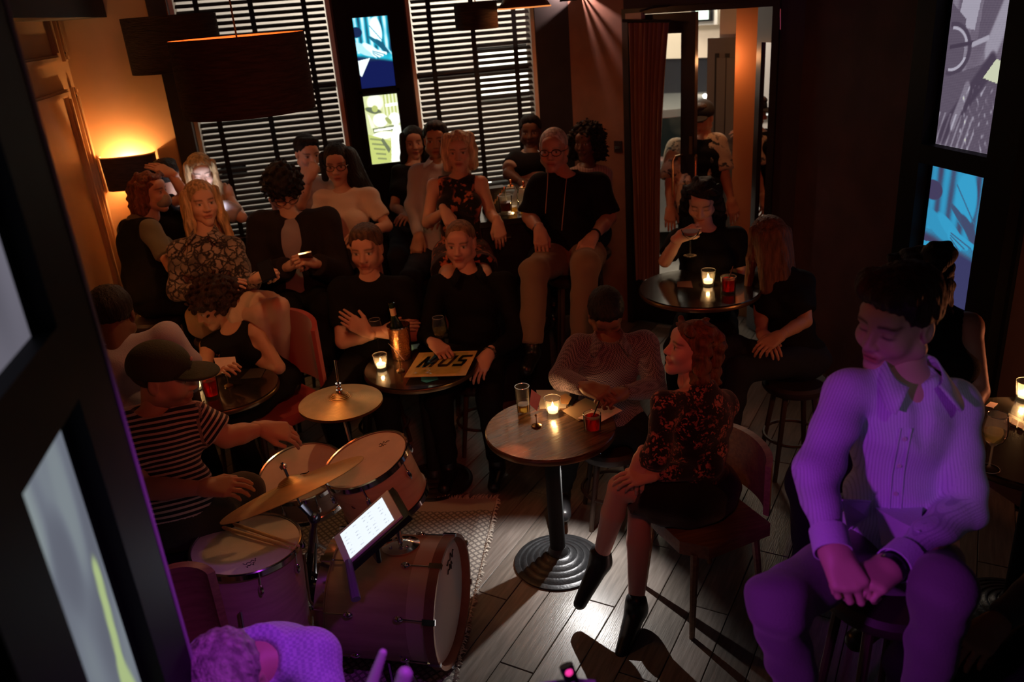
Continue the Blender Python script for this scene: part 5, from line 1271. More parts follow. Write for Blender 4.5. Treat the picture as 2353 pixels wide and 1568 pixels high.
def wine_glass(label, p, sc_=1.0, fill=0.35, liq=None, lean=0.0):
    t = thing('wine_glass', label, 'wine glass', p, 'wine glasses'); t.scale = (sc_,) * 3
    b = MB(); b.lathe([(0.0005, 0), (0.034, 0.0), (0.034, 0.002), (0.006, 0.008), (0.004, 0.02), (0.004, 0.085), (0.010, 0.092), (0.03, 0.110), (0.039, 0.138), (0.038, 0.165), (0.031, 0.205), (0.030, 0.205), (0.0365, 0.165), (0.0375, 0.138), (0.029, 0.112), (0.0005, 0.096)], 28, caps=False); b.build('bowl_and_stem', GL, t, smooth=True)
    rim(t, 0.0305, 0.205); rim(t, 0.033, 0.002)
    if liq is not None:
        z1 = 0.098 + fill * 0.1; pr = [(0.001, 0.097), (0.026, 0.112), (0.034, 0.125), (0.0368, 0.138)]; pr = [q for q in pr if q[1] < z1] + [(0.0366, z1), (0.001, z1)]
        b = MB(); b.lathe(pr, 24, caps=False); b.build('wine', liq, t, smooth=True)
    return t
red_liq = liquid('red_drink', (0.85, 0.05, 0.03), 0.5); amber_liq = liquid('pale_amber_drink', (0.85, 0.62, 0.22), 0.35); white_wine = liquid('white_wine', (0.92, 0.85, 0.55), 0.2); rose_liq = liquid('dark_rose_drink', (0.65, 0.05, 0.06), 0.5); brown_liq = liquid('dark_cola', (0.25, 0.07, 0.03), 0.4)
on = lambda px, py, z: atz(px, py, z)
candle('lit candle in clear tumbler on the walnut table', on(1271, 952, Z1), 3.0)
candle('lit candle in squat tumbler beside the copper wine cooler', on(877, 848, 0.72), 2.2)
candle('lit candle in tumbler on the tall table by the entrance', on(1627, 655, Z4), 1.2)
candle('lit candle hidden behind the drummer cap on the black table', on(452, 894, 0.80), 1.6)
candle('candle in red lit tumbler at the right picture edge', np.array([*on(2352, 918, Z5)[:2], Z5]), 8.0)
drink('tall highball glass with pale amber drink on the walnut table', on(1204, 950, Z1), 0.135, 0.029, 0.033, 0.35, amber_liq, 1)
drink('short tumbler of red cocktail with black stirrer on the walnut table', on(1362, 990, Z1), 0.082, 0.036, 0.039, 0.82, red_liq, 2, (0.01, 0.02))
drink('tall glass of iced red cocktail behind the drummer', on(488, 912, 0.80), 0.125, 0.034, 0.041, 0.72, red_liq, 5)
drink('short red cocktail tumbler beside the candle on the tall table', on(1673, 672, Z4), 0.085, 0.036, 0.039, 0.85, red_liq, 2, (0.0, 0.015))
drink('dark drink in tumbler on the black counter between the two seated guests', np.array([*on(1163, 492, 1.02)[:2], 1.02]) if False else atd(1163, 488, 5.02), 0.105, 0.036, 0.042, 0.6, brown_liq, 2)
wg1 = wine_glass('nearly empty wine glass in front of the crossed arms', on(872, 815, 0.72), 1.0, 0.12, white_wine)
wg2 = wine_glass('half full white wine glass held beside the gold record sleeve', on(1016, 812, 0.735), 1.0, 0.42, white_wine)
wg3 = wine_glass('large wine glass beside the pale shirt sleeve', np.array([*on(2272, 1078, Z5)[:2], Z5]), 1.05, 0.45, white_wine)

def card_holder(label, p, h, card_px, d, m):
    t = thing('card_holder', label, 'card holder', p, 'menu card holders')
    b = MB(); b.lathe([(0.001, 0), (0.021, 0), (0.022, 0.006), (0.008, 0.014), (0.001, 0.016)], 16); b.build('foot', brass, t, smooth=True)
    b = MB(); b.tube([(0, 0, 0.012), (0.001, 0, h)], 0.0022, 6); b.sphere((0, 0, h), 0.006, 8, 6); b.build('rod', brass, t, smooth=True)
    pts = [atd(x, y, d + dd) for x, y, dd in card_px]; nn = nrm(np.cross(pts[1] - pts[0], pts[3] - pts[0])) * 0.0006
    b = MB(); b.add([q - nn for q in pts] + [q + nn for q in pts], [(3, 2, 1, 0), (4, 5, 6, 7), (0, 1, 5, 4), (1, 2, 6, 5), (2, 3, 7, 6), (3, 0, 4, 7)]); b.build('card', m, t, True)
    return t
paper = mat('cream_card', (0.85, 0.74, 0.62), 0.7, noise=0.04, nscale=30); pink = mat('pink_paper', (0.80, 0.60, 0.60), 0.7, noise=0.05, nscale=40)
kraft = mat('kraft_card', (0.62, 0.38, 0.17), 0.7); greyp = mat('grey_leaflet', (0.42, 0.40, 0.38), 0.6)
d1 = 3.42
card_holder('little card stand with pink card on the walnut table', on(1233, 980, Z1), 0.055, [(1217, 930, -0.02), (1234, 945, -0.02), (1243, 911, 0.02), (1221, 895, 0.02)], 3.46, pink)
card_holder('little card stand with cream card against the copper cooler', on(921, 853, 0.72), 0.06, [(892, 789, 0), (925, 826, -0.02), (930, 829, -0.02), (905, 800, 0.03)], 4.17, paper)
card_holder('little card stand with white card behind the red highball', on(526, 888, 0.80), 0.06, [(500, 854, 0), (546, 851, 0), (540, 820, 0.03), (491, 823, 0.03)], 4.00, paper)
def sheet(name, label, cat, px, z, m, th=0.0012, group=None):
    pts = [atz(x, y, z) for x, y in px]; n = len(pts); b = MB()
    b.add([(p[0], p[1], z) for p in pts] + [(p[0], p[1], z + th) for p in pts], [tuple(range(n - 1, -1, -1)), tuple(range(n, 2 * n))] + [(i, (i + 1) % n, n + (i + 1) % n, n + i) for i in range(n)])
    o = b.build(name, m); return tag(o, label, cat, group)
sheet('leaflet', 'pale grey leaflet behind the candle on walnut table', 'leaflet', [(1240, 940), (1300, 938), (1312, 897), (1232, 897)], Z1 + 0.001, greyp)
sheet('card', 'small orange brown card behind the candle on walnut table', 'card', [(1290, 928), (1308, 930), (1314, 914), (1300, 905), (1284, 912)], Z1 + 0.003, kraft)
sheet('menu', 'dark open menu sheet under the pink paper', 'menu', [(1292, 945), (1330, 968), (1395, 936), (1345, 915)], Z1 + 0.004, mat('menu_brown', (0.28, 0.20, 0.13), 0.6))
sheet('paper', 'pink paper sheet beside the short red cocktail', 'paper', [(1327, 962), (1378, 972), (1430, 944), (1396, 926)], Z1 + 0.007, pink)
sheet('phone', 'black phone lying on walnut table behind the candle', 'phone', [(1305, 934), (1314, 936), (1332, 906), (1322, 904)], Z1 + 0.002, mat('black_phone', (0.01, 0.01, 0.012), 0.1), 0.008)
sheet('menu', 'dark printed menu lying on the black table by the drummer', 'menu', [(552, 872), (600, 868), (612, 845), (575, 848)], 0.802, mat('menu_black', (0.05, 0.045, 0.04), 0.4))
sheet('menu', 'dark strip of menu between the cap and the red highball', 'menu', [(434, 905), (462, 896), (468, 880), (440, 886)], 0.802, mat('menu_black', (0.05, 0.045, 0.04), 0.4))
sheet('menu', 'dark reddish menu lying beside the candle on tall table', 'menu', [(1556, 660), (1592, 662), (1588, 646), (1556, 648)], Z4 + 0.001, mat('menu_red', (0.12, 0.05, 0.045), 0.5))
# table cards at the right edge: small printed tiles
tiles = mat('cream_tile_card', (0.55, 0.40, 0.33), 0.6)
for k, (x, y) in enumerate([(2318, 965), (2330, 972), (2344, 979)]):
    sheet('card', ['first', 'middle', 'last'][k] + ' of three square cards in a row by the large wine glass', 'card', [(x - 6, y + 4), (x + 5, y + 9), (x + 8, y - 3), (x - 3, y - 8)], Z5 + 0.003, tiles, 0.004, 'square cards on the right table')
sheet('card_tray', 'shallow dark tray under the three square cards', 'tray', [(2306, 972), (2353, 992), (2358, 972), (2318, 950)], Z5 + 0.0005, mat('tray_dark', (0.06, 0.03, 0.025), 0.4), 0.002)
sheet('menu', 'red and white menu lying behind the large wine glass', 'menu', [(2264, 934), (2282, 938), (2293, 928), (2276, 924)], Z5 + 0.001, mat('menu_white_red', (0.6, 0.35, 0.32), 0.5))

# record sleeve in cellophane, lettering set in black
RZ = 0.745
rp_ = [atz(928, 867, RZ), atz(1070, 862, RZ), atz(1097, 806, RZ), atz(963, 811, RZ)]
rs = thing('record_sleeve', 'gold square record sleeve in shiny wrap with bold black letters', 'record', rp_[0])
gold_s = mat('gold_sleeve', (0.78, 0.55, 0.20), 0.35, spec=0.6, noise=0.1, nscale=14)
b = MB(); b.add([(p[0], p[1], RZ - 0.003) for p in rp_] + [(p[0], p[1], RZ) for p in rp_], [(3, 2, 1, 0), (4, 5, 6, 7), (0, 1, 5, 4), (1, 2, 6, 5), (2, 3, 7, 6), (3, 0, 4, 7)]); b.build('sleeve', gold_s, rs, True)
eu = nrm(rp_[1] - rp_[0]); ev = nrm(rp_[3] - rp_[0]); lw_, lh_ = np.linalg.norm(rp_[1] - rp_[0]), np.linalg.norm(rp_[3] - rp_[0])
blk = mat('black_print', (0.01, 0.01, 0.012), 0.3); blu = mat('blue_print', (0.02, 0.16, 0.35), 0.3)
AXR = np.array([eu, ev, Z3])
def rquad(mb, pts):
    mb.prism([(u * lw_, v * lh_) for u, v in pts], rp_[0] + Z3 * 0.0022, AXR, 0.0008)
k_ = 0.16    # italic slant
def bar(mb, u0, v0, u1, v1, w=0.035):
    rquad(mb, [(u0, v0), (u0 + w, v0), (u1 + w, v1), (u1, v1)])
m1 = MB(); bar(m1, 0.10, 0.36, 0.20, 0.80, 0.05); bar(m1, 0.21, 0.36, 0.20, 0.80, 0.05); bar(m1, 0.21, 0.36, 0.36, 0.80, 0.05); bar(m1, 0.31, 0.36, 0.41, 0.80, 0.05); m1.build('letter_m', blk, rs, True)
m2 = MB(); bar(m2, 0.45, 0.44, 0.53, 0.80, 0.05); bar(m2, 0.60, 0.44, 0.68, 0.80, 0.05); rquad(m2, [(0.45, 0.44), (0.65, 0.44), (0.62, 0.36), (0.47, 0.36)]); m2.build('letter_u', blk, rs, True)
m3 = MB(); rquad(m3, [(0.70, 0.36), (0.86, 0.36), (0.88, 0.44), (0.71, 0.44)]); rquad(m3, [(0.84, 0.44), (0.89, 0.44), (0.91, 0.58), (0.86, 0.58)]); rquad(m3, [(0.75, 0.55), (0.90, 0.55), (0.91, 0.62), (0.77, 0.62)]); rquad(m3, [(0.75, 0.62), (0.80, 0.62), (0.82, 0.74), (0.77, 0.74)]); rquad(m3, [(0.77, 0.73), (0.96, 0.73), (0.97, 0.80), (0.79, 0.80)]); m3.build('letter_s', blk, rs, True)
m4 = MB(); rquad(m4, [(0.24, 0.50), (0.36, 0.50), (0.42, 0.86), (0.30, 0.86)]); m4.build('blue_patch', blu, rs, True)
nx_ = 26; u, v = np.meshgrid(np.linspace(0.12, 0.88, nx_), np.linspace(0.05, 0.92, nx_)); u = u.ravel(); v = v.ravel()
zz = RZ + 0.0035 + 0.0022 * np.abs(np.sin(u * 13 + 3 * np.sin(v * 9)) * np.sin(v * 17 + 2 * np.sin(u * 11))) ; Vc = rp_[0][None] * 0 + np.outer(u * lw_, eu) + np.outer(v * lh_, ev) + rp_[0]; Vc[:, 2] = zz
kk = np.array([j * nx_ + i for j in range(nx_ - 1) for i in range(nx_ - 1)])
put('cellophane', np_mesh('cellophane', Vc, np.stack([kk, kk + 1, kk + nx_ + 1, kk + nx_], 1), thin_glass('cellophane_film', (1, 1, 1), 0.25)), rs, True)
sheet('paper', 'bright cyan paper sticking out under the gold record sleeve', 'paper', [(968, 876), (980, 880), (1008, 872), (1000, 862), (968, 862)], 0.7225, mat('cyan_paper', (0.05, 0.45, 0.65), 0.6))

# wine cooler and bottle
wc = on(925, 822, 0.72)
co = thing('wine_cooler', 'hammered copper wine cooler with silver rim holding a bottle', 'wine cooler', wc)
copper = mat('hammered_copper', (0.72, 0.32, 0.14), 0.25, 1.0, bump=0.5, bscale=110)
b = MB(); b.lathe([(0.001, 0), (0.048, 0), (0.052, 0.004), (0.060, 0.185), (0.057, 0.185), (0.049, 0.008), (0.001, 0.008)], 36, caps=False); b.build('bucket', copper, co, smooth=True)
b = MB(); b.lathe([(0.058, 0.183), (0.0625, 0.184), (0.0625, 0.190), (0.057, 0.190), (0.058, 0.183)], 36, caps=False); b.build('rim', chrome, co, smooth=True)
bo = thing('wine_bottle', 'dark green wine bottle with pale neck foil in copper cooler', 'wine bottle', wc + Z3 * 0.015); bo.rotation_euler = (0.03, -0.07, 0)
b = MB(); b.lathe([(0.001, 0), (0.036, 0), (0.037, 0.01), (0.037, 0.15), (0.033, 0.18), (0.017, 0.225), (0.0145, 0.24), (0.0145, 0.30), (0.001, 0.30)], 28); b.build('bottle_glass', mat('bottle_green', (0.01, 0.03, 0.012), 0.08, spec=0.7), bo, smooth=True)
b = MB(); b.lathe([(0.0152, 0.235), (0.0155, 0.24), (0.0155, 0.276), (0.0152, 0.278)], 24, caps=False); b.build('neck_foil', mat('neck_foil', (0.60, 0.35, 0.22), 0.5), bo, smooth=True)
b = MB(); b.lathe([(0.0145, 0.29), (0.0165, 0.291), (0.0165, 0.302), (0.012, 0.303), (0.012, 0.297), (0.001, 0.297)], 20, caps=False); b.build('lip', mat('bottle_green', (0.01, 0.03, 0.012), 0.08, spec=0.7), bo, smooth=True)

# counter with glass lanterns between the seated couple
ce = atd(1190, 500, 5.0); cz = ce[2]
ct_ = thing('black_counter', 'black box counter between the floral dress and the older man', 'counter', (ce[0], ce[1] + 0.2, 0))
axk = np.eye(3)
b = MB(); b.box((ce[0] - 0.03, ce[1] + 0.21, cz - 0.02), (0.42, 0.42, 0.035)); b.build('worktop', mat('black_counter_top', (0.02, 0.018, 0.02), 0.2), ct_, True)
b = MB(); b.box((ce[0] - 0.03, ce[1] + 0.22, (cz - 0.04) / 2), (0.38, 0.38, cz - 0.04)); b.build('carcass', mat('black_counter_side', (0.01, 0.009, 0.01), 0.5), ct_, True)
b = MB(); hp_ = atd(1168, 551, 4.99); b.box((hp_[0], ce[1] + 0.015, hp_[2]), (0.055, 0.02, 0.008)); b.build('drawer_pull', chrome, ct_, True)
b = MB(); r0_, r1_ = atd(1118, 438, 5.35), atd(1180, 432, 5.35); b.tube([r0_, r1_], 0.006, 8); rl = b.build('steel_rail', steel, ct_, True)
for k, (x, y, dd) in enumerate([(1178, 486, 5.12), (1207, 488, 5.05)]):
    p = atd(x, y, dd); p = np.array([p[0], p[1], cz])
    t = thing('glass_lantern', ['round glass oil lantern with brass knob partly behind the other', 'round glass oil lantern with brass knob beside older man'][k], 'lantern', p, 'glass oil lanterns')
    b = MB(); b.lathe([(0.0005, 0), (0.040, 0), (0.040, 0.008), (0.033, 0.045), (0.034, 0.07), (0.044, 0.10), (0.046, 0.125), (0.038, 0.155), (0.020, 0.168)], 26, caps=False); b.build('globe', GL, t, smooth=True)
    b = MB(); b.lathe([(0.022, 0.164), (0.024, 0.170), (0.008, 0.178), (0.006, 0.186), (0.011, 0.194), (0.008, 0.204), (0.0005, 0.208)], 18); b.build('knob', brass, t, smooth=True)
    b = MB(); b.lathe([(0.001, 0.010), (0.030, 0.010), (0.028, 0.04), (0.001, 0.04)], 20, caps=False); b.build('oil', amber_liq, t, smooth=True)
    lamp('lantern_glow', 'POINT', Vector((p[0], p[1], p[2] + 0.06)), (1.0, 0.55, 0.2), 0.10, 0.006)
cp = thing('coaster', 'small round steel coaster under the dark drink', 'coaster', atd(1163, 490, 5.02) - Z3 * 0.006)
b = MB(); b.lathe([(0.001, 0), (0.05, 0), (0.052, 0.004), (0.001, 0.005)], 28); b.build('disc', steel, cp, smooth=True)
hbg = thing('handbag', 'black handbag with chain strap standing on the black counter', 'handbag', atd(1142, 480, 5.15))
q = atd(1142, 470, 5.15); b = MB(); b.prism([(-0.085, 0), (0.075, 0), (0.06, 0.15), (-0.05, 0.15)], np.array([q[0], q[1], cz]), np.array([[1, 0, 0], [0, 0, 1], [0, 1, 0.0]]), 0.08); b.build('bag_body', mat('black_leather', (0.012, 0.01, 0.01), 0.45, bump=0.2, bscale=120), hbg, True)
b = MB(); c0, c1 = atd(1127, 478, 5.10), atd(1160, 432, 5.10); b.tube([c0 + (c1 - c0) * t_ + Z3 * 0.01 * math.sin(t_ * 40) for t_ in np.linspace(0, 1, 30)], 0.004, 6); b.build('chain_strap', brass, hbg, True, True)

# ------------------------------------------------------------------ drum kit
shell_m = mat('pale_maple_shell', (0.62, 0.44, 0.33), 0.42, color2=(0.50, 0.34, 0.25), nscale=5, stretch=(1, 1, 8))
skin_m = mat('coated_drumhead', (0.74, 0.64, 0.54), 0.65, noise=0.07, nscale=9, bump=0.1, bscale=150)
bronze = mat('cymbal_bronze', (0.80, 0.56, 0.24), 0.40, 1.0, noise=0.08, nscale=14)
def add_lathing(m):
    nt, bs_ = nodes_of(m); tc = nt.nodes.new('ShaderNodeTexCoord'); w = nt.nodes.new('ShaderNodeTexWave'); w.wave_type = 'RINGS'; w.rings_direction = 'Z'; w.inputs['Scale'].default_value = 70; w.inputs['Distortion'].default_value = 0.6
    nt.links.new(tc.outputs['Object'], w.inputs['Vector']); bp = nt.nodes.new('ShaderNodeBump'); bp.inputs['Strength'].default_value = 0.25; bp.inputs['Distance'].default_value = 0.004
    nt.links.new(w.outputs[0], bp.inputs['Height']); nt.links.new(bp.outputs[0], bs_.inputs['Normal'])
add_lathing(bronze)
def disc_frame(a, b_, d, ratio, flip=1):
    """axes of a disc whose long axis runs from pixel a to pixel b and whose short axis is ratio of it"""
    A, B = atd(*a, d), atd(*b_, d); c = (A + B) / 2; x = nrm(B - A); w = nrm(CAM - c); x = nrm(x - w * np.dot(x, w))
    u = np.cross(w, x); u = u if u[2] > 0 else -u
    n = nrm(ratio * w + flip * math.sqrt(1 - ratio * ratio) * u); return c, x, n, np.linalg.norm(B - A) / 2
def drum(name, label, c, n, r, depth, lugs=8, hoop=0.012, legs=False, badge=None, tilt_hint=None):
    ax_ = frame_z(n, tilt_hint if tilt_hint is not None else (1, 0, 0))
    t = thing(name, label, 'drum', c - n * depth, 'drum kit')
    b = MB(); b.lathe([(r - 0.004, -depth + 0.012), (r - 0.004, -0.012), (r - 0.010, -0.012), (r - 0.010, -depth + 0.012), (r - 0.004, -depth + 0.012)], 56, c, ax_, False); b.build('shell', shell_m, t, True, True)
    b = MB(); b.lathe([(0.001, -0.004), (r - 0.006, -0.004), (r - 0.001, -0.012)], 56, c, ax_, False); b.build('batter_head', skin_m, t, True, True)
    b = MB(); b.lathe([(0.001, -depth + 0.004), (r - 0.006, -depth + 0.004), (r - 0.001, -depth + 0.012)], 56, c, ax_, False); b.build('resonant_head', skin_m, t, True, True)
    for z in (0.0, -depth + hoop + 0.006):
        b = MB(); b.lathe([(r - 0.002, z - hoop - 0.008), (r + 0.006, z - hoop - 0.008), (r + 0.006, z), (r + 0.002, z + 0.004), (r - 0.004, z + 0.002), (r - 0.002, z - hoop - 0.008)], 56, c, ax_, False); b.build('hoop', chrome, t, True, True)
    for k in range(lugs):
        a = 2 * math.pi * (k + 0.35) / lugs; dr = ax_[0] * math.cos(a) + ax_[1] * math.sin(a); p = c + dr * (r + 0.006)
        b = MB(); zc = -depth / 2 if depth < 0.2 else -0.075
        b.sphere(p + n * zc, 0.012, 8, 6, np.array([np.cross(n, dr), dr, n]), (0.8, 1.0, 1.9)); b.tube([p + n * (zc + 0.01), p + n * (-0.004)], 0.003, 6); b.build('lug', chrome, t, True, True)
    if badge is not None:
        a = badge; dr = ax_[0] * math.cos(a) + ax_[1] * math.sin(a)
        b = MB(); b.lathe([(0.001, 0.002), (0.014, 0.001), (0.016, -0.002)], 16, c + dr * (r - 0.001) - n * depth * 0.52, np.array([np.cross(n, dr), n * 1.25, dr]), False); b.build('badge', mat('dark_badge', (0.04, 0.02, 0.02), 0.3), t, True, True)
    if legs:
        for k in range(3):
            a = 2 * math.pi * (k + 0.2) / 3; dr = ax_[0] * math.cos(a) + ax_[1] * math.sin(a); p = c + dr * (r + 0.014)
            b = MB(); b.tube([p - n * depth * 0.35, p - n * depth * 0.9, np.array([p[0] + dr[0] * 0.06, p[1] + dr[1] * 0.06, 0.012])], 0.006, 8); b.build('leg', chrome, t, True, True)
    return t, ax_
# floor tom nearest the camera
c, x, n, r = disc_frame((443, 1268), (688, 1228), 3.06, 0.53); n = nrm(n * 0.6 + Z3 * 0.4)
ft, ftx = drum('floor_tom', 'floor tom drum with crossed sticks laid on its cream head', c, n, 0.198, 0.40, 8, legs=True); FT = (c, n)
mk = mat('black_ink', (0.015, 0.012, 0.012), 0.6)
def scribble(c0, ux, uy, s, parent, seed, name='maker_logo'):
    """small looping ink signature printed on a drumhead or cymbal"""
    rg = random.Random(seed); b = MB(); x = 0.0
    for w_ in range(2):
        pts = []; yb_ = -0.32 * w_
        for i in range(26):
            t_ = i / 25; pts.append(c0 + ux * s * (t_ * (0.9 if w_ == 0 else 0.6) - 0.45) + uy * s * (yb_ + 0.16 * math.sin(t_ * 19 + seed + w_) * (0.6 + 0.4 * math.sin(t_ * 7 + seed))))
        b.tube(pts, s * 0.022, 4)
    return b.build(name, mk, parent, True)
def inplane(px, c, n): return atplane(px[0], px[1], c, n)
e0 = inplane((575, 1290), FT[0], FT[1]); ex_ = nrm(inplane((600, 1272), FT[0], FT[1]) - inplane((560, 1290), FT[0], FT[1])); scribble(e0 - FT[1] * 0.003, ex_, np.cross(FT[1], ex_), 0.055, ft, 2)
# snare
c, x, n, r = disc_frame((590, 1120), (795, 1046), 3.55, 0.64); sn, _ = drum('snare_drum', 'shallow snare drum with chrome hoop beyond the tilted cymbal', c, n, 0.182, 0.14, 8); SN = c
st_ = MB(); ft0 = np.array([c[0], c[1], 0]); st_.tube([c - n * 0.15, ft0 + Z3 * 0.25], 0.011, 8)
for k in range(3):
    a = k * 2.094 + 0.3; dr = np.array([math.cos(a), math.sin(a), 0]); st_.tube([ft0 + Z3 * 0.28, ft0 + dr * 0.22 + Z3 * 0.012], 0.007, 6); st_.tube([c - n * 0.16, c - n * 0.145 + dr * 0.18], 0.006, 6)
st_.build('stand', chrome, sn, True, True)
# rack tom
c, x, n, r = disc_frame((749, 1103), (928, 1006), 3.20, 0.50); rt_, rtx = drum('rack_tom', 'tilted rack tom drum with cream head mounted on the bass drum', c, n, 0.172, 0.22, 6, badge=None); RT = (c, n)
e0 = inplane((882, 1016), c, n); ex_ = nrm(inplane((900, 1012), c, n) - inplane((870, 1024), c, n)); scribble(e0 - n * 0.003, ex_, np.cross(n, ex_), 0.05, rt_, 5)
bdg = MB(); pb = atd(817, 1160, 3.12); wv_ = nrm(CAM - pb); bdg.lathe([(0.001, 0.003), (0.015, 0.002), (0.017, -0.002)], 16, pb, frame_z(wv_), False); bdg.build('badge', mat('dark_badge', (0.04, 0.02, 0.02), 0.3), rt_, True, True)
# bass drum lying on its side, front head towards the right
A, B = atd(1030, 1203, 3.27), atd(1003, 1487, 3.27); bc = (A + B) / 2; bc[2] = 0.262
w = nrm(CAM - bc); rr_ = nrm(np.cross(nrm(bc - CAM), Z3)); bn = nrm(np.array([rr_[0], rr_[1], 0]) * 0.90 + np.array([w[0], w[1], 0]) * 0.44)
BD = thing('bass_drum', 'pale bass drum on its side with white front head and brown hoop', 'drum', (bc[0], bc[1], 0), 'drum kit')
ax_ = frame_z(bn, (0, 0, 1)); R_ = 0.245; DPT = 0.40
b = MB(); b.lathe([(R_, -DPT), (R_, 0), (R_ - 0.008, 0), (R_ - 0.008, -DPT), (R_, -DPT)], 72, bc, ax_, False); b.build('shell', shell_m, BD, True, True)
b = MB(); b.lathe([(0.001, 0.006), (R_ - 0.006, 0.006), (R_ + 0.002, 0.0)], 72, bc, ax_, False); b.build('front_head', mat('white_front_head', (0.80, 0.78, 0.78), 0.6), BD, True, True)
b = MB(); b.lathe([(0.001, -DPT - 0.006), (R_ - 0.006, -DPT - 0.006), (R_ + 0.002, -DPT)], 72, bc, ax_, False); b.build('batter_head', skin_m, BD, True, True)
hoop_m = mat('brown_wood_hoop', (0.30, 0.13, 0.08), 0.4, noise=0.15, nscale=12)
for z in (0.0, -DPT - 0.038):
    b = MB(); b.lathe([(R_ + 0.002, z), (R_ + 0.016, z), (R_ + 0.016, z + 0.038), (R_ + 0.002, z + 0.038), (R_ + 0.002, z)], 72, bc, ax_, False); b.build('hoop', hoop_m if z == 0 else chrome, BD, True, True)
b = MB(); b.lathe([(R_ + 0.0005, -0.006), (R_ + 0.0005, -0.075), (R_ + 0.0012, -0.075), (R_ + 0.0012, -0.006), (R_ + 0.0005, -0.006)], 72, bc, ax_, False); b.build('shell_band', mat('inlay_band', (0.70, 0.52, 0.42), 0.35), BD, True, True)
for k in range(8):
    a = 2 * math.pi * (k + 0.5) / 8; dr = ax_[0] * math.cos(a) + ax_[1] * math.sin(a)
    for z, zz_ in ((-0.10, 0.02), (-DPT + 0.10, -DPT - 0.02)):
        p = bc + dr * (R_ + 0.010) + bn * z; b = MB(); b.sphere(p, 0.014, 8, 6, np.array([np.cross(bn, dr), dr, bn]), (0.9, 0.9, 1.5)); b.build('lug', chrome, BD, True, True)
        b = MB(); b.tube([p, bc + dr * (R_ + 0.014) + bn * zz_], 0.0035, 6); b.box(bc + dr * (R_ + 0.016) + bn * zz_, (0.022, 0.012, 0.05), np.array([np.cross(bn, dr), dr, bn])); b.build('claw_hook', chrome, BD, True, True)
for s_ in (-1, 1):
    sd = nrm(np.cross(bn, Z3)) * s_; p = bc + sd * (R_ * 0.85) - Z3 * R_ * 0.35 - bn * 0.12
    b = MB(); b.tube([p, p + sd * 0.10 - Z3 * (p[2] - 0.012) + bn * 0.12], 0.006, 8); b.sphere(p, 0.022, 10, 6); b.build('spur', chrome, BD, True, True)
scribble(bc + bn * 0.010 + ax_[0] * 0.10 * 0 + nrm(np.cross(bn, Z3)) * -0.10 + Z3 * 0.13, nrm(np.cross(Z3, bn)), Z3, 0.11, BD, 3)
tm = thing('tom_mount', 'chrome tom mount plate and post on top of the bass drum', 'drum hardware', bc + Z3 * R_ - bn * 0.17, 'drum kit')
pm_ = bc + Z3 * (R_ + 0.001) - bn * 0.15
b = MB(); b.lathe([(0.001, 0.0), (0.058, 0.0), (0.060, 0.006), (0.045, 0.012), (0.030, 0.020), (0.001, 0.022)], 28, pm_, np.array([[1.25, 0, 0], [0, 1, 0], [0, 0, 1]])); b.build('plate', chrome, tm, True, True)
b = MB(); b.tube([pm_ + Z3 * 0.01, pm_ + Z3 * 0.13, RT[0] - RT[1] * 0.12 + nrm(np.cross(RT[1], [0, 1, 0])) * 0.0], 0.011, 10); b.sphere(pm_ + Z3 * 0.13, 0.024, 10, 8); b.build('post', chrome, tm, True, True)
for k in range(4):
    a = k * 1.571 + 0.5; b = MB(); b.sphere(pm_ + np.array([math.cos(a) * 0.045, math.sin(a) * 0.036, 0.016]), 0.008, 8, 6); b.build('wing_bolt', chrome, tm, True, True)
# cymbals
def cymbal(name, label, c, n, r, cup=0.045, h=0.035, hint=(1, 0, 0), group='drum kit'):
    t = thing(name, label, 'cymbal', c, group); ax_ = frame_z(n, hint)
    pr = [(r, 0.0), (r * 0.8, h * 0.20), (r * 0.5, h * 0.42), (cup + 0.012, h * 0.62), (cup, h * 0.70), (cup * 0.75, h * 1.1), (cup * 0.3, h * 1.32), (0.006, h * 1.36)]
    b = MB(); b.lathe(pr + [(q, z - 0.0015) for q, z in pr[::-1]], 72, (0, 0, 0), np.eye(3), False); me = b.build('bronze_disc', bronze, t, smooth=True)
    t.rotation_euler = Matrix([[ax_[0][i], ax_[1][i], ax_[2][i]] for i in range(3)]).to_euler()
    return t, ax_
def stand(t, top, foot_c, label=None, tri=0.26):
    b = MB(); b.tube([top, np.array([foot_c[0], foot_c[1], 0.35]), np.array([foot_c[0], foot_c[1], 0.22])], 0.010, 8)
    for k in range(3):
        a = k * 2.094 + 0.9; dr = np.array([math.cos(a), math.sin(a), 0]); b.tube([np.array([foot_c[0], foot_c[1], 0.38]), np.array([foot_c[0], foot_c[1], 0.012]) + dr * tri], 0.007, 6)
    return b.build('stand', chrome, t, True, True) if t is not None else None
hc, x, hn, r = disc_frame((686, 938), (880, 908), 3.58, 0.42); hn = nrm(hn)
hh, hx2 = cymbal('hi_hat_cymbal', 'upper hi-hat cymbal on its clutch rod behind the snare', hc, hn, 0.180, hint=x)
hl, _ = cymbal('hi_hat_cymbal', 'lower hi-hat cymbal turned over below the upper one', hc - hn * 0.012, -hn, 0.180, hint=x)
hs_ = thing('hi_hat_stand', 'chrome hi-hat stand with thin clutch rod', 'drum hardware', (hc[0], hc[1], 0), 'drum kit')
b = MB(); b.tube([hc - hn * 0.08, hc + hn * 0.04, atd(770, 828, 3.55)], 0.0045, 8); b.build('clutch_rod', chrome, hs_, True, True)
b = MB(); 
for q, rr2 in ((0.052, 0.014), (0.066, 0.010), (0.082, 0.013)): b.lathe([(0.001, -0.005), (rr2, -0.005), (rr2, 0.005), (0.001, 0.005)], 14, hc + hn * q, frame_z(hn))
b.build('clutch', chrome, hs_, True, True)
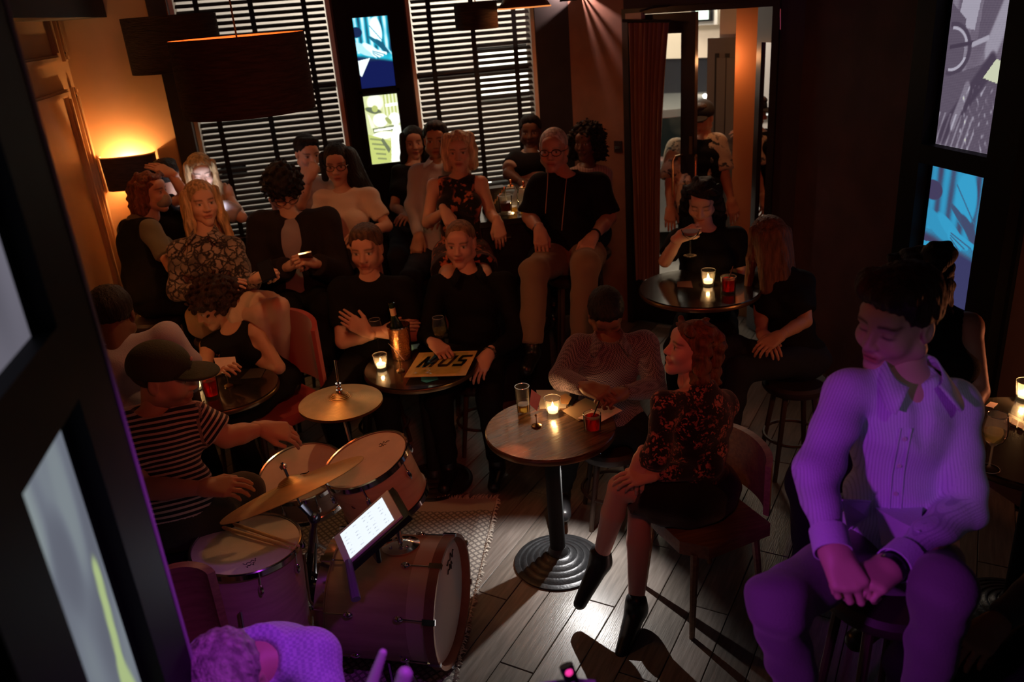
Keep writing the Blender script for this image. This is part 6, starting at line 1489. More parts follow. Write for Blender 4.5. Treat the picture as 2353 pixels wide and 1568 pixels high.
hf0 = np.array([hc[0] + 0.05, hc[1] - 0.02, 0]); b = MB(); b.tube([hc - hn * 0.05, hf0 + Z3 * 0.3, hf0 + Z3 * 0.05], 0.011, 8)
for k in range(3):
    a = k * 2.094 + 0.4; dr = np.array([math.cos(a), math.sin(a), 0]); b.tube([hf0 + Z3 * 0.3, hf0 + dr * 0.25 + Z3 * 0.012], 0.007, 6)
b.build('tripod', chrome, hs_, True, True)
b = MB(); b.prism([(-0.04, 0), (0.04, 0), (0.035, 0.26), (-0.035, 0.26)], hf0 + np.array([-0.1, 0.02, 0.02]), np.array([[0, 1, 0], [-0.97, 0, 0.24], nrm([0.24, 0, 0.97])]), 0.01); b.build('pedal', steel, hs_, True)
rc, x, rn, r = disc_frame((500, 1204), (848, 1043), 2.88, 0.12)
rd, rdx = cymbal('ride_cymbal', 'large tilted golden ride cymbal across the drum kit', rc, rn, 0.262, 0.05, 0.034, hint=x)
e0 = inplane((690, 1105), rc, rn); scr = MB()
for k in range(5):
    q0 = inplane((655 + 12 * k, 1122 - 5 * k), rc, rn) + rn * 0.022; scr.tube([q0, q0 + x * 0.012 + np.cross(rn, x) * (0.02 if k % 2 else -0.02), q0 + x * 0.02], 0.002, 4)
so = scr.build('maker_logo', mk, None); so.parent = rd; so.matrix_parent_inverse = Matrix.Identity(4)
MI = Matrix.LocRotScale(Vector(rd.location), rd.rotation_euler.to_quaternion(), None).inverted(); so.matrix_local = MI
rs_ = thing('cymbal_stand', 'dark cymbal stand with long boom under the ride cymbal', 'drum hardware', (rc[0] + 0.12, rc[1] - 0.02, 0), 'drum kit')
rf = atz(735, 1460, 0.0); b = MB(); b.tube([rc + rn * 0.10, rc - rn * 0.06], 0.005, 8); b.lathe([(0.001, 0), (0.012, 0.002), (0.014, 0.014), (0.006, 0.02)], 12, rc + rn * 0.075, frame_z(rn)); b.build('tilter', chrome, rs_, True, True)
bst = mat('dark_chrome', (0.10, 0.09, 0.11), 0.25, 0.9)
kx = atd(722, 1190, 2.92); b = MB(); b.tube([rc - rn * 0.06, kx, np.array([rf[0], rf[1], 0.3]), np.array([rf[0], rf[1], 0.1])], 0.013, 8)
for k in range(3):
    a = k * 2.094 + 0.2; dr = np.array([math.cos(a), math.sin(a), 0]); b.tube([np.array([rf[0], rf[1], 0.34]), np.array([rf[0], rf[1], 0.012]) + dr * 0.26], 0.009, 6)
b.sphere(kx, 0.024, 10, 8); b.build('boom', bst, rs_, True, True)
# drumsticks on the floor tom
stick_m = mat('hickory', (0.72, 0.46, 0.22), 0.45, noise=0.1, nscale=20, stretch=(1, 8, 8))
for k, (a, b_) in enumerate([((511, 1212), (676, 1261)), ((536, 1204), (689, 1256))]):
    A = inplane(a, FT[0] + FT[1] * 0.012, FT[1]); B = inplane(b_, FT[0] + FT[1] * 0.010, FT[1]); u = nrm(B - A); Ls = np.linalg.norm(B - A)
    t = thing('drumstick', ['wooden drumstick lying nearer the floor tom edge', 'wooden drumstick lying farther across the floor tom'][k], 'drumstick', A, 'pair of drumsticks')
    b = MB(); b.tube([A, A + u * 0.01, A + u * Ls * 0.62, A + u * Ls * 0.90, A + u * Ls * 0.93], [0.004, 0.0072, 0.0070, 0.0036, 0.0034], 10); b.build('shaft', stick_m, t, True, True)
    b = MB(); b.sphere(B - u * 0.008, 0.0056, 8, 6, frame_z(u), (1, 1, 1.6)); b.build('tip', stick_m, t, True, True)

# tablet on its stand
tq = [atd(770, 1240, 2.84), atd(893, 1131, 2.86), atd(918, 1180, 2.74), atd(794, 1297, 2.72)]       # top-left, top-right, bottom-right, bottom-left
tu = nrm(tq[1] - tq[0]); tn = nrm(np.cross(tu, tq[0] - tq[3])); tn = tn if np.dot(tn, CAM - tq[0]) > 0 else -tn; tv = np.cross(tn, tu); tv = tv if tv[2] > 0 else -tv
tw, thh = np.linalg.norm(tq[1] - tq[0]), 0.165; tc_ = sum(tq) / 4; to = tc_ - tu * tw / 2 - tv * thh / 2
tb = thing('tablet', 'glowing white tablet in purple lit case on slim stand', 'tablet', tc_)
AXT = np.array([tu, tv, tn])
b = MB(); b.prism([(0, 0), (tw, 0), (tw, thh), (0, thh)], to - tn * 0.010, AXT, 0.010); b.build('case', mat('pale_tablet_case', (0.70, 0.66, 0.70), 0.5), tb, True)
b = MB(); b.prism([(tw + 0.001, 0.0), (tw + 0.02, -0.004), (tw + 0.02, thh), (tw + 0.001, thh)], to - tn * 0.03, AXT, 0.024); b.prism([(0.0, -0.014), (tw + 0.02, -0.014), (tw + 0.02, -0.001), (0, -0.001)], to - tn * 0.03, AXT, 0.024); b.build('clamp', black_frame, tb, True)
def page(u, v):
    C = np.tile([0.86, 0.93, 1.0], (len(u), 1)).astype(float)
    for j in range(7):
        for i in range(5):
            cu_, cv = 0.10 + 0.19 * i + 0.03 * ((i * 7 + j * 3) % 3 - 1), 0.12 + 0.125 * j
            m = np.clip(blob(u, v, cu_, cv, 0.025, 0.014) * ((i * 5 + j * 3) % 4 != 0) + blob(u, v, cu_ + 0.045, cv + 0.014, 0.014, 0.008), 0, 1)[:, None] * 0.55
            C = C * (1 - m) + np.array([0.18, 0.2, 0.25]) * m
    return C, np.zeros(len(u))
me = screen_mesh('screen', to + tu * tw * 0.10 + tv * thh * 0.07 + tn * 0.0008, tu, tv, tw * 0.78, thh * 0.86, page, screen_mat('tablet_page', 1.05), 80, 60); put('screen', me, tb, True)
lamp('tablet_glow', 'AREA', tc_ + tn * 0.012, (0.8, 0.9, 1.0), 0.25, tw * 0.8, tc_ + tn, sy=thh * 0.85)
ts = thing('tablet_stand', 'slim black stand holding the glowing tablet', 'stand', atz(880, 1500, 0))
b = MB(); pj = tc_ - tn * 0.03 - tv * 0.03; gf = atz(884, 1500, 0.0); b.tube([pj, pj - Z3 * 0.1, gf + Z3 * 0.55, gf + Z3 * 0.2], 0.009, 8); b.sphere(gf + Z3 * 0.50, 0.018, 8, 6); b.build('pole', black_frame, ts, True, True)
b = MB(); b.tube([atd(800, 1290, 2.70), atd(818, 1378, 2.60)], [0.012, 0.016], 8); b.build('support_arm', mat('stand_arm', (0.16, 0.14, 0.18), 0.3), ts, True, True)
for k in range(3):
    a = k * 2.094 + 0.6; dr = np.array([math.cos(a), math.sin(a), 0]); b = MB(); b.tube([gf + Z3 * 0.24, gf + dr * 0.26 + Z3 * 0.012], 0.008, 6); b.build('leg', black_frame, ts, True, True)

# rug under the drum kit
rg0 = atz(1142, 1150, 0.0); rgu = nrm(np.array([-0.94, 0.34, 0])); rgv = nrm(np.array([-0.34, -0.94, 0]))
rug = thing('rug', 'cream and grey lattice rug with knotted fringe under the drums', 'rug', rg0 + Z3 * 0.0)
rug_m = mat('rug_weave', (0.56, 0.50, 0.43), 0.95, bump=0.5, bscale=160)
nt, bs_ = nodes_of(rug_m)
at_ = nt.nodes.new('ShaderNodeAttribute'); at_.attribute_name = 'UVc'; sp_ = nt.nodes.new('ShaderNodeSeparateColor'); nt.links.new(at_.outputs['Color'], sp_.inputs[0])
def mnode(op, a, b_=None, v=None):
    n_ = nt.nodes.new('ShaderNodeMath'); n_.operation = op; nt.links.new(a, n_.inputs[0])
    if b_ is not None: nt.links.new(b_, n_.inputs[1])
    elif v is not None: n_.inputs[1].default_value = v
    return n_.outputs[0]
p1 = mnode('ADD', sp_.outputs[0], sp_.outputs[1]); p2 = mnode('SUBTRACT', sp_.outputs[0], sp_.outputs[1])
l1 = mnode('ABSOLUTE', mnode('SINE', mnode('MULTIPLY', p1, v=84.0))); l2 = mnode('ABSOLUTE', mnode('SINE', mnode('MULTIPLY', p2, v=84.0)))
lat = mnode('LESS_THAN', mnode('MINIMUM', l1, l2), v=0.52)
band = mnode('GREATER_THAN', sp_.outputs[1], v=0.115); lm = mnode('MULTIPLY', lat, band)
mxr = nt.nodes.new('ShaderNodeMix'); mxr.data_type = 'RGBA'; mxr.inputs[6].default_value = (0.50, 0.45, 0.39, 1); mxr.inputs[7].default_value = (0.20, 0.175, 0.16, 1)
nt.links.new(lm, mxr.inputs[0]); nt.links.new(mxr.outputs[2], bs_.inputs['Base Color'])
nu, nv = 60, 70; u, v = np.meshgrid(np.linspace(0, 1.25, nu), np.linspace(0, 1.30, nv)); u = u.ravel(); v = v.ravel()
wob = 0.006 * np.sin(v * 9) ; Vr = rg0 + np.outer(u + wob * (u < 0.01), rgu) + np.outer(v, rgv); Vr[:, 2] = 0.008 + 0.004 * np.sin(u * 14 + v * 5) * np.sin(v * 11) + 0.012 * np.exp(-((u - 0.06) / 0.03) ** 2) * np.exp(-((v - 0.25) / 0.2) ** 2)
kk = np.array([j * nu + i for j in range(nv - 1) for i in range(nu - 1)]); Qr = np.stack([kk, kk + nu, kk + nu + 1, kk + 1], 1)
put('weave', np_mesh('weave', Vr, Qr, rug_m, True, attrs={'UVc': np.stack([u, v, u * 0], 1)}), rug, True)
fb_ = MB(); rg = random.Random(9)
for i in range(150):
    p = rg0 + rgu * (i * 1.25 / 150) + Z3 * 0.009; d_ = -rgv * rg.uniform(0.03, 0.055) + rgu * rg.uniform(-0.02, 0.02); fb_.tube([p, p + d_ * 0.5 + Z3 * rg.uniform(0, 0.008), p + d_ - Z3 * 0.004], [0.0032, 0.003, 0.0016], 4)
for i in range(120):
    p = rg0 + rgv * (i * 1.30 / 120) + Z3 * 0.009; d_ = -rgu * rg.uniform(0.008, 0.026) + rgv * rg.uniform(-0.012, 0.012); fb_.tube([p, p + d_ * 0.5 + Z3 * rg.uniform(0, 0.006), p + d_ - Z3 * 0.004], [0.004, 0.0035, 0.002], 4)
tag(fb_.build('fringe', mat('rug_fringe', (0.62, 0.56, 0.48), 0.95), rug, True), kind='stuff')

# phone held under the table edge with its torch switched on
FLP = np.array([*(atz(1352, 1246, 0.0)[:2]), 0.50])
tp_ = thing('phone', 'phone with white torch light on, held low beside the walnut table', 'phone', FLP)
dn_ = nrm(np.array([-0.60, -0.60, -0.95])); axp = frame_z(-dn_, (1, 0.3, 0))
b = MB(); b.box(FLP - dn_ * 0.010, (0.145, 0.072, 0.009), axp); b.build('case', mat('black_phone', (0.01, 0.01, 0.012), 0.1), tp_, True)
b = MB(); b.box(FLP - dn_ * 0.0155, (0.136, 0.066, 0.001), axp); b.build('screen', mat('phone_blue_screen', (0.02, 0.03, 0.04), 0.1, emit=(0.55, 0.8, 1.0), estr=0.35), tp_, True)
b = MB(); b.lathe([(0.001, 0.0), (0.004, 0.0), (0.004, 0.003)], 12, FLP - dn_ * 0.003, frame_z(dn_), False); b.build('torch_lens', mat('white_lens', (1, 1, 1), 0.3, emit=(1, 0.98, 0.95), estr=20.0), tp_, True, True)
lamp('phone_torch', 'SPOT', FLP + dn_ * 0.004, (1.0, 0.97, 0.93), 24, 0.004, FLP + dn_, 120, 0.5)

# ------------------------------------------------------------------ seats
wood_seat = mat('warm_wood_seat', (0.30, 0.15, 0.075), 0.4, color2=(0.20, 0.095, 0.05), nscale=7, stretch=(1, 10, 10))
dark_seat = mat('dark_leather_seat', (0.03, 0.02, 0.018), 0.5)
dark_leg = mat('dark_wood_leg', (0.05, 0.03, 0.02), 0.5)
_sm = {}
def stool(label, x, y, z, seat_m=None, leg_m=None, r=0.165, group='stools under the audience', name='stool'):
    seat_m = seat_m or dark_seat; leg_m = leg_m or dark_leg
    t = thing(name, label, 'stool', (x, y, 0), group)
    k = (round(z, 2), seat_m.name, leg_m.name, r)
    if k not in _sm:
        a_ = MB(); a_.lathe([(0.001, z - 0.05), (r - 0.01, z - 0.05), (r, z - 0.035), (r, z - 0.015), (r - 0.015, z), (0.001, z)], 32)
        l_ = MB(); l_.tube([(r * 0.62, 0, z - 0.05), (r * 1.05, 0, 0.0)], [0.016, 0.012], 8)
        g_ = MB(); zr = min(0.28, z * 0.4); rr = r * (1.05 - 0.43 * zr / z); pts = [(rr * math.cos(q), rr * math.sin(q), zr) for q in np.linspace(0, 2 * math.pi, 25)]; g_.tube(pts, 0.009, 6)
        _sm[k] = (a_.mesh('seat', seat_m, True), l_.mesh('leg', leg_m, True), g_.mesh('foot_ring', leg_m, True))
    s_, l_, g_ = _sm[k]
    put('seat', s_, t); put('foot_ring', g_, t)
    for q in range(4):
        o = put('leg', l_, t); o.rotation_euler = (0, 0, q * math.pi / 2 + 0.6)
    return t
def chair(label, x, y, z, face, seat_m, leg_m, back_m=None, bh=0.42, w=0.44, group=None, curved=True):
    """chair facing along the unit vector face: padded seat, curved back, four legs, two back posts"""
    f = nrm(np.array([face[0], face[1], 0])); s = np.array([f[1], -f[0], 0]); o = np.array([x, y, 0]); back_m = back_m or seat_m
    t = thing('chair', label, 'chair', o, group)
    b = MB(); ax_ = np.array([s, f, Z3]); poly_ = [(-w / 2, -w / 2), (w / 2, -w / 2), (w / 2 + 0.01, w * 0.3), (w * 0.3, w / 2), (-w * 0.3, w / 2), (-w / 2 - 0.01, w * 0.3)]
    b.prism(poly_, o + Z3 * (z - 0.06), ax_, 0.06); b.build('seat', seat_m, t, True)
    n = 14; v = []; 
    for zz_ in (0.06, bh * 0.5, bh):
        for i in range(n + 1):
            a = math.pi * (0.10 + 0.80 * i / n); q = o + s * (w * 0.54) * math.cos(a) - f * (w * 0.30 + w * 0.26 * math.sin(a)) + Z3 * (z + zz_ + 0.04 * math.sin(a) * (zz_ == bh)); v += [q, q - f * 0.03 * math.sin(a) + s * 0.025 * math.cos(a)]
    m_ = 2 * (n + 1); F_ = []
    for j in range(2):
        for i in range(n):
            a0 = j * m_ + 2 * i; F_ += [(a0, a0 + 2, a0 + m_ + 2, a0 + m_), (a0 + 1, a0 + m_ + 1, a0 + m_ + 3, a0 + 3)]
    for i in range(n): F_ += [(2 * i, 2 * i + 1, 2 * i + 3, 2 * i + 2), (2 * m_ + 2 * i, 2 * m_ + 2 * i + 2, 2 * m_ + 2 * i + 3, 2 * m_ + 2 * i + 1)]
    F_ += [(0, m_, m_ + 1, 1), (m_, 2 * m_, 2 * m_ + 1, m_ + 1), (2 * n, 2 * n + 1, 2 * n + m_ + 1, 2 * n + m_), (2 * n + m_, 2 * n + m_ + 1, 2 * n + 2 * m_ + 1, 2 * n + 2 * m_)]
    b = MB(); b.add(v, F_); b.build('backrest', back_m, t, True, True)
    for a, c_ in ((-1, -1), (1, -1), (-1, 1), (1, 1)):
        p = o + s * a * w * 0.40 + f * c_ * w * 0.38; b = MB(); b.tube([p + Z3 * (z - 0.05), p + s * a * 0.03 + f * c_ * 0.03], [0.018, 0.012], 8); b.build('leg', leg_m, t, True, True)
    return t

# purple-lit things poking up at the bottom edge: stick handles and a small clip lamp on a music stand
pale = mat('pale_lacquer', (0.62, 0.55, 0.60), 0.4)
for k, (a, b_, d_, r0, r1, lab) in enumerate([((884, 1488), (838, 1620), 1.55, 0.007, 0.015, 'tapered pale stick handle poking up at the bottom edge'), ((934, 1537), (905, 1640), 1.50, 0.013, 0.017, 'short round ended pale stick beside the tapered one')]):
    A, B = atd(*a, d_), atd(*b_, d_); t = thing('stick_handle', lab, 'stick', B, 'sticks standing in a holder'); u = nrm(A - B)
    b = MB(); b.tube([B - u * 0.25, B, A - u * 0.012], [r1, r1, r0 * 1.15], 12); b.build('shaft', pale, t, True, True)
    b = MB(); b.sphere(A - u * 0.012, r0 * 1.15, 12, 8); b.build('rounded_end', pale, t, True, True)
ms = thing('music_stand', 'black music stand top edge lit purple at the bottom of the picture', 'music stand', atd(1290, 1640, 1.62) * np.array([1, 1, 0]))
A, B = atd(1190, 1585, 1.60), atd(1345, 1566, 1.60); un = nrm(B - A); b = MB(); nn_ = nrm(CAM - A); vv_ = np.cross(nn_, un); vv_ = vv_ if vv_[2] > 0 else -vv_
b.prism([(0, -0.16), (0.15, -0.16), (0.15, 0), (0.11, 0.008), (0.04, 0.008), (0, 0)], A, np.array([un, vv_, nn_]), 0.01); b.build('desk', pale, ms, True)
b = MB(); q = (A + B) / 2 - vv_ * 0.15; b.tube([q, np.array([q[0], q[1], 0.1])], 0.010, 8)
for k in range(3): b.tube([np.array([q[0], q[1], 0.2]), np.array([q[0] + 0.2 * math.cos(k * 2.1), q[1] + 0.2 * math.sin(k * 2.1), 0.012])], 0.007, 6)
b.build('stem', black_frame, ms, True)
cl_ = thing('clip_lamp', 'small clip lamp with glowing pink lens on the music stand', 'lamp', atd(1310, 1560, 1.58))
ctr = atd(1306, 1545, 1.58); u2 = nrm(atd(1330, 1600, 1.58) - atd(1300, 1522, 1.58)); b = MB(); b.tube([ctr - u2 * 0.014, ctr + u2 * 0.060], [0.014, 0.012], 10); b.build('housing', black_frame, cl_, True, True)
b = MB(); b.sphere(ctr + nn_ * 0.009, 0.0085, 10, 8); b.build('lens', mat('pink_lens', (1, 0.2, 0.5), 0.3, emit=(1.0, 0.05, 0.35), estr=0.9), cl_, True, True)
b = MB(); b.tube([ctr + u2 * 0.02 + nn_ * 0.012, ctr + u2 * 0.06 + nn_ * 0.012], [0.004, 0.006], 6); b.build('strip', mat('white_strip', (0.9, 0.85, 0.95), 0.3), cl_, True, True)
# ------------------------------------------------------------------ the audience and the band
blackc = cloth_mat('black_cotton', (0.008, 0.007, 0.008), sheen=0.0); whitec = cloth_mat('white_cotton', (0.72, 0.64, 0.56)); greyshirt = cloth_mat('pale_grey_shirt', (0.45, 0.43, 0.46))
denim = cloth_mat('dark_denim', (0.018, 0.02, 0.032), sheen=0.0); blackt = cloth_mat('black_trousers', (0.010, 0.009, 0.010), sheen=0.0); khaki = cloth_mat('khaki_cotton', (0.22, 0.15, 0.10))
snake = cloth_mat('snake_print', (0.03, 0.028, 0.03), kind='snake', color2=(0.36, 0.30, 0.26), scale=26)
floral = cloth_mat('black_floral', (0.012, 0.01, 0.012), kind='floral', color2=(0.55, 0.17, 0.09), scale=24)
floral2 = cloth_mat('plum_floral', (0.015, 0.008, 0.014), kind='floral', color2=(0.42, 0.13, 0.12), scale=42)
hawaii = cloth_mat('cream_leaf_print', (0.62, 0.50, 0.36), kind='floral', color2=(0.06, 0.07, 0.08), scale=26)
checks = cloth_mat('fine_check', (0.24, 0.19, 0.24), kind='check', color2=(0.07, 0.05, 0.08), scale=150)
stripes = cloth_mat('navy_cream_stripe', (0.025, 0.02, 0.03), kind='stripe', color2=(0.62, 0.50, 0.44), scale=52)
pin = cloth_mat('white_pinstripe_lilac_glow', (0.62, 0.60, 0.84), kind='pin', color2=(0.46, 0.44, 0.66), scale=150)  # lilac put into white cloth imitates its glow under violet light
blueshirt = cloth_mat('pale_blue_shirt', (0.38, 0.38, 0.48)); indigo = cloth_mat('indigo_jeans', (0.07, 0.075, 0.13))
vestm = cloth_mat('dark_green_black_vest', (0.012, 0.013, 0.011), sheen=0.0); weave = cloth_mat('white_weave_lilac_glow', (0.62, 0.60, 0.88), kind='check', color2=(0.44, 0.42, 0.70), scale=120)  # woven shirt is white; its lilac tint imitates glow under violet light
lthr = mat('black_shoe', (0.01, 0.009, 0.01), 0.35); tan_shoe = mat('grey_shoe', (0.35, 0.30, 0.30), 0.5)
fair = (0.62, 0.40, 0.30); pale_s = (0.66, 0.45, 0.36); tan_s = (0.46, 0.27, 0.18); brown_s = (0.24, 0.125, 0.08); deep_s = (0.13, 0.065, 0.042)
gl_m = mat('dark_spectacle_frame', (0.01, 0.01, 0.01), 0.3)
blond, auburn, dkbrown, blackh, greyh = (0.52, 0.38, 0.20), (0.20, 0.075, 0.035), (0.045, 0.025, 0.017), (0.010, 0.008, 0.008), (0.50, 0.47, 0.46)

# by the windows
person('phone_woman', 'person with long blond hair lit white by a phone at the window', 5.35, (462, 396), (472, 462), (412, 490, 0.02), (530, 485, 0), (470, 640, 0.05), eb=(556, 500, 0.02), wb=(530, 455, 0.16), ea=(405, 560), wa=(455, 500, -0.2),
       hb=dict(pose='relax', to=(515, 425, 0.18)), yaw=4, pitch=-14, fem=True, skin=pale_s, eyes='down', hair='long', haircol=blond, topmat=greyshirt, botmat=denim, shoe=lthr)
person('arm_raised', 'person with dark hair resting a hand on top of the head', 5.22, (384, 408), (378, 470), (330, 500), (430, 500), (380, 640, 0.05), ea=(428, 452, -0.10), wa=(392, 398, -0.14), ha=dict(pose='flat', to=(346, 378, -0.13)), yaw=150, byaw=60, pitch=-5,
       fem=True, skin=fair, hair='short', haircol=blackh, topmat=blackc, botmat=denim, shoe=lthr)
person('mask_woman', 'person with auburn hair and grey mask under the nose seen side on', 4.85, (346, 442), (322, 505), (292, 530, 0.14), (348, 528, -0.12), (352, 690, 0.05), eb=(395, 615, -0.16), wb=(450, 640, -0.05), ea=(330, 620, 0.15), wa=(400, 640, 0.1), yaw=62, byaw=66,
       fem=True, skin=fair, hair='wavy', haircol=auburn, topmat=cloth_mat('olive_grey_tee', (0.17, 0.18, 0.13)), botmat=blackt, shoe=lthr)
person('snake_woman', 'person with long straight blond hair in snake print shirt holding a phone', 4.55, (464, 466), (475, 540), (402, 578), (545, 572), (505, 730, 0.08), ea=(408, 672, -0.05), wa=(508, 668, -0.22), eb=(568, 668, -0.08), wb=(590, 640, -0.30), ka=(600, 720, -0.32), kb=(642, 705, -0.36), fa=(628, 860, -0.02), fb=(650, 845, -0.02),
       ha=dict(pose='relax', to=(560, 640, -0.3)), hb=dict(pose='grip', to=(615, 628, -0.34)), yaw=12, pitch=2, fem=True, skin=fair, hair='long', haircol=blond, top='long', topmat=snake, bot='skirt', botmat=cloth_mat('cream_skirt', (0.60, 0.48, 0.34)), shoe=lthr, collar=True, vneck=0.12, hs=1.04)
person('blazer_man', 'person with dark curly hair and glasses in dark blazer looking down at a phone', 4.98, (650, 438), (668, 500), (592, 518), (760, 508), (690, 690, 0.1), ea=(594, 640, -0.02), wa=(665, 612, -0.25), eb=(780, 632, 0), wb=(722, 605, -0.25), ka=(665, 715, -0.22), kb=(745, 705, -0.22), fa=(668, 860, -0.15), fb=(745, 850, -0.15), yaw=10, pitch=-34,
       ha=dict(pose='grip', to=(692, 600, -0.3)), hb=dict(pose='grip', to=(700, 598, -0.3)), skin=fair, eyes='down', hair='curlytop', haircol=blackh, topmat=cloth_mat('lilac_grey_tee', (0.34, 0.30, 0.34)), botmat=blackt, shoe=lthr, hs=1.12, build=1.08)
person('chin_man', 'person with short dark hair resting chin on hand at the window', 5.62, (707, 352), (716, 412), (672, 440), (775, 435), (720, 590, 0.05), ea=(692, 470, -0.08), wa=(712, 408, -0.14), ha=dict(pose='fist', to=(722, 385, -0.14)), yaw=18, pitch=-12, skin=fair, hair='sidepart', haircol=blackh, topmat=greyshirt, botmat=denim, shoe=lthr)
person('glasses_woman', 'person with long black hair and glasses in white t-shirt', 5.25, (776, 378), (792, 440), (735, 458), (855, 452), (815, 630, 0.08), ea=(722, 550, -0.02), wa=(790, 560, -0.2), eb=(890, 520, 0), wb=(838, 535, -0.18), yaw=-10, pitch=-4, fem=True, skin=fair, hair='longside', haircol=blackh, topmat=whitec, botmat=denim, shoe=lthr, hs=1.10)
person('back_woman', 'person with long dark hair between yellow picture and the pale shirt', 5.80, (951, 328), (950, 380), (915, 400), (985, 400), (950, 540, 0.05), yaw=2, fem=True, skin=tan_s, hair='long', haircol=blackh, topmat=blackc, botmat=denim, shoe=lthr, hs=0.96)
person('pale_shirt_man', 'person with short dark hair in pale open collar shirt, arm hanging down', 5.42, (1002, 322), (1010, 378), (955, 402), (1066, 400), (1005, 590, 0.05), ea=(950, 475, 0.0), wa=(962, 545, -0.10), ha=dict(pose='droop', to=(955, 585, -0.12)), yaw=-6, skin=tan_s, hair='short', haircol=blackh, top='long', topmat=greyshirt, botmat=denim, shoe=lthr, collar=True, vneck=0.06, beard=0.3)
person('floral_woman', 'person with blond bob in black floral halter dress on a high seat', 5.00, (1055, 348), (1054, 408), (990, 428), (1112, 422), (1062, 590, 0.06), ea=(982, 512, 0.02), wa=(1022, 486, -0.18), eb=(1128, 492, 0.0), wb=(1144, 512, -0.16), ka=(1030, 640, -0.38), kb=(1112, 636, -0.38),
       ha=dict(pose='droop', to=(1040, 520, -0.2)), hb=dict(pose='droop', to=(1152, 556, -0.18)), yaw=-6, fem=True, skin=fair, hair='bob', haircol=(0.60, 0.50, 0.34), top='halter', topmat=floral, bot='skirt', botmat=floral, shoe=lthr, vneck=0.11, hs=1.02)
person('window_man', 'person with short dark hair at the far corner of the pale blind', 5.85, (1219, 303), (1222, 352), (1180, 374), (1268, 372), (1225, 520, 0.03), ea=(1168, 400, -0.1), wa=(1200, 420, -0.2), yaw=-4, skin=deep_s, hair='short', haircol=blackh, topmat=cloth_mat('black_white_block', (0.5, 0.42, 0.36)), botmat=denim, shoe=lthr, hs=0.96)
person('older_man', 'older person with short grey hair and glasses in black shirt with piping', 4.90, (1272, 345), (1300, 405), (1232, 428), (1382, 424), (1315, 590, 0.08), ea=(1216, 498, 0.02), wa=(1240, 530, -0.18), eb=(1400, 500, 0.02), wb=(1362, 545, -0.24), ka=(1228, 625, -0.36), kb=(1345, 610, -0.40), fa=(1222, 800, -0.32), fb=(1335, 790, -0.34),
       ha=dict(pose='droop', to=(1246, 580, -0.24)), hb=dict(pose='relax', to=(1330, 600, -0.36)), yaw=-12, skin=(0.50, 0.28, 0.22), brow=(0.3, 0.27, 0.26), hair='crop', haircol=greyh, top='shirt', topmat=blackc, botmat=khaki, shoe=lthr, vneck=0.05, hs=1.06, beard=0.15, build=1.12)
person('curly_woman', 'person with dark curly bob in front of the brown wall', 5.30, (1347, 328), (1350, 385), (1312, 408), (1388, 404), (1345, 540, 0.05), yaw=-24, fem=True, skin=deep_s, hair='afrobob', haircol=blackh, topmat=cloth_mat('rib_cream', (0.45, 0.36, 0.32), kind='pin', color2=(0.30, 0.23, 0.20), scale=60), botmat=denim, shoe=lthr, hs=0.94)
# at the entrance
person('door_man', 'person in dark cap and cream leaf print shirt coming through the door', 6.05, (1612, 272), (1614, 325), (1546, 345), (1650, 330), (1612, 500, 0.0), ea=(1540, 420), wa=(1540, 480, -0.05), eb=(1664, 400, 0.0), wb=(1680, 462, -0.03), yaw=-20, pitch=-10, skin=(0.60, 0.30, 0.18), eyes='down', hair='short', haircol=dkbrown, topmat=blackc, botmat=denim, shoe=lthr, hb=dict(pose='droop', to=(1690, 500, -0.04)),
       ka=(1585, 640, -0.05), kb=(1640, 640, -0.05), fa=(1585, 790, 0), fb=(1640, 790, 0), beard=0.2)
person('door_hand', 'person outside whose hand rests on the open street door', 6.75, (1845, 210), (1850, 255), (1800, 290), (1905, 270), (1850, 460), ea=(1772, 345, -0.1), wa=(1726, 318, -0.25), ha=dict(pose='relax', to=(1698, 305, -0.28)), yaw=-70, byaw=-40, skin=fair, hair='short', haircol=dkbrown, top='tee', topmat=blackc, botmat=denim, shoe=lthr, ka=(1830, 600), kb=(1870, 600), fa=(1830, 740), fb=(1870, 740))
person('cocktail_woman', 'person with black hair sipping from a coupe glass at the tall table', 4.60, (1612, 462), (1622, 528), (1550, 552), (1700, 545), (1625, 720, 0.08), ea=(1528, 600, -0.08), wa=(1562, 545, -0.26), eb=(1712, 640, 0), wb=(1680, 650, -0.15), ha=dict(pose='grip', to=(1592, 532, -0.28), back=(-0.3, 0.4, 1)), yaw=-4, pitch=-24, fem=True, skin=pale_s, eyes='down', hair='wavy', haircol=blackh, top='tee', topmat=blackc, botmat=blackt, shoe=lthr, hs=1.06)
person('brown_hair_woman', 'person with long brown hair seen from behind in black top, hands in lap', 4.22, (1762, 548), (1790, 622), (1738, 652, 0.10), (1850, 650, -0.02), (1830, 830, 0.02), ea=(1748, 720, 0.0), wa=(1752, 768, -0.12), eb=(1850, 738, -0.10), wb=(1792, 772, -0.20), ka=(1690, 800, -0.05), kb=(1700, 850, -0.18), fa=(1655, 980, 0.0), fb=(1668, 1010, -0.12),
       ha=dict(pose='relax', to=(1775, 800, -0.2)), hb=dict(pose='relax', to=(1762, 792, -0.22)), yaw=-140, byaw=-82, pitch=-8, fem=True, skin=(0.5, 0.28, 0.2), hair='long', haircol=(0.12, 0.055, 0.03), topmat=blackc, botmat=denim, shoe=tan_shoe)
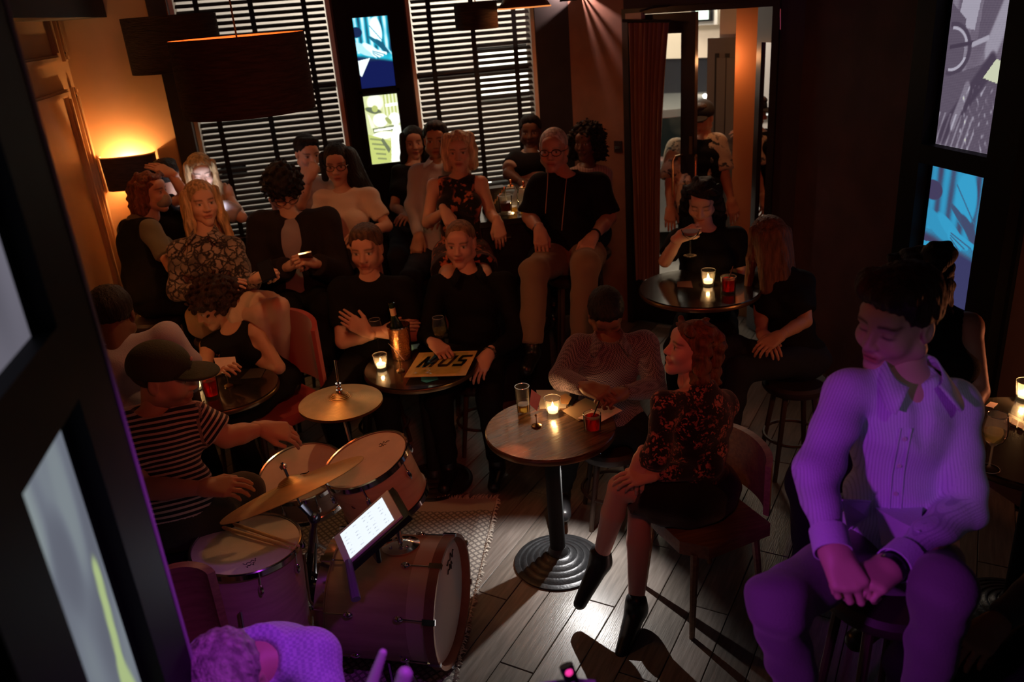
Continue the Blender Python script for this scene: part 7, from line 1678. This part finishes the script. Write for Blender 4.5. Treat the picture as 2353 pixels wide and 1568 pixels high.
# around the walnut table
person('check_man', 'person with short dark hair in fine check shirt looking down at the table', 3.90, (1392, 722), (1398, 782), (1318, 800), (1492, 790), (1400, 975, 0.10), ea=(1290, 870, -0.08), wa=(1350, 892, -0.30), eb=(1505, 890, -0.02), wb=(1428, 905, -0.28), yaw=6, pitch=-42, skin=brown_s, eyes='down', hair='short', haircol=blackh, top='long', topmat=checks, botmat=blackt, shoe=lthr, collar=True,
       ha=dict(pose='grip', to=(1390, 905, -0.36)), hb=dict(pose='grip', to=(1400, 912, -0.34)), ka=(1310, 1010, 0.0), kb=(1482, 1005, 0.0), fa=(1290, 1120, 0.25), fb=(1490, 1110, 0.25), hs=1.02)
person('profile_woman', 'person with auburn hair in profile, plum floral blouse, legs crossed', 3.25, (1588, 800), (1606, 892), (1520, 935, -0.10), (1672, 930, 0.12), (1610, 1135, 0.10), ea=(1512, 1050, -0.10), wa=(1474, 1052, -0.06), eb=(1630, 1075, 0.0), wb=(1500, 1090, -0.06), ka=(1425, 1120, 0.02), kb=(1470, 1165, 0.13), fa=(1380, 1282, 0.22), fb=(1462, 1392, 0.17), ta=(1330, 1385, 0.22), tb=(1432, 1485, 0.08),
       ha=dict(pose='relax', to=(1466, 1085, -0.06)), hb=dict(pose='relax', to=(1430, 1102, -0.08)), yaw=-72, byaw=-55, pitch=14, fem=True, skin=(0.58, 0.33, 0.28), hair='wavy', haircol=(0.13, 0.045, 0.022), top='long', topmat=floral2, bot='skirt', botmat=cloth_mat('black_skirt', (0.01, 0.008, 0.01)), shoe=lthr, vneck=0.16, vox=0.010, headvox=0.0046, build=0.95)
# at the table with the wine cooler
person('crossed_arms_man', 'person with short brown hair in black t-shirt, arms folded', 4.60, (842, 572), (850, 640), (772, 668), (940, 664), (862, 830, 0.12), ea=(788, 785, -0.06), wa=(890, 758, -0.16), eb=(950, 768, -0.04), wb=(842, 762, -0.22), ha=dict(pose='flat', to=(935, 748, -0.12)), hb=dict(pose='flat', to=(795, 732, -0.20), back=(0, 0.3, 1)), yaw=-16, pitch=-4, skin=(0.56, 0.30, 0.22), hair='short', haircol=(0.10, 0.055, 0.035), topmat=blackc, botmat=blackt, shoe=lthr, hs=1.12, build=1.05)
person('wine_man', 'person with receding fair hair in black shirt reaching for a wine glass', 4.62, (1058, 560), (1078, 628), (1000, 660), (1170, 652), (1095, 830, 0.12), ea=(978, 770, -0.04), wa=(998, 790, -0.24), eb=(1190, 770, -0.02), wb=(1122, 815, -0.26), ha=dict(pose='grip', to=(1018, 806, -0.30)), hb=dict(pose='relax', to=(1102, 850, -0.30)), yaw=-12, pitch=0, skin=(0.60, 0.32, 0.25), hair='crop', haircol=(0.22, 0.12, 0.07), top='long', topmat=blackc, botmat=blackt, shoe=lthr, hs=1.07, vneck=0.10, collar=True)
# around the table behind the drummer
person('leaning_woman', 'person with big dark curls leaning on the table in black vest', 4.28, (488, 702), (538, 752), (470, 800, 0.05), (592, 760, -0.02), (625, 880, 0.18), ea=(470, 860, -0.10), wa=(500, 850, -0.2), eb=(640, 845, -0.05), wb=(556, 812, 0.0), hb=dict(pose='relax', to=(505, 800, 0.0)), yaw=-72, byaw=-50, pitch=-22, fem=True, skin=(0.55, 0.32, 0.21), hair='bigcurly', haircol=(0.035, 0.018, 0.012), top='tank', topmat=blackc, botmat=blackt, shoe=lthr)
person('back_shirt_man', 'person in pale blue shirt with back turned, dark cropped hair', 3.55, (258, 728), (268, 795), (205, 820, 0.0), (398, 770, 0.02), (320, 980, 0.05), ea=(215, 930), wa=(260, 960, 0.1), eb=(430, 830, 0.1), wb=(440, 900, 0.25), yaw=172, byaw=175, pitch=-18, skin=deep_s, hair='short', haircol=blackh, top='long', topmat=blueshirt, botmat=indigo, shoe=lthr, hs=1.10, collar=True)
# the drummer
person('drummer', 'person in dark green cap and striped t-shirt sitting at the drums', 3.10, (376, 868), (352, 948), (282, 985, -0.06), (462, 965, 0.06), (395, 1195, 0.06), ea=(318, 1125, -0.10), wa=(470, 1122, -0.10), eb=(520, 1005, 0.10), wb=(605, 985, 0.16), ka=(505, 1205, 0.12), kb=(560, 1130, 0.30), fa=(600, 1420, 0.1), fb=(640, 1330, 0.3),
       ha=dict(pose='relax', to=(535, 1118, -0.10)), hb=dict(pose='droop', to=(652, 992, 0.18)), yaw=66, byaw=62, pitch=-8, skin=(0.58, 0.36, 0.24), hair='crop', haircol=(0.06, 0.04, 0.025), topmat=stripes, bot='trousers', botmat=cloth_mat('dark_shorts', (0.05, 0.045, 0.03)), shoe=lthr, vox=0.011, beard=0.5, hs=1.10, build=1.1)
# in front on the right
person('front_man', 'person in pale pinstripe shirt sitting in purple light, hands together', 2.12, (2062, 738), (2086, 868), (1952, 900, 0.02), (2196, 925, 0.02), (2050, 1270, 0.16), ea=(1876, 1095, -0.06), wa=(1912, 1262, -0.20), eb=(2214, 1165, -0.02), wb=(2052, 1302, -0.20), ka=(1782, 1385, -0.18), kb=(2165, 1350, -0.26), fa=(1850, 1660, 0.10), fb=(2120, 1640, -0.02),
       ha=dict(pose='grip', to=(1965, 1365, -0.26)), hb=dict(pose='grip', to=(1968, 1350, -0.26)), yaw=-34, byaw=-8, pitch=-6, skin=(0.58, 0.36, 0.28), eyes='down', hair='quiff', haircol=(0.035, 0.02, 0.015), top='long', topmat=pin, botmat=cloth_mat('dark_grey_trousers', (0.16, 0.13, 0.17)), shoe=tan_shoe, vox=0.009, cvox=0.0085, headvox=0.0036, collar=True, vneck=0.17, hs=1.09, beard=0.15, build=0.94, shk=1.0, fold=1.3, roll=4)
person('camisole_woman', 'person with dark pinned up hair and bare shoulder behind the pale shirt', 2.68, (2104, 648), (2145, 722), (2050, 765, 0.05), (2236, 752, -0.05), (2130, 1010, 0.1), ea=(2040, 900, 0.05), wa=(2090, 960, -0.1), eb=(2246, 900, -0.05), wb=(2200, 985, -0.18), yaw=-120, byaw=-30, pitch=-5, fem=True, skin=(0.56, 0.28, 0.19), hair='updo', haircol=blackh, top='tank', topmat=blackc, botmat=blackt, shoe=lthr, vox=0.011)
person('keyboard_man', 'person with grey curls in pale woven shirt lit purple at bottom', 1.86, (522, 1575, 0.02), (592, 1512, 0.12), (490, 1520, 0.14), (718, 1515, 0.16), (690, 1668, 0.66), yaw=-30, byaw=0, pitch=-38, skin=fair, hair='quiff', haircol=(0.40, 0.34, 0.34), top='long', topmat=weave, botmat=blackt, shoe=lthr, cvox=0.010, hs=1.0, shk=1.0, ea=(440, 1800, 0.0), eb=(770, 1780, 0.05), wa=(480, 1900, -0.2), wb=(640, 1900, -0.2), fold=1.2, build=1.1)
person('edge_person', 'person at the right picture edge with rolled sleeve and forearm forward', 2.30, (2520, 960), (2500, 1080), (2440, 1150), (2620, 1150), (2530, 1500), ea=(2415, 1330, -0.02), wa=(2292, 1432, -0.08), ha=dict(pose='droop', to=(2225, 1500, -0.1)), yaw=-60, byaw=-50, skin=(0.5, 0.26, 0.15), hair='short', haircol=dkbrown, top='long', topmat=cloth_mat('olive_sleeve', (0.12, 0.11, 0.08)), botmat=blackt, shoe=lthr)

# things worn
glasses('blazer_man', gl_m, 1.12); glasses('glasses_woman', gl_m, 1.06); glasses('older_man', gl_m, 1.06)
V, Q = poly([ell((0, 0.060, -0.055), (0.052, 0.052, 0.040)), ell((0, 0.092, -0.035), (0.018, 0.014, 0.02))], 0.005, 0.02)
headpart('mask_woman', 'face_mask', (V, Q), mat('grey_face_mask', (0.30, 0.30, 0.27), 0.8, bump=0.2, bscale=200))
def cap(key, m, hs, logo=None):
    mb = [ell((0, -0.012, 0.045), (0.090, 0.108, 0.088))]
    V, Q = poly(mb, 0.006, 0.02, lambda X, Y, Z, G: np.maximum(G, 0.022 - Z + 0.0 * Y)); headpart(key, 'cap_crown', (V, Q), m, True, hs)
    V, Q = poly([ell((0, 0.105, 0.030), (0.082, 0.085, 0.012)), ell((0, 0.09, 0.034), (0.06, 0.05, 0.014))], 0.005, 0.01, lambda X, Y, Z, G: np.maximum(np.abs(G + 0.004) - 0.004 if False else G, -(Y - 0.055))); headpart(key, 'cap_brim', (V, Q), m, True, hs)
    if logo is not None:
        b = MB(); b.sphere((0.0, 0.098, 0.075), 0.010, 8, 6, None, (1, 0.4, 0.8)); headpart(key, 'cap_logo', b, logo, True, hs)
cap('drummer', mat('dark_green_cap', (0.035, 0.05, 0.028), 0.85, bump=0.3, bscale=160), 1.10, mat('pale_pink_logo', (0.6, 0.35, 0.38), 0.6))
cap('door_man', mat('black_cap', (0.012, 0.012, 0.016), 0.8), 1.0)
# open blazer over the t-shirt, vest over the tee, open print shirt: shells that leave the front free
def overshirt(key, name, m, off, sleeves, gap, d_along=1.0, fold=0.004, low=0.05):
    p = PEOPLE[key]; SA, SB, HP, EA, EB, WA, WB, up = (p[k] for k in ('SA', 'SB', 'HP', 'EA', 'EB', 'WA', 'WB', 'up'))
    Nk = (SA + SB) / 2 + up * 0.04; rgt = nrm(SB - SA); rgt = nrm(rgt - up * np.dot(rgt, up)); fwd = np.cross(up, rgt); fwd = fwd if np.dot(fwd, p['bf']) > 0 else -fwd
    Rb = np.array([rgt, fwd, up]); L = np.linalg.norm(Nk - HP); sh = np.linalg.norm(SB - SA)
    P = [ell(Nk - up * L * 0.30, (max(0.135, sh * 0.44) + off, 0.112 + off, L * 0.31 + off), Rb), ell(Nk - up * L * 0.68, (0.150 + off, 0.116 + off, L * 0.30 + off), Rb), ell(HP + up * low, (0.165 + off, 0.125 + off, 0.12), Rb)]
    P += [cone(Nk - up * 0.045, S - up * 0.008, 0.056 + off, 0.052 + off) for S in (SA, SB)]
    for S, E_, W_ in ((SA, EA, WA), (SB, EB, WB)):
        if sleeves == 'long': P += [cone(S, E_, 0.052 + off, 0.046 + off), cone(E_, E_ + (W_ - E_) * 0.9, 0.046 + off, 0.034 + off, True)]
        elif sleeves == 'short': P += [cone(S, S + (E_ - S) * 0.9, 0.055 + off, 0.062 + off, True)]
    P += [ell(Nk + up * 0.05 + fwd * 0.02, (0.08, 0.09, 0.07), Rb, '-', 0.012)]
    P += [cone(Nk + fwd * 0.14 + up * 0.06, Nk - up * L * 0.55 + fwd * 0.16, gap * 1.0, gap * 0.75, op='-', k=0.01), cone(Nk - up * L * 0.55 + fwd * 0.16, HP + fwd * 0.18 - up * 0.1, gap * 0.75, gap * 1.2, op='-', k=0.01)]
    if sleeves == 'none':
        P += [ell(S + (S - Nk) * 0.35, (0.075, 0.12, 0.10), Rb, '-', 0.012) for S in (SA, SB)]
    V, Q = poly(P, 0.0115, 0.028, lambda X, Y, Z, G: G + fold * np.sin(24 * X + 19 * Z) * np.sin(21 * Y + 27 * Z))
    return put(name, np_mesh(name, V, Q, m), p['root'], True)
overshirt('blazer_man', 'blazer', cloth_mat('charcoal_blazer', (0.022, 0.017, 0.018), sheen=0.0), 0.032, 'long', 0.085)
overshirt('door_man', 'print_shirt', hawaii, 0.022, 'short', 0.10)
overshirt('mask_woman', 'dark_waistcoat', vestm, 0.020, 'none', 0.03)
# black yoke on the person at the corner of the blind
p = PEOPLE['window_man']; N_ = (p['SA'] + p['SB']) / 2 + p['up'] * 0.03
V, Q = poly([ell(N_ - p['up'] * 0.06, (0.20, 0.13, 0.10)), cone(p['SA'], p['SA'] + (p['EA'] - p['SA']) * 0.5, 0.075, 0.075, True), cone(p['SB'], p['SB'] + (p['EB'] - p['SB']) * 0.5, 0.075, 0.075, True), ell(N_ + p['up'] * 0.07, (0.075, 0.075, 0.06), None, '-', 0.01)], 0.012, 0.03)
put('black_yoke', np_mesh('black_yoke', V, Q, blackc), p['root'], True)
# piping on the older man's shirt
p = PEOPLE['older_man']
pm2 = mat('pale_piping', (0.5, 0.32, 0.26), 0.6)
cloth_line(p['shirt'], [(1259, 396), (1257, 440), (1254, 490)], 0.0025, 'piping', pm2, p['root']); cloth_line(p['shirt'], [(1303, 400), (1298, 450), (1291, 530)], 0.0025, 'piping', pm2, p['root'])
# button band of the pale pinstripe shirt
p = PEOPLE['front_man']
cloth_line(p['shirt'], [(2068, 985), (2048, 1090), (2040, 1210)], 0.0032, 'button_band', pin, p['root']); cloth_line(p['shirt'], [(2092, 985), (2074, 1090), (2066, 1210)], 0.0032, 'button_band', pin, p['root'])
for (x_, y_) in ((2078, 1010), (2066, 1070), (2058, 1135), (2054, 1190)):
    q_ = on_skin(p['shirt'], x_, y_, 0.002)
    if q_ is not None: b = MB(); b.lathe([(0.001, 0.002), (0.0055, 0.002), (0.0055, 0)], 12, q_, frame_z(CAM - q_), False); b.build('button', mat('shirt_button', (0.5, 0.42, 0.5), 0.4), p['root'], True, True)
# loose shirt tails over the lap
for tail in ([(1930, 1150), (2004, 1150), (1996, 1188), (1946, 1230)], [(2012, 1165), (2118, 1165), (2114, 1226), (2026, 1252)]):
    qs = [on_skin(p['bot'], x_, y_, 0.014) for x_, y_ in tail]; qt = [on_skin(p['shirt'], x_, y_, 0.006) for x_, y_ in tail]
    qs = [(b_ if (b_ is not None and (a_ is None or np.linalg.norm(b_ - CAM) < np.linalg.norm(a_ - CAM))) else a_) for a_, b_ in zip(qs, qt)]
    if all(q_ is not None for q_ in qs):
        nn = nrm(np.cross(qs[1] - qs[0], qs[3] - qs[0])) * 0.0015; b = MB()
        b.add([q_ - nn for q_ in qs] + [q_ + nn for q_ in qs], [(3, 2, 1, 0), (4, 5, 6, 7), (0, 1, 5, 4), (1, 2, 6, 5), (2, 3, 7, 6), (3, 0, 4, 7)]); b.build('shirt_tail', pin, p['root'], True)
# wrist pieces
def band(key, side, name, m, r=0.031, w=0.012, t_=0.90):
    p = PEOPLE[key]; E_, W_ = (p['EA'], p['WA']) if side == 'a' else (p['EB'], p['WB']); c = E_ + (W_ - E_) * t_; ax_ = frame_z(W_ - E_)
    b = MB(); b.lathe([(r, -w), (r + 0.003, -w), (r + 0.003, w), (r, w), (r, -w)], 20, c, ax_, False); return b.build(name, m, p['root'], True, True)
band('wine_man', 'b', 'steel_watch', chrome, 0.036, 0.010, 0.96); band('older_man', 'a', 'bead_bracelet', chrome, 0.031, 0.006); band('older_man', 'b', 'dark_watch', blackt, 0.033, 0.010)
fw = band('front_man', 'b', 'black_watch', mat('black_watch', (0.01, 0.01, 0.012), 0.25), 0.033, 0.014, 1.02)
cf = mat('white_cuff', (0.72, 0.68, 0.72), 0.8)
band('front_man', 'a', 'shirt_cuff', pin, 0.041, 0.030, 0.90); band('front_man', 'b', 'shirt_cuff', pin, 0.041, 0.030, 0.90)
# handheld things
def phone(label, c, n, u, lit=0.0):
    t = thing('phone', label, 'phone', c, 'phones in hands'); n = nrm(n); u = nrm(u - n * np.dot(u, n)); ax_ = np.array([u, np.cross(n, u), n])
    b = MB(); b.box(c, (0.072, 0.145, 0.009), ax_); b.build('case', mat('black_phone', (0.01, 0.01, 0.012), 0.1), t, True)
    b = MB(); b.box(c + n * 0.005, (0.066, 0.136, 0.001), ax_); b.build('screen', mat('phone_screen_%d' % int(lit * 10), (0.02, 0.02, 0.025), 0.1, emit=(0.85, 0.9, 1.0), estr=lit) if lit else mat('phone_dark', (0.015, 0.015, 0.02), 0.08), t, True)
    return t
pw = PEOPLE['phone_woman']; pc = pw['Hd'] + pw['Rh'][1] * 0.24 - Z3 * 0.17
phone('bright phone held below the blond hair at the window', pc, pw['Hd'] - pc, np.array([1.0, 0, 0]), 3.0)
lamp('phone_glow', 'AREA', pc + nrm(pw['Hd'] - pc) * 0.012, (0.95, 0.9, 1.0), 1.1, 0.07, pw['Hd'], sy=0.13)
phone('dark phone in the hands of the snake print shirt', atd(612, 622, 4.06), np.array([-0.2, -0.5, 1]), np.array([1.0, 0.2, 0]))
phone('dark phone in the hands of the blazer wearer', atd(703, 590, 4.66), np.array([-0.1, 0.5, 0.8]), np.array([1.0, 0, 0]))
cg = PEOPLE['cocktail_woman']; cb = atd(1586, 588, 4.22)
t = thing('coupe_glass', 'stemmed coupe of dark cocktail raised by the black haired guest', 'cocktail glass', cb)
b = MB(); b.lathe([(0.0005, 0), (0.034, 0), (0.034, 0.002), (0.005, 0.006), (0.004, 0.085), (0.015, 0.092), (0.040, 0.112), (0.047, 0.135), (0.046, 0.135), (0.038, 0.114), (0.0005, 0.096)], 28, caps=False); b.build('bowl_and_stem', GL, t, smooth=True)
b = MB(); b.lathe([(0.001, 0.097), (0.037, 0.114), (0.0445, 0.130), (0.001, 0.130)], 24, caps=False); b.build('cocktail', mat('foamy_cocktail', (0.40, 0.18, 0.14), 0.6), t, smooth=True)
# seats under everybody
def seat_for(key, label, z_off=0.10, **kw):
    p = PEOPLE[key]['HP']; return stool(label, p[0], p[1], max(0.3, p[2] - z_off - 0.0), **kw)
for k, lab in [('phone_woman', 'dark stool under the blond phone user'), ('arm_raised', 'dark stool under the guest with raised arm'), ('mask_woman', 'dark stool under the masked guest'), ('snake_woman', 'dark stool under the snake print shirt'), ('blazer_man', 'dark stool under the blazer wearer'), ('chin_man', 'dark stool under the guest resting chin on hand'), ('glasses_woman', 'dark stool under the guest in white t-shirt and glasses'),
               ('back_woman', 'dark stool under the guest beside the yellow picture'), ('pale_shirt_man', 'dark stool under the pale open collar shirt'), ('floral_woman', 'dark bar stool under the floral halter dress'), ('window_man', 'dark stool under the guest at the blind corner'), ('older_man', 'dark bar stool under the older guest'), ('curly_woman', 'dark stool under the guest with curly bob'), ('cocktail_woman', 'dark stool under the guest with the coupe'),
               ('crossed_arms_man', 'dark stool under the guest with folded arms'), ('wine_man', 'dark stool under the guest holding white wine'), ('back_shirt_man', 'dark stool under the pale blue shirt'), ('camisole_woman', 'dark stool under the bare shouldered guest'), ('keyboard_man', 'dark stool under the purple lit musician'), ('edge_person', 'dark stool at the right picture edge'), ('check_man', 'dark stool under the check shirt')]:
    seat_for(k, lab)
seat_for('drummer', 'round black drum throne under the drummer', name='drum_throne', group='drum kit', r=0.17)
seat_for('front_man', 'dark bar stool under the pale pinstripe shirt', r=0.19)
pwm = PEOPLE['profile_woman']; chair('wooden chair with curved back under the guest in profile', pwm['HP'][0] + 0.02, pwm['HP'][1] + 0.02, pwm['HP'][2] - 0.11, pwm['bf'], wood_seat, wood_seat, bh=0.27, w=0.38)
seat_for('brown_hair_woman', 'dark stool under the guest with long brown hair')
rc_ = PEOPLE['leaning_woman']; rcp = atd(650, 800, 4.25); chair('red upholstered tub chair behind the leaning guest', rc_['HP'][0] - 0.02, rc_['HP'][1] + 0.0, rc_['HP'][2] - 0.11, nrm(np.array([-0.8, -0.5, 0])), mat('red_velvet', (0.42, 0.035, 0.025), 0.85, sheen=0.5), dark_leg, bh=0.40, w=0.46)
# curved wooden chair back by the floor tom
q0 = atd(375, 1262, 2.72); q1 = atd(476, 1290, 2.72)
chair('empty brown wooden chair with curved back beside the floor tom', (q0[0] + q1[0]) / 2 - 0.02, (q0[1] + q1[1]) / 2 - 0.17, 0.46, (0.05, -1.0), wood_seat, wood_seat, bh=(q0[2] + q1[2]) / 2 - 0.46 - 0.04, w=0.19)
